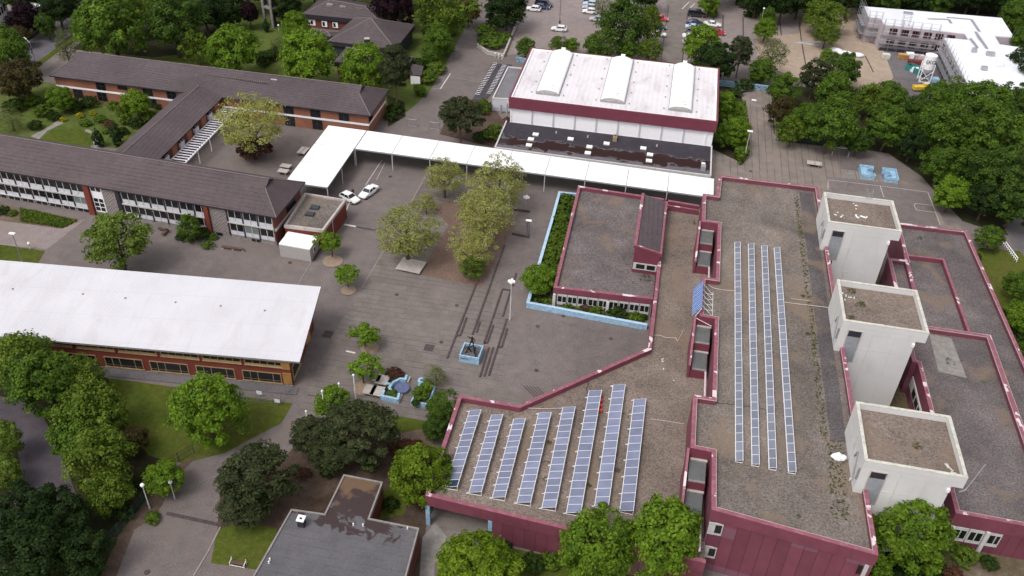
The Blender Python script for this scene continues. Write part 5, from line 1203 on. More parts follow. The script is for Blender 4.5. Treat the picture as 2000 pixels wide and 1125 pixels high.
crate('pallet_load', 'white wrapped pallet beside the orange brown boards', 'pallet', 1777, 109, 1.8, 1.5, 1.5, 'tarp', 'pallets on the building site')
crate('pallet_load', 'pinkish wrapped pallet, left one of the two side by side', 'pallet', 1791, 111, 1.3, 1.3, 1.1, 'concrete_l', 'pallets on the building site')
crate('pallet_load', 'pinkish wrapped pallet, right one of the two side by side', 'pallet', 1799, 112, 1.3, 1.3, 1.1, 'pinkwhite', 'pallets on the building site')
crate('pallet_load', 'pale green wrapped pallet at the edge of the gravel yard', 'pallet', 1730, 110, 1.8, 1.4, 1.3, 'lichen', 'pallets on the building site')
crate('pallet_load', 'light blue covered stack right of the mortar silo', 'pallet', 1825, 156, 1.9, 1.7, 1.0, 'blue', 'pallets on the building site')
x, y = W(1820, 113, .8); t = thing('red_compressor', 'small red machine against the new building', 'machine', (x, y, 0)); b = MB(); b.box(x - .6, y - .7, .3, x + .6, y + .7, 1.4); b.build('body', M['redplastic'], t); b = MB(); b.tube((x - .7, y, .3), (x + .7, y, .3), .3, n=8); b.build('wheel', M['black'], t)
x, y = W(1790, 135, .8); t = thing('skip', 'teal green skip full of rubble left of the silo', 'skip', (x, y, 0)); a = -.75
b = MB(); b.obox((x, y), a, 2.2, 1.0, .0, .12)
for s_ in (-1, 1):
    b.obox((x - math.sin(a) * s_ * 1.0, y + math.cos(a) * s_ * 1.0), a, 2.3, .06, .12, 1.4); b.obox((x + math.cos(a) * s_ * 2.2, y + math.sin(a) * s_ * 2.2), a, .06, 1.0, .12, 1.4)
b.build('body', M['teal'], t); b = MB(); [b.obox((x + rnd.uniform(-1.2, 1.2), y + rnd.uniform(-.5, .6)), rnd.random() * 3, .35, .25, .13, rnd.uniform(.7, 1.5)) for _ in range(9)]; b.build('rubble', M['tarp'], t)
x, y = W(1792, 122, .6); t = thing('red_skip', 'flat dark red container behind the teal skip', 'container', (x, y, 0)); b = MB(); b.obox((x, y), .0, 2.2, .7, 0, 1.1); b.build('body', M['brickred'], t); b = MB(); b.obox((x, y), 0, 2.1, .6, 1.11, 1.16); b.build('lid', M['winered'], t)
x, y = W(1800, 172, .7); t = thing('yellow_machine', 'yellow building machine with a pale cover below the silo', 'machine', (x, y, 0))
b = MB(); b.obox((x - .5, y), .3, 1.5, .7, .4, 1.2); b.obox((x + 1.0, y + .6), .3, .6, .6, .4, 1.7); b.build('body', M['yellow'], t); b = MB(); [b.tube((x + u, y - .8, .35), (x + u, y + .8, .35), .35, n=8) for u in (-1.3, .5)]; b.build('wheel', M['black'], t); b = MB(); b.obox((x + 1, y + .7), .3, .7, .6, 1.71, 1.8); b.build('cover', M['lichen'], t)
x, y = W(1577, 22, 1.3); t = thing('storage_container', 'grey ribbed metal storage container at the edge of the wood', 'container', (x, y, 0))
b = MB(); b.obox((x, y), -.1, 2.5, 1.6, 0, 2.5); b.build('body', M['metal'], t); b = MB(); [b.obox((x - 2 + k * .8, y - 1.6 - (-2 + k * .8) * .1), -.1, .12, .06, .1, 2.4) for k in range(6)]; b.build('ribs', M['polegrey'], t); b = MB(); b.obox((x, y), -.1, 2.6, 1.7, 2.52, 2.62); b.build('roof', M['concrete_l'], t)
x, y = W(1580, 82, .5); t = thing('pipe_stack', 'stack of long dark red-brown pipes lying on the gravel yard', 'pipes', (x, y, 0))
for k in range(7): b = MB(); b.tube((x - 3.6 + k * .2, y - .4 + .28 * (k % 4), .15 + .25 * (k // 4)), (x + 3.4 + k * .2, y - 1.0 + .28 * (k % 4), .15 + .25 * (k // 4)), .13, n=6); b.build('pipe', M['winered'] if k % 2 else M['metal'], t)
for k, (px, py, sx, lab) in enumerate(((1632, 97, 3.2, 'white tarpaulin bundle on the gravel yard, leftmost'), (1650, 103, 4.2, 'long white tarpaulin bundle on the gravel yard, middle one'), (1676, 107, 3.0, 'white tarpaulin bundle on the gravel yard, right of the dark green tree'))):
    x, y = W(px, py, .5); b = MB(); b.ball((x, y, .45), 1, 10, sz=.55); b.v = [(x + (p[0] - x) * sx / 2 * (1 + .15 * math.sin(p[1] * 9)), y + (p[1] - y) * .9, max(0.02, p[2])) for p in b.v]; tag(b.build('tarpaulin_bundle', M['tarp']), lab, 'tarpaulin', 'white tarpaulin bundles')

# ------------------------------------------------------------------ vehicles
PAINT = {}
def paint(n, col, rough=.25):
    if n not in PAINT: PAINT[n] = simple('car_paint_' + n, col, rough, .6, v=.03, coat=.6)
    return PAINT[n]
paint('white', (.78, .78, .78)); paint('silver', (.42, .43, .45)); paint('black', (.02, .022, .028)); paint('navy', (.02, .03, .09)); paint('red', (.45, .02, .03)); paint('ice', (.42, .55, .68)); paint('grey', (.11, .115, .125))
def car(label, px, py, col, kind='hatch', ang=0.0, z=.6):
    x, y = W(px, py, z); t = thing('parked_car', label, 'car', (x, y, 0), 'cars parked about the school'); t.rotation_euler = (0, 0, ang)
    L, Wd, Ht = {'hatch': (4.1, 1.75, 1.48), 'sedan': (4.6, 1.8, 1.43), 'van': (4.9, 1.9, 1.95)}[kind]
    h = L / 2; belt = .92 if kind != 'van' else 1.08
    if kind == 'hatch': st = [(-h, .7, .55, .80), (-h + .1, .84, .35, .98), (-h + .6, .875, .25, 1.0), (-.2, .88, .22, .97), (h - 1.25, .87, .24, .93), (h - .5, .84, .3, .80), (h - .1, .76, .36, .68), (h, .62, .42, .58)]
    elif kind == 'sedan': st = [(-h, .7, .5, .82), (-h + .12, .84, .35, .95), (-h + .8, .89, .25, .98), (-.2, .9, .22, .95), (h - 1.35, .88, .24, .92), (h - .5, .85, .3, .78), (h - .1, .76, .36, .68), (h, .6, .42, .58)]
    else: st = [(-h, .8, .5, 1.0), (-h + .08, .92, .3, 1.12), (-h + .6, .95, .25, 1.14), (-.2, .95, .25, 1.12), (h - 1.1, .94, .26, 1.08), (h - .4, .9, .3, .95), (h - .08, .82, .36, .8), (h, .68, .42, .65)]
    b = MB(); rings = []
    for (xx, w, z0, z1) in st:
        zm = z0 + (z1 - z0) * .55
        rings.append([(xx, -w * .8, z0), (xx, -w, z0 + .12), (xx, -w, zm), (xx, -w * .9, z1), (xx, w * .9, z1), (xx, w, zm), (xx, w, z0 + .12), (xx, w * .8, z0)])
    for i in range(len(rings) - 1):
        for k in range(8): b.face([rings[i][k], rings[i + 1][k], rings[i + 1][(k + 1) % 8], rings[i][(k + 1) % 8]])
    b.face(list(reversed(rings[0]))); b.face(rings[-1]); b.build('body', PAINT[col], t, local=True)
    gb = {'hatch': (-h + .18, h - 1.3, -h + .75, .25), 'sedan': (-h + .85, h - 1.4, -h + 1.5, .35), 'van': (-h + .1, h - 1.0, -h + .3, h - 1.75)}[kind]; w0 = .79 * (Wd / 1.75); w1 = .62 * (Wd / 1.75) if kind != 'van' else .78
    z0 = st[3][3] - .02; zt = Ht - .05
    b = MB(); lo = [(gb[0], -w0, z0), (gb[1], -w0, z0 - .02), (gb[1], w0, z0 - .02), (gb[0], w0, z0)]; hi = [(gb[2], -w1, zt), (gb[3], -w1, zt), (gb[3], w1, zt), (gb[2], w1, zt)]
    for i in range(4): b.face([lo[i], lo[(i + 1) % 4], hi[(i + 1) % 4], hi[i]])
    b.build('windows', M['glass'], t, local=True)
    b = MB(); e = .02; xm = (gb[2] + gb[3]) / 2
    top = [(gb[2] - .04, -w1 - e, zt), (gb[3] + .04, -w1 - e, zt), (gb[3] + .04, w1 + e, zt), (gb[2] - .04, w1 + e, zt)]; t2_ = [(p[0] * .96 + xm * .04, p[1] * .9, zt + .06) for p in top]
    for i in range(4): b.face([top[i], top[(i + 1) % 4], t2_[(i + 1) % 4], t2_[i]])
    b.face(t2_)
    for s_ in (-1, 1):
        for (xa, xb) in ((gb[1], gb[3]), (gb[0], gb[2])): b.tube((xa, s_ * (w0 + .005), z0), (xb, s_ * (w1 + .005), zt), .05, n=4)
        xc = (gb[0] + gb[1]) / 2 - .1; b.tube((xc, s_ * (w0 + .005), z0), ((gb[2] + gb[3]) / 2 - .1, s_ * (w1 + .01), zt), .045, n=4)
    b.build('roof', PAINT[col], t, local=True)
    for sx in (-1, 1):
        for sy in (-1, 1):
            xx = sx * (h - .82); b = MB(); b.tube((xx, sy * (Wd / 2 - .2), .33), (xx, sy * (Wd / 2 + .015), .33), .33, n=12); wv = b.build('wheel', M['black'], t, local=True)
            b = MB(); b.tube((xx, sy * (Wd / 2 + .0), .33), (xx, sy * (Wd / 2 + .03), .33), .2, n=8); b.build('rim', M['metal'], wv, local=True)
    for sy in (-1, 1):
        b = MB(); b.box(h - .22, sy * .6 - .17, .56, h - .05, sy * .6 + .17, .70); b.build('headlight', M['lampglass'], t, local=True)
        b = MB(); b.box(-h + .0, sy * .66 - .13, .72, -h + .14, sy * .66 + .13, .9); b.build('tail_light', M['redplastic'], t, local=True)
    return t
E_X, W_X = 0.0, math.pi
car('white hatchback parked against the low link building, rear to the canopy', 683, 386, 'white', 'hatch', -.45)
car('white sedan parked alone on the yard right of the hatchback', 720, 374, 'white', 'sedan', 1.25 + math.pi)
car('white hatchback alone in the middle of the top car park', 1092, 56, 'white', 'hatch', W_X + .03)
car('white hatchback beside the hedge at the left edge of the car park', 1042, 17, 'white', 'hatch', W_X - .05)
car('black van at the top left of the car park', 1062, 6, 'black', 'van', E_X, .9)
car('dark blue car nosing out beside the black van', 1060, 13, 'navy', 'hatch', .05)
for k, (px, py, c_) in enumerate(((1152, 22, 'white'), (1152, 14, 'silver'), (1153, 7, 'ice'), (1153, 0, 'navy'))):
    car(('white', 'silver', 'pale blue', 'navy')[k] + ' car in the tight row behind the pale grey tree', px, py, c_, 'hatch', W_X)
car('silver car half hidden by the big chestnut tree', 1166, 37, 'silver', 'hatch', W_X)
car('red car beside the drive right of the chestnut trees', 1291, 36, 'red', 'hatch', E_X)
car('navy car with a pale roof stripe below the red car beside the drive', 1287, 52, 'navy', 'hatch', E_X)
car('white car below the navy one beside the drive', 1286, 66, 'white', 'hatch', E_X)
car('dark van at the head of the row right of the drive', 1361, 26, 'black', 'van', E_X, .9)
car('dark blue car just below the dark van', 1357, 44, 'navy', 'sedan', E_X)
car('pale blue car, third in the row right of the drive', 1355, 53, 'ice', 'sedan', E_X)
car('dark grey car, fourth in the row right of the drive', 1353, 61, 'grey', 'hatch', E_X)
car('white car, fifth in the row right of the drive', 1350, 71, 'white', 'sedan', E_X)
car('silver car, last in the row, half under the tree', 1348, 82, 'silver', 'hatch', E_X)
car('white car standing alone right of the row beside the drive', 1392, 47, 'white', 'sedan', E_X)
car('red car under the tree right of the row beside the drive', 1401, 63, 'red', 'hatch', E_X)

# ------------------------------------------------------------------ people: tiny figures beside parked cars
def person(label, px, py, pose=0):
    x, y = W(px, py, 0.0)
    V_ = [(0, 0, .95), (0, 0, 1.18), (0, 0, 1.42), (0, 0, 1.52), (0, -.01, 1.64), (.10, 0, .88), (.12, .02 + .08 * pose, .48), (.13, .0 + .1 * pose, .07), (.13, -.13, .04), (-.10, 0, .88), (-.12, -.02, .48), (-.13, .03, .07), (-.13, -.12, .04),
          (.19, 0, 1.40), (.25, .03, 1.14), (.24, -.12, .93), (.23, -.17, .85), (-.19, 0, 1.40), (-.25, .03, 1.14), (-.24, -.1, .93), (-.23, -.15, .85)]
    E_ = [(0, 1), (1, 2), (2, 3), (3, 4), (0, 5), (5, 6), (6, 7), (7, 8), (0, 9), (9, 10), (10, 11), (11, 12), (2, 13), (13, 14), (14, 15), (15, 16), (2, 17), (17, 18), (18, 19), (19, 20)]
    R_ = [.14, .14, .15, .06, .10, .10, .075, .05, .04, .10, .075, .05, .04, .065, .05, .038, .04, .065, .05, .038, .04]
    me = bpy.data.meshes.new('person'); me.from_pydata(V_, E_, []); me.materials.append(M['cloth'])
    o = bpy.data.objects.new('person', me); COL.objects.link(o); o.location = (x, y, 0)
    md = o.modifiers.new('skin', 'SKIN'); sv = me.skin_vertices[0].data
    for k, r in enumerate(R_): sv[k].radius = (r, r * .8)
    sv[0].use_root = True; o.modifiers.new('sub', 'SUBSURF').levels = 1
    tag(o, label, 'person'); b = MB(); b.ball((0, -.06, 1.64), .095, 8, sz=1.1); b.build('face', M['skin'], o, local=True)
    b = MB(); b.ball((0, .0, 1.68), .115, 8, sz=.95); b.build('hair', M['hairdark'], o, local=True); return o
person('dark-clothed person standing behind the white hatchback by the link building', 690, 383)
person('dark-clothed person standing behind the lone white hatchback in the car park', 1093, 51, 1)
person('dark-clothed person behind the lone white car right of the row', 1392, 40)

# ------------------------------------------------------------------ lamps, poles, furniture
def lamp(name, label, px, py, h, kind='ball', group='park lamps with white heads', pole='polewhite', r=.07):
    x, y = W(px, py); t = thing(name, label, 'lamp', (x, y, 0), group)
    b = MB(); b.tube((x, y, 0), (x, y, h), r * 1.3, r * .8, 8); b.build('pole', M[pole], t)
    b = MB(); b.tube((x, y, 0), (x, y, .3), r * 2.2, r * 1.8, 8); b.build('base', M['polegrey'], t)
    if kind == 'ball': b = MB(); b.ball((x, y, h + .2), .27, 10); b.build('globe', M['lampglass'], t, smooth=True); b = MB(); b.tube((x, y, h - .05), (x, y, h + .05), .12, .2, 8); b.build('collar', M['polegrey'], t)
    elif kind == 'twin':
        for dx, dy in ((-.35, 0), (.35, 0), (0, .35), (0, -.3)):
            b = MB(); b.tube((x + dx, y + dy, h - .05), (x + dx, y + dy, h + .2), .26, .2, 8); b.build('lamp_head', M['lampglass'], t)
    elif kind == 'arm': b = MB(); b.tube((x, y, h), (x - 1.6, y + 1.0, h + .35), .06); b.build('arm', M['lampglass'], t); b = MB(); b.obox((x - 1.9, y + 1.15), -.5, .5, .15, h + .3, h + .45); b.build('lamp_head', M['lampglass'], t)
    elif kind == 'flat': b = MB(); b.obox((x, y), 0, .5, .25, h, h + .14); b.build('lamp_head', M['lampglass'], t)
    return t
lamp('street_lamp', 'pale globe lamp on a leaning-looking post beside the green fence', 293, 994, 4.2)
lamp('street_lamp', 'globe lamp half hidden by the small tree on the driveway', 342, 975, 3.0)
lamp('street_lamp', 'tall grey lamp post on the lawn by the white ribbed roof', 44, 512, 5.6, 'flat', pole='polegrey')
lamp('street_lamp', 'short lamp with white head on the lawn edge at the left', 60, 487, 1.0, 'ball')
lamp('street_lamp', 'tall floodlight mast with a cluster of white heads on the courtyard terraces', 996, 626, 7.6, 'twin', r=.08)
lamp('street_lamp', 'thin lamp with twin white heads beside the spring tree near the blue wall', 1027, 412, 2.9, 'twin', r=.05, pole='polegrey')
lamp('street_lamp', 'lamp post at the corner of the dark terrace edge', 1031, 463, 3.4, 'flat', r=.05, pole='polegrey')
lamp('street_lamp', 'globe lamp beside the drive below the shrubs left of the road', 851, 130, 2.6)
lamp('street_lamp', 'pale green lamp post among the trees of the car park', 1482, 66, 6.6, 'ball', pole='polegrey')
lamp('street_lamp', 'globe lamp at the end of the drive beside the chestnut', 1298, 20, 3.0)
lamp('street_lamp', 'globe lamp on the lawn beside the bell tower', 545, 60, 1.2)
lamp('street_lamp', 'tall lamp post between the hedge and the slab path', 1453, 312, 6.4, 'flat', pole='polewhite')
lamp('street_lamp', 'thin post beside the slab path above the tall hedge lamp', 1467, 222, 3.2, 'flat', pole='polegrey', r=.05)
lamp('street_lamp', 'slanted-arm street lamp beside the road at the top left', 75, 138, 6.6, 'arm', pole='polegrey')
lamp('street_lamp', 'small white lamp at the end of the drive wall', 1334, 74, .5)
for k, (px, py, h, lab) in enumerate(((601, 826, 2.2, 'white pole with round cap, lowest and leftmost beside the pines'), (636, 818, 5.2, 'tall white pole in front of the small tree, second from left'), (667, 797, 4.6, 'tall white pole, second from the right beside the pines'), (695, 781, 4.7, 'white pole with flat cap nearest the pale tables'))):
    x, y = W(px, py); t = thing('flagpole', lab, 'pole', (x, y, 0), 'white poles beside the pines'); b = MB(); b.tube((x, y, 0), (x, y, h), .1, .075, 8); b.build('mast', M['lampglass'], t); b = MB(); b.tube((x, y, h), (x, y, h + .16), .16, .1, 8); b.build('cap', M['white'], t)
# blue statue planter
x, y = W(921, 690, .7); sp = thing('statue_planter', 'light blue square planter box in front of the terraces', 'planter', (x, y, 0)); P_ = [(x - 1.55, y - 1.45), (x + 1.45, y - 1.55), (x + 1.5, y + 1.4), (x - 1.45, y + 1.5)]
b = MB(); strip(b, P_, .2, 0, 1.3, True, 0); b.build('box', M['blue'], sp); b = MB(); b.face([(p[0], p[1], .95) for p in inset(P_, .15)]); b.build('bed', M['earth'], sp); b = MB(); b.box(x - 1.3, y - 1.56 - .02, .85, x - .1, y - 1.53, .95); b.build('inscription', M['bluedark'], sp)
st_ = thing('statue', 'dark bronze statue of climbing figures standing in the blue planter', 'statue', (x, y, .95))
def skin_fig(V_, E_, R_, name, par, loc):
    me = bpy.data.meshes.new(name); me.from_pydata([(a + loc[0], b + loc[1], c + loc[2]) for a, b, c in V_], E_, []); me.materials.append(M['bronze'])
    o = bpy.data.objects.new(name, me); COL.objects.link(o); o.parent = par; o.modifiers.new('skin', 'SKIN'); sv = me.skin_vertices[0].data
    for k, r in enumerate(R_): sv[k].radius = (r, r)
    sv[0].use_root = True; o.modifiers.new('sub', 'SUBSURF').levels = 1
fv = [(0, 0, 1.3), (0, .05, 1.75), (0, .0, 1.95), (0, 0, 2.15), (.15, 0, 1.1), (.25, -.2, .6), (.3, -.1, 0), (-.15, 0, 1.1), (-.3, .1, .6), (-.45, .2, 0), (.25, 0, 1.75), (.5, -.15, 1.5), (.45, -.4, 1.35), (-.25, 0, 1.75), (-.5, -.1, 2.0), (-.6, -.2, 2.25)]
fe = [(0, 1), (1, 2), (2, 3), (0, 4), (4, 5), (5, 6), (0, 7), (7, 8), (8, 9), (1, 10), (10, 11), (11, 12), (1, 13), (13, 14), (14, 15)]
fr2 = [.16, .17, .07, .13, .12, .09, .07, .12, .09, .07, .09, .07, .06, .09, .07, .06]
skin_fig(fv, fe, fr2, 'upper_figure', st_, (0, .25, .7)); skin_fig([(b_ * 1.0 + .5, a * .8, c * .75) for a, b_, c in fv], fe, fr2, 'crouching_figure', st_, (.1, -.5, 0)); skin_fig([(-a * .9 - .3, b_, c * .6) for a, b_, c in fv], fe, fr2, 'lower_figure', st_, (-.1, -.2, 0))
b = MB(); b.tube((x - .9, y - .5, .95), (x - .2, y + .1, 2.3), .07); b.tube((x + .9, y - .9, .95), (x + .1, y + .2, 2.1), .07); b.tube((x - .8, y + .6, .95), (x, y + .3, 1.9), .07); b.build('struts', M['bronze'], st_)
# terraces
tr = thing('terrace_steps', 'low terrace steps running down the courtyard, riser shade painted as dark edges', 'steps', W(960, 620) + (0,))
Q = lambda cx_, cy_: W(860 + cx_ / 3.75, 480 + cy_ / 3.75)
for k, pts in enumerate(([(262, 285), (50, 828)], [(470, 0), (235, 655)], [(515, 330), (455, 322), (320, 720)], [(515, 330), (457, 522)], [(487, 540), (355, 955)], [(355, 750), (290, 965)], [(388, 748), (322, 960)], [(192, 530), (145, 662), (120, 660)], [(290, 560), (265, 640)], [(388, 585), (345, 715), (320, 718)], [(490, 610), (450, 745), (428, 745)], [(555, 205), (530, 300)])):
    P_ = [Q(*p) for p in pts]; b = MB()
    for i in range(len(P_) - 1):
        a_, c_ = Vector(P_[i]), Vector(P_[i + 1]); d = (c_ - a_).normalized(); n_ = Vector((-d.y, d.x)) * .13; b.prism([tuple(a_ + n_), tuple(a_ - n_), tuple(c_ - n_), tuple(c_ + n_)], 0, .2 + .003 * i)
    b.build('shaded_step_edge', M['kerbdark'], tr)  # shade on the risers is put into the dark colour of these strips
P_ = WL([(1030, 385), (1037, 467), (1000, 462), (1000, 458), (1033, 462), (1027, 385)])
tw_ = thing('seat_wall', 'low dark seat wall making a corner beside the thin lamps', 'wall', W(1030, 460) + (0,))
for (p, q) in (((1003, 411), (1034, 415)), ((1031, 429), (1031, 462)), ((1000, 458), (1033, 465))):
    a_, c_ = Vector(W(*p)), Vector(W(*q)); d = (c_ - a_).normalized(); n_ = Vector((-d.y, d.x)) * .15; b = MB(); b.prism([tuple(a_ + n_), tuple(a_ - n_), tuple(c_ - n_), tuple(c_ + n_)], 0, .4); b.build('segment', M['kerbdark'], tw_)
# blue courtyard wall
bwll = thing('blue_wall', 'long light blue garden wall around the hedge of the music wing', 'wall', W(1030, 590) + (0,))
P_ = [W(1130, 378, 1.0), W(1091, 374, 1.0), W(1079, 418, 1.0), W(1028, 592, 1.0), W(1264, 636, 1.0)]
b = MB(); strip(b, P_, .4, 0, 1.0, False, 0); b.build('wall', M['blue'], bwll); b = MB(); strip(b, P_, .46, 1.0, 1.06, False, .04); b.build('coping', simple('blue_coping', (.40, .56, .70), .6), bwll)
hg = WL([(1128, 384), (1096, 380), (1084, 420), (1036, 582), (1075, 590), (1100, 500)], .8)
tag(leafbox('planting', WL([(1122, 386), (1096, 382), (1086, 420), (1036, 585), (1058, 592), (1085, 560), (1118, 400)], .3), .0, .6, 'bushd', 2600, .16, 3), 'dark ground planting between the clipped balls and the blue wall', 'ground cover', kind='stuff')
tag(leafbox('planting', WL([(1036, 585), (1256, 628), (1264, 612), (1082, 584)], .3), 0, .55, 'bush', 2600, .16, 4), 'green planting along the foot of the blue wall under the windows', 'ground cover', kind='stuff')
for k, (px, py, w_) in enumerate(((1108, 392, 26), (1096, 408, 22), (1118, 398, 18), (1102, 428, 34), (1092, 446, 26), (1108, 447, 22), (1086, 462, 24), (1102, 464, 20), (1080, 476, 22), (1098, 480, 24), (1083, 493, 32), (1096, 505, 20), (1073, 505, 22), (1072, 518, 24), (1092, 524, 22), (1074, 532, 30))):
    plant(px, py, w_ * 1.2, 'bush', 'rounded clipped bush in the tight cluster behind the blue wall', group='clipped round bushes behind the blue wall')
for k, (px, py, w_, kd, lab) in enumerate(((1110, 598, 22, 'bush', 'light green shrub below the left windows of the music wing'), (1145, 600, 26, 'bushred', 'reddish shrub below the windows of the music wing'), (1165, 605, 30, 'bush', 'green shrub left of the white column'), (1180, 606, 18, 'bushred', 'small reddish shrub in front of the white column'), (1205, 610, 40, 'bushd', 'wide dark shrub right of the white column'), (1240, 615, 22, 'bush', 'small shrub at the right end of the blue wall'), (1256, 620, 20, 'bushd', 'dark shrub in the corner where the blue wall meets red cladding'))):
    plant(px, py, w_, kd, lab)
# C-shaped blue seats in the east court
def cseat(label, pxs, flip):
    c_ = W(*pxs, .5); t = thing('curved_seat', label, 'seat', (c_[0], c_[1], 0), 'light blue C-shaped seats')
    x, y = c_; hw, hd = 1.35, 2.0; s_ = -1 if flip else 1
    arc = [(x + s_ * hw - s_ * 1.35 * math.sin(math.pi * k / 8), y + 1.0 * math.cos(math.pi * k / 8)) for k in range(9)]
    P_ = [(x + s_ * hw, y + hd), (x - s_ * hw, y + hd), (x - s_ * hw, y - hd), (x + s_ * hw, y - hd)]
    ring = P_ + arc[::-1]
    if flip: ring = ring[::-1]
    b = MB(); b.prism(ring, 0, .55); b.build('seat', M['blue'], t)
    b = MB(); strip(b, ring, .16, .5, 1.1, True, .0); b.build('back_wall', M['blue'], t)
    b = MB(); b.face([(p[0], p[1], .17) for p in ([(x + s_ * hw, y + .98)] + arc + [(x + s_ * hw, y - .98)])][:: 1]); b.build('floor', M['bluedark'], t)
cseat('light blue C-shaped seat opening to the right, nearer the table tennis table', (1693, 337), False)
cseat('light blue C-shaped seat opening to the left, nearer the trees', (1738, 343), True)
def pp(name, label, px, py, sx, sy, h, a=0.0, mat='concrete_l', group=None, cat='table'):
    x, y = W(px, py, h); t = thing(name, label, cat, (x, y, 0), group); b = MB(); b.obox((x, y), a, sx / 2, sy / 2, h - .1, h); b.build('tabletop', M[mat], t)
    for s_ in (-1, 1):
        b = MB(); b.obox((x + math.cos(a) * s_ * sx * .3, y + math.sin(a) * s_ * sx * .3), a, .12, sy * .35, 0, h - .1); b.build('leg', M['concrete'], t)
    b = MB(); b.obox((x, y), a, .03, sy / 2, h, h + .13); b.build('net', M['metal'], t) if cat == 'table tennis table' else None
    return t
pp('table_tennis_table', 'concrete table tennis table in the east court with slab stripes', 1591, 318, 2.9, 1.5, .8, -.05, cat='table tennis table')
pp('table_tennis_table', 'pale table tennis table by the round tree bed near the brick wing', 592, 293, 1.7, 2.6, .8, -.05, cat='table tennis table')
pp('bench_table', 'pale square table, upper one of the pair behind the canopy end', 558, 323, 2.0, 1.3, .75, -.05, group='pair of pale square tables'); pp('bench_table', 'pale square table, lower one of the pair behind the canopy end', 553, 333, 2.0, 1.3, .75, -.05, group='pair of pale square tables')
for k, (px, py, lab) in enumerate(((747, 741, 'upper right of the four pale tables by the blue bowl'), (736, 738, 'upper left of the four pale tables, half under the tree'), (737, 763, 'lower right of the four pale tables by the blue bowl'), (722, 760, 'lower left of the four pale tables by the blue bowl'))):
    pp('courtyard_table', lab, px, py, (1.75, 1.0, 1.75, 1.6)[k], (1.9, 1.3, 1.9, 1.9)[k], .75, -.03, group='pale tables by the blue seating bowl')
pp('wooden_platform', 'weathered timber tree platform under the left spring tree', 803, 518, 4.2, 3.4, .5, -.1, mat='concrete_l', cat='platform')
for (pts, lab) in ((((310, 449), (330, 454)), 'upper arm of the dark angled bench in front of the classrooms'),):
    t = thing('angled_bench', 'dark wooden L-shaped bench in front of the classroom wing', 'bench', W(322, 456) + (0,))
    for (p, q) in (((310, 449), (329, 453)), ((329, 452), (318, 462))):
        a_, c_ = Vector(W(*p)), Vector(W(*q)); d = (c_ - a_).normalized(); n_ = Vector((-d.y, d.x)) * .25; b = MB(); b.prism([tuple(a_ + n_), tuple(a_ - n_), tuple(c_ - n_), tuple(c_ + n_)], .35, .5, bottom=True); b.build('seat', M['wood'], t); b = MB(); [b.obox(tuple(a_.lerp(c_, f_)), 0, .15, .15, 0, .35) for f_ in (.1, .9)]; b.build('support', M['concrete'], t)
t = thing('long_bench', 'long dark wooden bench in front of the plinth of the classroom wing', 'bench', W(456, 487) + (0,))
a_, c_ = Vector(W(434, 485)), Vector(W(477, 491)); d = (c_ - a_).normalized(); n_ = Vector((-d.y, d.x)) * .25; b = MB(); b.prism([tuple(a_ + n_), tuple(a_ - n_), tuple(c_ - n_), tuple(c_ + n_)], .35, .5, bottom=True); b.build('seat', M['wood'], t)
for f_ in (.05, .5, .95): b = MB(); b.obox(tuple(a_.lerp(c_, f_)), 0, .15, .2, 0, .35); b.build('support', M['concrete_l'], t)
t = thing('park_bench', 'small white framed bench on the lawn at the bottom', 'bench', W(465, 1104) + (0,)); x, y = W(465, 1104)
b = MB(); b.box(x - .85, y - .2, .4, x + .85, y + .25, .47); b.build('seat', M['wood'], t)
for s_ in (-1, 1): b = MB(); b.tube((x + s_ * .88, y - .25, 0), (x + s_ * .88, y - .2, .5), .04); b.tube((x + s_ * .88, y + .3, 0), (x + s_ * .88, y + .35, .85), .04); b.tube((x + s_ * .88, y - .2, .5), (x + s_ * .88, y + .32, .6), .04); b.build('side_frame', M['white'], t)
b = MB(); b.tube((x - .88, y - .22, .12), (x + .88, y - .22, .12), .035); b.build('rail', M['white'], t)
# blue bowl and planters in the courtyard
t = thing('blue_bowl_planter', 'light blue curved seat wall with planted bed around a round blue table', 'planter', W(775, 755) + (0,))
C5 = lambda cx_, cy_, z=.8: W(660 + cx_ / 6.25, 680 + cy_ / 6.25, z)
wl_ = [[(590, 425), (655, 440), (625, 480), (680, 545)], [(655, 435), (680, 410), (760, 370), (820, 380), (838, 335)], [(560, 520), (535, 580), (730, 620), (745, 555)]]
for P_ in wl_:
    q = [C5(*p) for p in P_]; b = MB()
    for i in range(len(q) - 1):
        a_, c_ = Vector(q[i]), Vector(q[i + 1]); d = (c_ - a_).normalized(); n_ = Vector((-d.y, d.x)) * .17; a_ = a_ - d * .1; c_ = c_ + d * .1; b.prism([tuple(a_ + n_), tuple(a_ - n_), tuple(c_ - n_), tuple(c_ + n_)], 0, .85 + .004 * i)
    b.build('wall_segment', M['blue'], t)
b = MB(); b.prism([C5(775, 565, .3), C5(790, 570, .3), C5(745, 665, .3), C5(725, 655, .3)], 0, .4); b.build('bench_slab', M['concrete_l'], t)
b = MB(); b.prism([C5(865, 350, .3), C5(890, 355, .3), C5(860, 420, .3), C5(835, 410, .3)], 0, .4); b.build('bench_slab', M['concrete_l'], t)
x, y = C5(782, 480, .6); tt = thing('round_table', 'round slate blue table inside the blue bowl', 'table', (x, y, 0)); b = MB(); b.tube((x, y, .45), (x, y, .6), 1.05, 1.05, 16); b.build('tabletop', M['bluedark'], tt); b = MB(); b.tube((x, y, 0), (x, y, .45), .9, .98, 16); b.build('drum', M['polegrey'], tt)
t = thing('blue_planter', 'light blue rectangular planter box with leafy plants right of the bowl', 'planter', W(825, 770) + (0,))
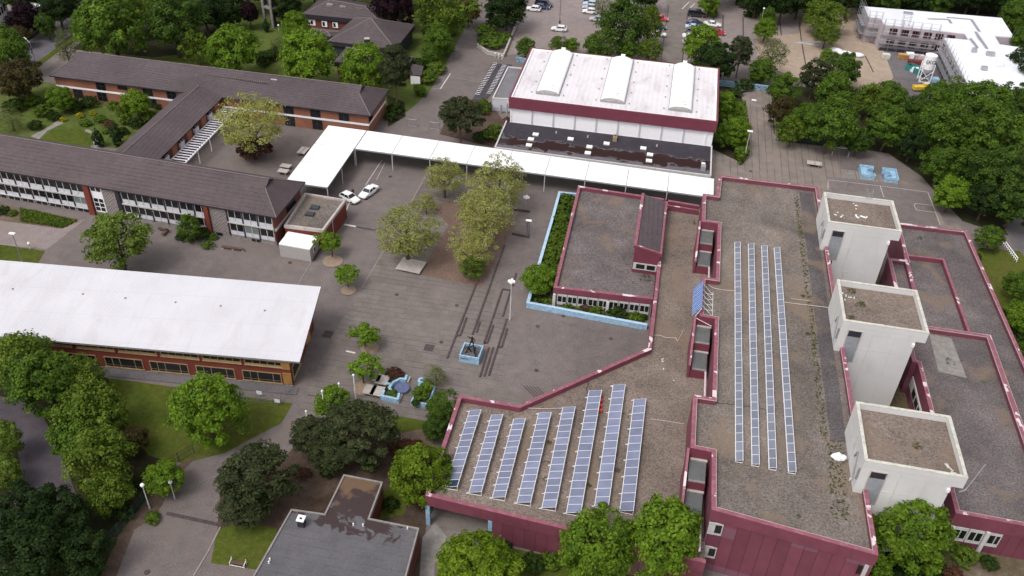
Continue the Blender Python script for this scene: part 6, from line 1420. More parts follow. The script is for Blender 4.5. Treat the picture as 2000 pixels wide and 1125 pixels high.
P_ = [C5(885, 650), C5(1105, 690), C5(1190, 470), C5(1010, 400)]; b = MB(); strip(b, P_, .22, 0, .8, True, 0); b.build('box', M['blue'], t); b = MB(); b.face([(p[0], p[1], .6) for p in inset(P_, .15)]); b.build('soil', M['soil'], t)
t = thing('blue_corner_wall', 'short light blue corner wall beside the willow bush', 'wall', C5(1000, 400) + (0,))
q = [C5(1040, 370), C5(1000, 375), C5(985, 410), C5(1055, 430)]; b = MB()
for i in range(3): a_, c_ = Vector(q[i]), Vector(q[i + 1]); d = (c_ - a_).normalized(); n_ = Vector((-d.y, d.x)) * .15; b.prism([tuple(a_ + n_), tuple(a_ - n_), tuple(c_ - n_), tuple(c_ + n_)], 0, .9 + .004 * i)
b.build('wall', M['blue'], t)
plant(770, 731, 40, 'bushred', 'reddish brown mound of plants above the blue bowl', sv=.8); plant(766, 768, 22, 'bush', 'green planting in the front box of the blue bowl', sv=.8, z0=.4); plant(758, 757, 14, 'bushd', 'dark green plant at the left side of the blue bowl', z0=.3)
plant(824, 768, 34, 'bush', 'broad leafy plant filling the blue planter box', z0=.5); plant(833, 756, 26, 'young', 'pale small tree rising from the blue planter box', sv=.6); plant(812, 786, 20, 'bushd', 'dark low plant at the front corner of the blue planter', z0=.5, sv=.7); plant(838, 747, 18, 'bushd', 'dark plant behind the short blue corner wall')
# fences
def fence(label, pts, h, mat='green_fence', post=2.5, name='mesh_fence', px=True, slats=.22):
    P_ = WL(pts) if px else pts; t = thing(name, label, 'fence', (P_[0][0], P_[0][1], 0))
    for i in range(len(P_) - 1):
        a_, c_ = Vector(P_[i]), Vector(P_[i + 1]); d = c_ - a_; L = d.length; d.normalize(); b = MB(); n = max(1, int(L / slats)); nn = Vector((-d.y, d.x)) * .012
        for k in range(n):
            p = a_ + d * (k + .5) * L / n; q = p + d * .045; b.face([(p.x, p.y, .05), (q.x, q.y, .05), (q.x, q.y, h), (p.x, p.y, h)])
        for z in (.1, h * .5, h - .06): b.face([(a_.x, a_.y, z), (c_.x, c_.y, z), (c_.x, c_.y, z + .06), (a_.x, a_.y, z + .06)])
        b.build('mesh_panel', M[mat], t)
        for k in range(int(L / post) + 1): p = a_ + d * k * post; b = MB(); b.tube((p.x, p.y, 0), (p.x, p.y, h + .1), .05, n=5); b.build('post', M[mat], t)
    return t
fence('green bar fence curving along the driveway below the lawn', [(380, 885), (350, 902), (325, 920)], 1.7)
fence('green bar fence between the olive trees and the driveway, lower stretch', [(300, 962), (280, 985), (262, 1010), (232, 1045), (214, 1062)], 1.8)
fence('grey-green mesh fence at the foot of the white roof building', [(462, 768), (470, 782), (548, 790), (567, 760)], 1.5, 'polegrey', slats=.35)
fence('dark green hedge fence along the edge of the east court', [(1515, 275), (1590, 284), (1640, 290)], 1.4)
for k, (px, py, lab) in enumerate(((506, 766, 'small white sign on the mesh fence, left one'), (541, 782, 'small white sign on the mesh fence, right one'))):
    x, y = W(px, py, 1); t = thing('sign', lab, 'sign', (x, y, 0)); b = MB(); b.box(x - .4, y - .03, .6, x + .4, y + .0, 1.2); b.build('board', M['white'], t); b = MB(); b.tube((x, y + .05, 0), (x, y + .05, 1.1), .04); b.build('post', M['polegrey'], t)
t = thing('low_gate', 'white low railing beside the slab path at the tower end', 'railing', W(1975, 480) + (0,)); P_ = WL([(1962, 470), (1988, 505), (1990, 520)], .8)
for i in range(10): x = P_[0][0] + (P_[1][0] - P_[0][0]) * i / 9; y = P_[0][1] + (P_[1][1] - P_[0][1]) * i / 9; b = MB(); b.tube((x, y, 0), (x, y, .9), .06, n=4); b.build('baluster', M['white'], t)
b = MB(); b.tube((P_[0][0], P_[0][1], .9), (P_[1][0], P_[1][1], .9), .09, n=4); b.tube((P_[0][0], P_[0][1], .4), (P_[1][0], P_[1][1], .4), .07, n=4); b.build('rail', M['white'], t)
t = thing('wooden_fence', 'short leaning grey board fence behind the round yellow-green tree', 'fence', W(776, 900) + (0,)); a_, c_ = Vector(W(783, 868)), Vector(W(774, 912))
for k in range(12): p = a_.lerp(c_, k / 12); q = a_.lerp(c_, (k + .85) / 12); b = MB(); b.face([(p.x, p.y, 0), (q.x, q.y, 0), (q.x, q.y, 1.5 + .1 * (k % 3)), (p.x, p.y, 1.5 + .1 * (k % 3))]); b.build('board', M['wood'] if k % 2 else M['concrete'], t)
# painted blue walls, planter walls, gates
for (pts, h, m_, lab, nm) in (([(1405, 158), (1440, 161), (1502, 169)], 1.3, 'graffiti', 'low blue painted wall with dark scrawls right of the sports hall', 'painted_wall'), ([(1008, 112), (1030, 116)], 1.1, 'graffiti', 'short blue painted wall under the small trees left of the hall roof', 'painted_wall')):
    P_ = WL(pts, h); t = thing(nm, lab, 'wall', P_[0] + (0,)); b = MB(); strip(b, P_, .35, 0, h, False, 0); b.build('wall', M[m_], t); b = MB(); strip(b, P_, .38, h, h + .06, False, .02); b.build('coping', M['blue'], t)
t = thing('planter_wall', 'pale stone wall edging the shrub island between the drives', 'wall', W(960, 100) + (0,)); P_ = [W(px, py, .9) for px, py in ((931, 85), (952, 100), (985, 106), (989, 97), (1020, 20), (1032, -5))]
b = MB(); strip(b, P_, .4, 0, .9, False, 0); b.build('wall', M['concrete_l'], t)
for k in range(3): x, y = W(967 + k * 7, 112 + k * 2); t = thing('bollard', 'white bollard in the row of three beside the shrub island', 'bollard', (x, y, 0), 'white bollards by the shrub island'); b = MB(); b.tube((x, y, 0), (x, y, 1.0), .16, .16, 8); b.build('post', M['polewhite'], t); b = MB(); b.ball((x, y, 1.02), .17, 8); b.build('cap', M['white'], t)
for (px, py, lab) in ((805, 240, 'pale mesh gate leaf at the drive, left one beside the bush'), (849, 246, 'pale mesh gate leaf at the drive, right one before the dark pine')):
    x, y = W(px, py, .8); t = thing('gate', lab, 'gate', (x, y, 0), 'mesh gates across the drive')
    b = MB()
    for k in range(9): b.tube((x - .9 + k * .22, y, .1), (x - .9 + k * .22, y, 1.6), .02, n=4, cap=False)
    b.tube((x - .95, y, .1), (x + .95, y, .1), .04); b.tube((x - .95, y, 1.6), (x + .95, y, 1.6), .04); b.build('leaf', M['metal'], t); b = MB(); b.tube((x + .98, y, 0), (x + .98, y, 1.7), .07); b.tube((x - .98, y, 0), (x - .98, y, 1.7), .07); b.build('post', M['metal'], t)
t = thing('goal', 'small football goal with net at the wood edge of the east court', 'goal', W(1640, 308) + (0,)); x, y = W(1640, 306)
b = MB(); b.tube((x - 1.6, y, 0), (x - 1.6, y, 2), .05); b.tube((x + 1.6, y, 0), (x + 1.6, y, 2), .05); b.tube((x - 1.6, y, 2), (x + 1.6, y, 2), .05); b.build('frame', M['polewhite'], t)
b = MB(); [b.tube((x - 1.6 + k * .4, y, 2), (x - 1.6 + k * .4, y + 1.0, 0), .015, n=3, cap=False) for k in range(9)]; [b.tube((x - 1.6, y + k * .25, 2 - k * .5), (x + 1.6, y + k * .25, 2 - k * .5), .015, n=3, cap=False) for k in range(5)]; b.build('net', M['metal'], t)
x, y = W(1640, 345); t = thing('basketball_post', 'thin dark post on the line of the east court', 'post', W(1653, 364) + (0,)); x, y = W(1653, 364); b = MB(); b.tube((x, y, 0), (x, y, 2.6), .08); b.build('post', M['polegrey'], t); b = MB(); b.box(x - .5, y - .05, 2.3, x + .5, y, 2.9); b.build('board', M['polegrey'], t)
# things lying on the roofs
x, y = W(1178, 786, ZR + .5); t = thing('cable_reel', 'red plastic crates in a row beside the long solar panel row', 'crate', (x, y, ZR))
for k in range(4): b = MB(); xx, yy_ = W(1175 - k * .6, 772 + k * 10, ZR + .3); b.box(xx - .16, yy_ - .22, ZR + .01, xx + .16, yy_ + .22, ZR + .4); b.build('crate', M['redplastic'], t)
x, y = W(1639, 891, UZ - .4); b = MB(); b.ball((x, y, UZ - .55), .8, 12, sz=.55); b.v = [(x + (p[0] - x) * 1.15 * (1 + .12 * math.sin(p[1] * 7 + p[2] * 5)), y + (p[1] - y) * (.75 + .1 * math.sin(p[0] * 8)), max(UZ - .79, p[2] + .06 * math.sin(p[0] * 11))) for p in b.v]
tag(b.build('tarpaulin_bundle', M['tarp']), 'crumpled white sheet lying on the high gravel roof', 'tarpaulin')
def cable(label, pts, z, r=.05, mat='pinkwhite', name='cable'):
    P_ = WL(pts, z); b = MB()
    for i in range(len(P_) - 1): b.tube(P_[i] + (z,), P_[i + 1] + (z,), r, n=4)
    tag(b.build(name, M[mat]), label, 'cable', 'cables lying on the gravel roofs')
UR = UZ - .72
cable('pale cable from the blue array to the long solar strips', [(1384, 556), (1392, 562), (1410, 566), (1434, 568)], UR, .04)
cable('pale conduit from the solar strips to the middle white tower', [(1530, 590), (1570, 595), (1622, 601)], UR, .07, 'concrete_l'); cable('short pale conduit left of the middle white tower', [(1545, 583), (1583, 588)], UR, .06, 'concrete_l')
cable('loose pale cable curling across the low roof', [(1275, 654), (1290, 655), (1300, 659), (1320, 660), (1323, 666), (1330, 655), (1334, 645)], ZR + .06, .04)
cable('white cable along the front of the low solar rows', [(1030, 797), (1058, 798), (1100, 797)], ZR + .06, .04); cable('thin cable right of the low solar rows', [(1270, 818), (1300, 822), (1336, 828)], ZR + .06, .035)
cable('dark cable crossing from the step to the solar strips', [(1394, 786), (1434, 790), (1470, 795), (1500, 800)], UR, .04, 'kerbdark'); cable('dark loop of cable on the low roof by the parapet', [(1146, 742), (1149, 752), (1145, 760), (1148, 766)], ZR + .06, .04, 'kerbdark')
t = thing('roof_ladder', 'metal ladder frame hooked over the parapet of the farthest tower', 'ladder', (36, 132.3, 14)); xa, ya = W(1700, 385, 15.6); 
for dx in (-.45, .45): b = MB(); b.tube((xa + dx, 132.1, 14.15), (xa + dx, 132.15, 16.2), .05); b.tube((xa + dx, 132.15, 16.2), (xa + dx, 133.0, 16.2), .05); b.tube((xa + dx, 133.0, 16.2), (xa + dx, 133.0, 11), .05); b.build('stile', M['metal'], t)
for k in range(5): b = MB(); b.tube((xa - .45, 132.13, 14.4 + k * .38), (xa + .45, 132.13, 14.4 + k * .38), .035); b.build('rung', M['metal'], t)
t = thing('antenna', 'small television antenna on the middle white tower', 'antenna', W(1642, 548, 15) + (15,)); x, y = W(1642, 548, 15); b = MB(); b.tube((x, y, 14.2), (x, y, 16.6), .04); b.build('mast', M['metal'], t); b = MB(); b.tube((x - .8, y, 16.5), (x + .8, y, 16.6), .03); [b.tube((x - .7 + k * .35, y - .25, 16.52), (x - .7 + k * .35, y + .25, 16.52), .02) for k in range(5)]; b.build('dipoles', M['metal'], t)
x, y = W(1895, 862, 15); t = thing('rod', 'thin slanted rod leaning over the corner of the nearest tower', 'pole', (x, y, 14)); b = MB(); b.tube((39.2, 74.0, 13.2), (40.6, 75.4, 16.3), .035); b.build('mast', M['metal'], t); b = MB(); b.tube((38.6, 73.8, 13.0), (39.3, 74.1, 13.3), .06); b.build('bracket', M['metal'], t)
def debris(label, pts, z, mat, seed):
    rr = random.Random(seed); b = MB()
    for px, py, s_ in pts:
        x, y = W(px, py, z); a = rr.random() * 3
        b.obox((x, y), a, s_ * rr.uniform(.6, 1.2), s_ * rr.uniform(.2, .5), z + .0, z + rr.uniform(.05, .14))
    o = b.build('roof_scraps', M[mat]); tag(o, label, 'scraps', kind='stuff')
debris('white scraps of felt scattered on the farthest tower roof', [(1667, 398, .18), (1672, 402, .2), (1672, 408, .15), (1636, 416, .2), (1632, 420, .2), (1643, 424, .22), (1646, 421, .15), (1672, 421, .4), (1686, 424, .45), (1675, 425, .25), (1693, 424, .2)], 14.16, 'tarp', 4)
debris('torn cream roofing pieces in the corner of the nearest tower roof', [(1850, 911, .3), (1856, 916, .35), (1862, 924, .3), (1873, 913, .2), (1881, 925, .35), (1886, 930, .25), (1846, 908, .2)], 14.16, 'lichen', 5)
debris('cream debris on the high roof below the nearest tower', [(1665, 938, .35), (1669, 934, .2), (1660, 937, .25)], UR, 'lichen', 6)
debris('small white scraps on the middle tower roof', [(1645, 573, .25), (1652, 578, .25), (1660, 581, .3), (1668, 582, .2), (1650, 586, .15)], 14.16, 'tarp', 7)
debris('small white stones on the low roof', [(1294, 702, .15), (1294, 706, .15), (1296, 721, .15), (1316, 744, .12), (1530, 840, .2), (1528, 710, .2)], ZR + .0, 'tarp', 8)
# tufts of weeds growing in the roof gravel
for k, (px, py, w_, z, kd, lab) in enumerate(((1682, 594, 24, 14.1, 'bush', 'round grass tuft on the middle tower roof'), (1664, 568, 20, 14.1, 'olive', 'sparse weed tuft in the far corner of the middle tower roof'), (1664, 620, 18, 14.1, 'bush', 'grass tuft at the front left of the middle tower roof'), (1693, 792, 20, 14.1, 'bushd', 'weed tuft in the far corner of the nearest tower roof'),
        (1792, 872, 20, 14.1, 'olive', 'flat weed patch in the middle of the nearest tower roof'), (1560, 1008, 12, UZ - .8, 'bush', 'small bright tuft near the front parapet of the high roof'), (1568, 578, 10, UZ - .8, 'bushd', 'small dark tuft right of the long solar strips'), (1578, 652, 11, UZ - .8, 'bushd', 'small dark tuft right of the strips, beside the middle tower'),
        (1072, 864, 12, ZR, 'bush', 'green weed between the fourth and fifth low solar rows'), (1067, 904, 14, ZR, 'bush', 'green weed lower down between the fourth and fifth low solar rows'), (1065, 935, 14, ZR, 'bush', 'lowest green weed beside the fourth low solar row'), (1150, 948, 16, ZR, 'bush', 'green weed between the two long low solar rows'), (1225, 808, 16, ZR, 'bushd', 'dark weed between the long low row and the rightmost one'), (1206, 918, 12, ZR, 'bushd', 'dark weed low between the last two solar rows'),
        (1353, 434, 14, ZR, 'bushd', 'weeds at the foot of the red step near the canopy'), (1260, 542, 24, 3.05, 'olive', 'weeds on the music wing roof below the saw-tooth rooflight'), (1856, 706, 20, 5.2, 'bushd', 'straggly weed beside the pale roof patch'), (1797, 465, 12, 4.95, 'bush', 'pale weed on the far east wing roof'), (905, 780, 20, ZR, 'bushd', 'weeds in the far corner of the low roof'), (998, 808, 10, ZR, 'bush', 'tiny weed near the kink of the low parapet'))):
    if kd == 'olive': kd = 'bush'
    kd = 'weed'
    plant(px, py, w_, kd, lab, sv=.45 if w_ > 12 else .7, z0=z, cat='weed', group='weeds on the gravel roofs')

# ------------------------------------------------------------------ trees
T = [ # photo x, y of the crown centre, crown width, kind, label, vertical stretch
 (48, 36, 62, 'purple', 'dark purple copper beech beside the white house'),
 (90, 50, 36, 'deep', 'slim green tree right of the copper beech', 1.3),
 (112, 18, 66, 'dark', 'dark tree behind the road at the top left'),
 (38, 68, 42, 'bronze', 'small bronze-green tree under the copper beech'),
 (118, 192, 50, 'bright', 'light green garden tree before the left end of the brick wing', 1.0),
 (266, 200, 58, 'bright', 'light green garden tree before the middle of the brick wing', 1.05),
 (20, 232, 50, 'willow', 'pale thin tree at the left border of the garden', .8),
 (18, 100, 84, 'green', 'big green tree at the left edge beside the road'),
 (32, 152, 82, 'bronze', 'brown-green tree at the left edge above the garden'),
 (128, 92, 52, 'willow', 'pale feathery tree standing between the road and the brick wing', 1.3),
 (160, 52, 50, 'green', 'narrow green tree between the road and the big bright tree', 1.3),
 (215, 48, 130, 'green', 'big bright green tree behind the left end of the brick wing'),
 (262, 25, 80, 'olive', 'olive green tree rising at the top border behind the big green one'),
 (338, 45, 110, 'deep', 'large dark green tree behind the brick wing'),
 (400, 20, 80, 'dark', 'dark tree at the top border left of the purple column'),
 (445, 25, 60, 'dark', 'dark tree just left of the purple column at the top'),
 (384, 92, 62, 'olive', 'pale green tree, left of the two behind the wing roof step'),
 (455, 92, 108, 'bright', 'broad bright tree behind the centre of the brick wing'),
 (487, 24, 36, 'purple', 'narrow purple tree near the bell tower', 1.5),
 (560, 12, 60, 'dark', 'dark tree at the top border behind the bell tower'),
 (612, -26, 60, 'dark', 'dark tree behind the community house, left one'),
 (690, -34, 80, 'dark', 'dark tree behind the community house, middle one'),
 (772, 12, 80, 'purple', 'dark purple tree right of the community house'),
 (578, 52, 60, 'bright', 'small bright tree before the courtyard of the community house'),
 (550, 88, 44, 'willow', 'pale shrubby tree left of the tall bright tree'),
 (600, 112, 112, 'bright', 'tall bright green tree in front of the pyramid roof, left one'),
 (712, 130, 92, 'bright', 'bright green tree in front of the pyramid roof, right one'),
 (772, 132, 62, 'pine', 'tall pine with bare trunk at the corner of the brick wing', 1.7),
 (860, 14, 118, 'olive', 'large olive green tree at the top beside the road bend'),
 (915, 22, 50, 'bronze', 'brownish tree at the top edge of the road'),
 (856, 78, 56, 'green', 'soft green tree on the bank left of the road', 1.2),
 (842, 108, 40, 'green', 'green shrub tree lower on the bank left of the road'),
 (990, 6, 88, 'dark', 'dark tree above the shrub island at the top'),
 (900, 226, 80, 'pine', 'broad dark pine before the covered walkway', 1.05),
 (1026, 92, 40, 'green', 'small tree at the left corner behind the hall roof'),
 (1090, 86, 34, 'olive', 'small bronze-tinted tree behind the hall skylight, left one'),
 (1117, 88, 30, 'bright', 'small bright tree behind the hall skylight, right one'),
 (1168, 94, 62, 'green', 'bushy green tree behind the middle of the hall roof'),
 (1218, 46, 98, 'deep', 'large chestnut tree standing in the car park'),
 (1178, 14, 46, 'willow', 'pale grey-green tree beside the tight car row'),
 (1268, 46, 56, 'olive', 'olive tree pressed against the big chestnut, right side', 1.3),
 (1226, 98, 44, 'green', 'small dark green tree below the chestnut'),
 (1268, 98, 50, 'olive', 'small yellowish tree below the chestnut, nearest the drive'),
 (1262, -8, 54, 'dark', 'dark tree above the chestnut at the top border'),
 (1372, 88, 78, 'bright', 'bright green tree overhanging the car row by the drive'),
 (1400, 118, 84, 'dark', 'dark broad pine behind the corner of the hall, left one'),
 (1447, 102, 48, 'pine', 'narrow dark pine with reddish trunk behind the hall corner', 1.5),
 (1420, 210, 52, 'bright', 'bright tree against the right wall of the hall, upper one', 1.2),
 (1438, 256, 56, 'bright', 'bright tree against the right wall of the hall, lower one', 1.1),
 (1412, 262, 40, 'green', 'green tree squeezed between hall wall and bright tree', 1.2),
 (1386, 6, 44, 'bright', 'small bright tree at the head of the parked row'),
 (1500, 34, 34, 'green', 'small dark tree among the empty parking bays', 1.2),
 (1495, 58, 44, 'bright', 'bright tree under the pale green lamp post'),
 (1510, 106, 66, 'willow', 'grey-green weeping birch beside the pipe stack', 1.15),
 (1490, 138, 50, 'green', 'green tree left of the weeping birch foot'),
 (1608, 28, 84, 'olive', 'yellow-green tree at the edge of the gravel yard, upper one', .8),
 (1614, 66, 50, 'olive', 'yellow-green tree standing on the gravel yard, lower one', 1.0),
 (1592, 148, 56, 'pine', 'dark pine above the round tree belt', 1.2),
 (1650, 132, 72, 'deep', 'dark green tree in front of the white tarpaulin bundles'),
 (1615, 108, 26, 'bright', 'small lime tree left of the white tarpaulin bundles'),
 (1530, 172, 60, 'green', 'green tree at the left end of the tree belt, upper'),
 (1530, 218, 60, 'bronze', 'reddish green tree at the left end of the tree belt'),
 (1548, 255, 56, 'olive', 'light tree at the lower left corner of the tree belt'),
 (1572, 232, 62, 'green', 'small green tree left of the biggest round tree'),
 (1630, 176, 76, 'green', 'round tree in the belt behind the biggest one'),
 (1625, 242, 104, 'green', 'biggest round tree of the belt beside the slab court'),
 (1700, 196, 70, 'olive', 'thin branched light tree at the lower edge of the gravel yard'),
 (1740, 190, 70, 'green', 'green tree in front of the building site ground'),
 (1736, 246, 86, 'green', 'round tree of the belt, second from the left front'),
 (1676, 278, 50, 'deep', 'dark tree low between the two round front trees'),
 (1790, 212, 66, 'deep', 'dark tree below the yellow machine'),
 (1830, 192, 66, 'green', 'tree in the belt at the foot of the unfinished wing'),
 (1868, 178, 50, 'olive', 'yellow-green tree touching the unfinished wing'),
 (1832, 250, 98, 'green', 'round tree of the belt, third from the left front'),
 (1782, 282, 60, 'dark', 'dark tree in the gap left of the third round tree'),
 (1912, 204, 110, 'green', 'large tree of the belt below the new white roof'),
 (1942, 262, 120, 'green', 'wide tree in the right part of the belt'),
 (1990, 200, 70, 'deep', 'tree at the right border below the new white roof'),
 (1886, 272, 60, 'dark', 'dark tree between the two round trees in the right part of the belt'),
 (1900, 318, 70, 'deep', 'dark tree behind the two small court trees'),
 (1838, 322, 74, 'green', 'tree at the edge of the east court, upper of two'),
 (1860, 378, 72, 'bright', 'tree at the edge of the east court, lower of two', .95),
 (1958, 338, 116, 'deep', 'big dark tree at the right border above the lawn'),
 (1985, 398, 90, 'deep', 'dark tree at the right border beside the path'),
 (1925, 392, 70, 'dark', 'dark tree behind the small round lawn tree'),
 (1936, 464, 54, 'green', 'small round tree on the lawn behind the east wing', .9),
 (1990, 560, 60, 'green', 'green tree at the right border beside the east wing'),
 (1996, 618, 70, 'bright', 'bright tree at the right border, lower one'),
 (2016, 690, 60, 'green', 'green tree cut by the right border beside the parapet'),
 (488, 240, 138, 'spring', 'wide pale yellow-green tree in the round bed by the pergola', .9),
 (496, 290, 74, 'bushred', 'dark reddish shrubs under the pale tree by the pergola'),
 (868, 344, 78, 'spring', 'pale spring tree nearest the walkway, left one'),
 (976, 358, 108, 'spring', 'pale spring tree nearest the walkway, right one'),
 (832, 396, 42, 'spring', 'small low spring tree between the two left ones'),
 (948, 412, 116, 'spring', 'largest pale spring tree in the middle of the courtyard'),
 (795, 454, 128, 'spring', 'round pale spring tree on the left side of the play bed', .85),
 (920, 484, 92, 'spring', 'pale spring tree at the lower right of the play bed', .8),
 (925, 520, 54, 'olive', 'small yellow-green tree at the foot of the play bed', .8),
 (228, 470, 120, 'bloom', 'dense green tree with pale blossoms standing alone left of the courtyard', 1.0),
 (370, 442, 44, 'green', 'young green tree in the planted bed by the classroom wing', 1.2),
 (646, 472, 48, 'young', 'young bright tree in a round pit beside the white cabin', .75),
 (678, 534, 48, 'young', 'young bright tree in a round pit right of the white roof', .7),
 (711, 650, 60, 'young', 'young bright tree in the courtyard, upper of the two by the tables', .62),
 (708, 716, 64, 'young', 'young bright tree beside the pale tables', .7),
 (646, 786, 72, 'bright', 'bright small tree behind the white poles', .85),
 (852, 734, 50, 'willow', 'grey feathery bush above the blue planter', .8),
 (862, 800, 66, 'green', 'green tree at the far left corner of the low roof', 1.1),
 (848, 838, 50, 'deep', 'darker tree just left of the low roof parapet'),
 (1050, 546, 66, 'bright', 'bright young tree at the bend of the blue wall', .9),
 (45, 706, 130, 'olive', 'tree before the white roof building at the left border'),
 (88, 740, 130, 'green', 'deep green tree left of the lawn'),
 (155, 742, 100, 'olive', 'olive tree in front of the brick windows at the left'),
 (180, 800, 130, 'olive', 'large olive tree at the left edge of the lawn'),
 (150, 850, 110, 'green', 'green tree between the dark path and the lawn'),
 (200, 890, 130, 'olive', 'spreading olive tree below the lawn'),
 (215, 962, 90, 'olive', 'lowest olive tree beside the lamp post'),
 (262, 858, 56, 'bronze', 'thin brownish tree at the corner of the lawn'),
 (405, 798, 140, 'bright', 'large bright green tree on the lawn before the brick building'),
 (10, 860, 76, 'bloom', 'tree with creamy blossoms at the left border', 1.2), (8, 925, 70, 'bloom', 'lower creamy flowering tree at the left border'),
 (55, 1000, 120, 'dark', 'dark shrubby tree at the lower left, left one'), (120, 1015, 110, 'dark', 'dark shrubby tree at the lower left, right one'),
 (60, 1085, 150, 'dark', 'dark tree in the bottom left corner'), (160, 1085, 100, 'dark', 'dark tree at the bottom left beside the fence'),
 (160, 1120, 50, 'bright', 'small bright green tree at the bottom border by the fence'),
 (321, 932, 76, 'bright', 'small light green tree in the soil by the driveway', .9),
 (496, 930, 138, 'pine', 'large dark pine standing nearest the driveway', .85), (486, 985, 100, 'pine', 'dark pine crown low beside the driveway', .6),
 (604, 848, 84, 'pine', 'dark pine below the white poles, left one', .75), (704, 838, 136, 'pine', 'widest dark pine in the middle of the group', .8), (650, 888, 84, 'pine', 'dark pine in front of the widest one', .7),
 (820, 922, 126, 'lime', 'dense round yellow-green tree at the corner of the low roof', 1.05),
 (925, 1120, 170, 'lime', 'yellow-green flowering tree at the bottom border', .9),
 (1165, 1066, 148, 'bright', 'bright green tree in front of the low roof, left of two'), (1298, 1050, 150, 'bright', 'bright green tree in front of the low roof, right of two', 1.1),
 (1778, 1040, 156, 'bright', 'tall bright tree in front of the nearest white tower', 1.0), (1700, 1118, 90, 'bright', 'bright tree at the bottom border below the high block corner', .9),
 (975, 1085, 60, 'green', 'green shrub tree behind the flowering lime tree'),
]
for t_ in T: plant(t_[0], t_[1], t_[2], t_[3], t_[4], sv=t_[5] if len(t_) > 5 else 1.0)
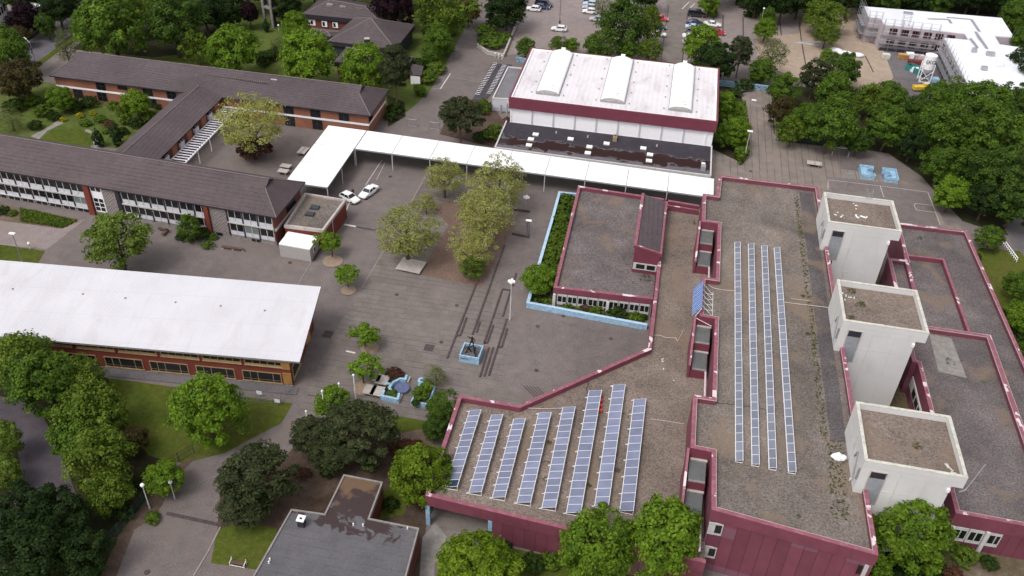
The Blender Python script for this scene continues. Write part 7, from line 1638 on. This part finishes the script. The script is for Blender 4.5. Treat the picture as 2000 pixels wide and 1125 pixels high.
# shrubs
B = [(30, 206, 40, 'bushd', 'dark shrub at the left border of the garden'), (140, 205, 40, 'bushd', 'dark garden shrub below the left lower window'),
 (172, 200, 34, 'bushd', 'dark shrub beside the garden door'), (82, 218, 34, 'bush', 'green garden shrub in the middle left'), (68, 246, 28, 'bushd', 'small round dark shrub by the garden path'), (105, 228, 26, 'bushd', 'dark low shrub above the garden lawn'),
 (124, 233, 16, 'bushyel', 'yellow flowering bush, leftmost of three'), (155, 225, 18, 'bushyel', 'yellow flowering bush, middle of three'), (181, 221, 13, 'bushyel', 'yellow flowering bush, rightmost of three'),
 (222, 206, 26, 'bush', 'shrub right of the garden door'), (245, 232, 30, 'bush', 'shrub in the middle of the garden'), (215, 243, 24, 'bushred', 'reddish brown shrub near the connecting wing'), (265, 240, 30, 'bushd', 'dark shrub against the connecting wing'),
 (345, 212, 20, 'bushd', 'small dark shrub below the window beside the wing'), (168, 240, 22, 'bush', 'low shrub right of the yellow bushes'),
 (355, 462, 26, 'bushd', 'dark shrub at the left of the planted bed by the classrooms'), (395, 456, 36, 'bushd', 'dark shrub in the middle of the planted bed'), (406, 478, 24, 'bush', 'round clipped bush at the front right of the planted bed'), (373, 470, 12, 'bush', 'small ball bush at the front of the planted bed'), (416, 462, 20, 'bush', 'green shrub touching the patterned brick panel'), (384, 440, 26, 'bush', 'light shrub behind the young tree in the planted bed'),
 (5, 412, 26, 'bushd', 'round hedge bush at the left border'), (24, 416, 18, 'bush', 'small hedge bush beside the planted strip'),
 (772, 212, 36, 'bushd', 'dark shrub at the foot of the tall pine'), (762, 228, 26, 'bushd', 'blue-green shrub below the tall pine'), (941, 210, 38, 'bush', 'clipped green shrub left of the store building'), (965, 262, 44, 'bush', 'round bright shrub beside the black annex roof'), (938, 268, 30, 'bushd', 'dark shrub behind the dark pine'), (993, 236, 22, 'bushred', 'bare reddish shrub at the annex corner'),
 (880, 60, 30, 'bush', 'bank shrub beside the road, topmost'), (868, 96, 34, 'bush', 'bank shrub beside the road, third'), (852, 132, 40, 'bush', 'bank shrub beside the globe lamp'), (838, 152, 38, 'bush', 'bank shrub below the globe lamp'), (822, 126, 34, 'bushd', 'dark bank shrub behind the garage'), (838, 60, 30, 'bushd', 'dark shrub at the edge of the parish lawn'), (884, 42, 28, 'bushd', 'dark bank shrub higher up the road'),
 (1500, 28, 20, 'bushd', 'small shrub in the island of the parking bays'), (1392, 26, 24, 'bush', 'shrub below the small bright tree at the parked row'), (1462, 28, 20, 'bushd', 'small dark shrub at the head of the empty bays'), (1475, 30, 16, 'bush', 'green shrub at the head of the empty bays'),
 (1455, 165, 36, 'bushd', 'dark shrub at the foot of the narrow pine'), (1437, 180, 30, 'bushd', 'dark shrub at the right corner of the hall'), (1480, 152, 30, 'bush', 'shrub behind the blue painted wall'), (1512, 178, 30, 'bush', 'shrub at the corner of the slab path'),
 (1890, 530, 26, 'bushd', 'dark shrub beside the east wing parapet, upper'), (1915, 560, 30, 'bushd', 'dark shrub beside the east wing parapet, middle'), (1950, 610, 34, 'bushd', 'dark shrub beside the east wing parapet, lower'), (1905, 500, 24, 'bushd', 'dark shrub under the small round lawn tree'), (1985, 655, 40, 'bushd', 'dark shrub by the right border below the bright tree'), (1970, 640, 30, 'bush', 'light shrub beside the dark one at the right border'),
 (590, 925, 34, 'bushred', 'dry brown shrub under the pines'), (555, 950, 30, 'bushd', 'dark shrub left of the grey roof'), (760, 985, 34, 'bushd', 'dark green shrub beside the grey roof projection'), (800, 880, 60, 'bushred', 'purple-brown shrub behind the round yellow-green tree'), (768, 870, 34, 'bushred', 'reddish shrub beside the leaning board fence'), (720, 905, 40, 'bushd', 'dark shrub behind the grey roof projection'), (640, 920, 34, 'bushd', 'dark shrub above the grey roof corner'),
 (1040, 1100, 50, 'bushd', 'dark shrub at the foot of the cladding wall, left'), (985, 1068, 30, 'bushd', 'low dark shrub at the foot of the blue column wall'), (1075, 1095, 40, 'bush', 'green shrub between the bright trees and the lime'),
 (1880, 1085, 50, 'bush', 'low shrub on the scrub below the east wing windows'), (1930, 1100, 36, 'bushd', 'dark low shrub on the scrub at the bottom right'), (1860, 1120, 40, 'bushred', 'dry reddish shrub at the bottom right'), (1645, 1108, 30, 'bushd', 'dark shrub at the corner of the high block'),
 (298, 1010, 30, 'bush', 'small clump of weeds on the driveway edge'), (240, 1000, 40, 'bushd', 'dark shrub behind the green bar fence'), (260, 945, 34, 'bushd', 'dark shrub under the spreading olive tree'), (300, 925, 34, 'bushd', 'dark shrub at the corner of the lawn'),
 (570, 62, 26, 'bushd', 'dark garden shrub near the bell tower'), (519, 50, 14, 'column', 'small dark cone tree beside the bell tower'), (225, 262, 24, 'column', 'dark columnar yew beside the garden path, right'), (190, 270, 20, 'column', 'dark columnar yew beside the garden lawn, left')]
B += [(60, 196, 34, 'bush', 'green shrub below the pale tree at the garden left'), (92, 200, 26, 'bushd', 'dark shrub left of the light garden tree'), (195, 232, 22, 'bush', 'low shrub between the yellow bushes and the lawn'), (238, 214, 30, 'bush', 'bright shrub left of the middle garden tree'), (290, 228, 34, 'bush', 'bright shrub right of the middle garden tree'), (310, 205, 24, 'bushd', 'dark shrub under the brick wing windows'), (240, 256, 24, 'bushd', 'dark shrub beside the right yew'), (148, 216, 20, 'bushd', 'small dark shrub above the yellow bushes'), (40, 180, 30, 'bushd', 'dark shrub under the brown-green tree'), (205, 258, 14, 'bush', 'small shrub at the end of the garden lawn')]
for b_ in B: plant(*b_)
for k, (px, py, w_) in enumerate(((952, 60, 40), (975, 40, 36), (962, 82, 44), (985, 72, 30), (1000, 30, 34), (985, 12, 40), (945, 78, 26), (1012, 8, 30))): plant(px, py, w_ * 1.1, 'bush', 'bright green shrub on the walled island between the drives', sv=.7, group='shrubs on the walled island')
for k in range(9): px = 1452 + k * 14; plant(px, 4 + (k % 3) * 5, 34, 'bushd', 'dark bush along the top edge of the parking bays', group='bushes along the top edge')
tag(leafbox('hedge', WL([(1440, 205), (1455, 205), (1462, 300), (1446, 318), (1436, 300)], .8), 0, 1.8, 'bush', 3500, .2, 9), 'clipped green hedge along the lamp post right of the hall', 'hedge')
tag(leafbox('hedge', WL([(808, 168), (828, 172), (832, 184), (812, 184)], .8), 0, 1.5, 'bush', 900, .18, 10), 'small clipped hedge block beside the white garage door', 'hedge')
tag(leafbox('hedge', WL([(500, 118), (540, 100), (545, 108), (512, 130)], .8), 0, 2.2, 'bushd', 1500, .2, 12), 'dark clipped hedge between the bright trees behind the brick wing', 'hedge')
tag(leafbox('strip_planting', WL([(40, 405), (150, 430), (122, 443), (40, 430)], .3), 0, .35, 'olive', 1600, .16, 13), 'low planting in the strip before the classroom wing', 'ground cover', kind='stuff')
tag(leafbox('courtyard_ivy', WL([(1650, 1105), (1830, 1050), (1850, 1125), (1700, 1180)], .3), 0, .5, 'dark', 2500, .2, 14), 'dark undergrowth below the tree at the nearest tower', 'ground cover', kind='stuff')
rr = random.Random(5)
for r_ in range(3):         # the wood beyond the car park and building site
    for k in range(15):
        px = 1380 + k * 46 + rr.uniform(-14, 14) + r_ * 12; py = (-8, -34, -62)[r_] + rr.uniform(-5, 5) + (k * .6)
        if r_ == 0 and px < 1440: continue
        if px > 1660 and r_ == 0: py -= 8
        plant(px, py, rr.uniform(52, 74), 'dark' if rr.random() < .75 else 'deep', 'dark woodland tree in the dense wood along the top border', sv=1.2, group='trees of the wood at the top border')
for px, py in ((1990, 30), (2010, 80), (1998, 120), (2030, 150)): plant(px, py, 70, 'green' if py < 90 else 'dark', 'woodland tree at the right border beside the new white roof', sv=1.1, group='trees at the right border beside the new roof')
for px, py in ((20, -30), (90, -30), (160, -25), (230, -40), (310, -30), (380, -30), (450, -30), (530, -30), (750, -30), (820, -40)): plant(px, py, 90, 'dark' if px % 20 else 'deep', 'dark tree beyond the gardens at the top left border', group='trees beyond the gardens')
b = MB()
for k in range(9):
    px = 1762 + k * 22 + rr.uniform(-6, 6); x, y = W(px, 22 + k * 2.2, 0); y += 18
    tk = thing('bare_trunk_tree', 'slim pale birch trunk at the edge of the wood behind the new roof', 'tree', (x, y, 0), 'pale birch trunks at the wood edge')
    b = MB(); b.tube((x, y, 0), (x + rr.uniform(-.8, .8), y, 12), .22, .1, 6); b.build('trunk', M['concrete'], tk)
    cm, tm, cz, hz = proto('dark', k % 3); c_ = bpy.data.objects.new('crown', cm); COL.objects.link(c_); c_.parent = tk; c_.scale = (2.2, 2.2, 2.2); c_.location = (0, 0, 10)

tag(leafbox('moss_strip', [(25.2, 82), (26.0, 82), (25.9, 112), (25.6, 140), (24.9, 140), (25.2, 110)], UZ - .8, UZ - .74, 'weed', 420, .13, 21), 'thin line of moss and weeds along the dark roof strip beside the towers', 'moss', kind='stuff')
tag(leafbox('moss_strip', [(25.4, 70), (27.4, 70), (27.8, 82), (25.8, 82)], UZ - .8, UZ - .74, 'weed', 200, .13, 22), 'patchy moss on the high roof left of the nearest tower', 'moss', kind='stuff')
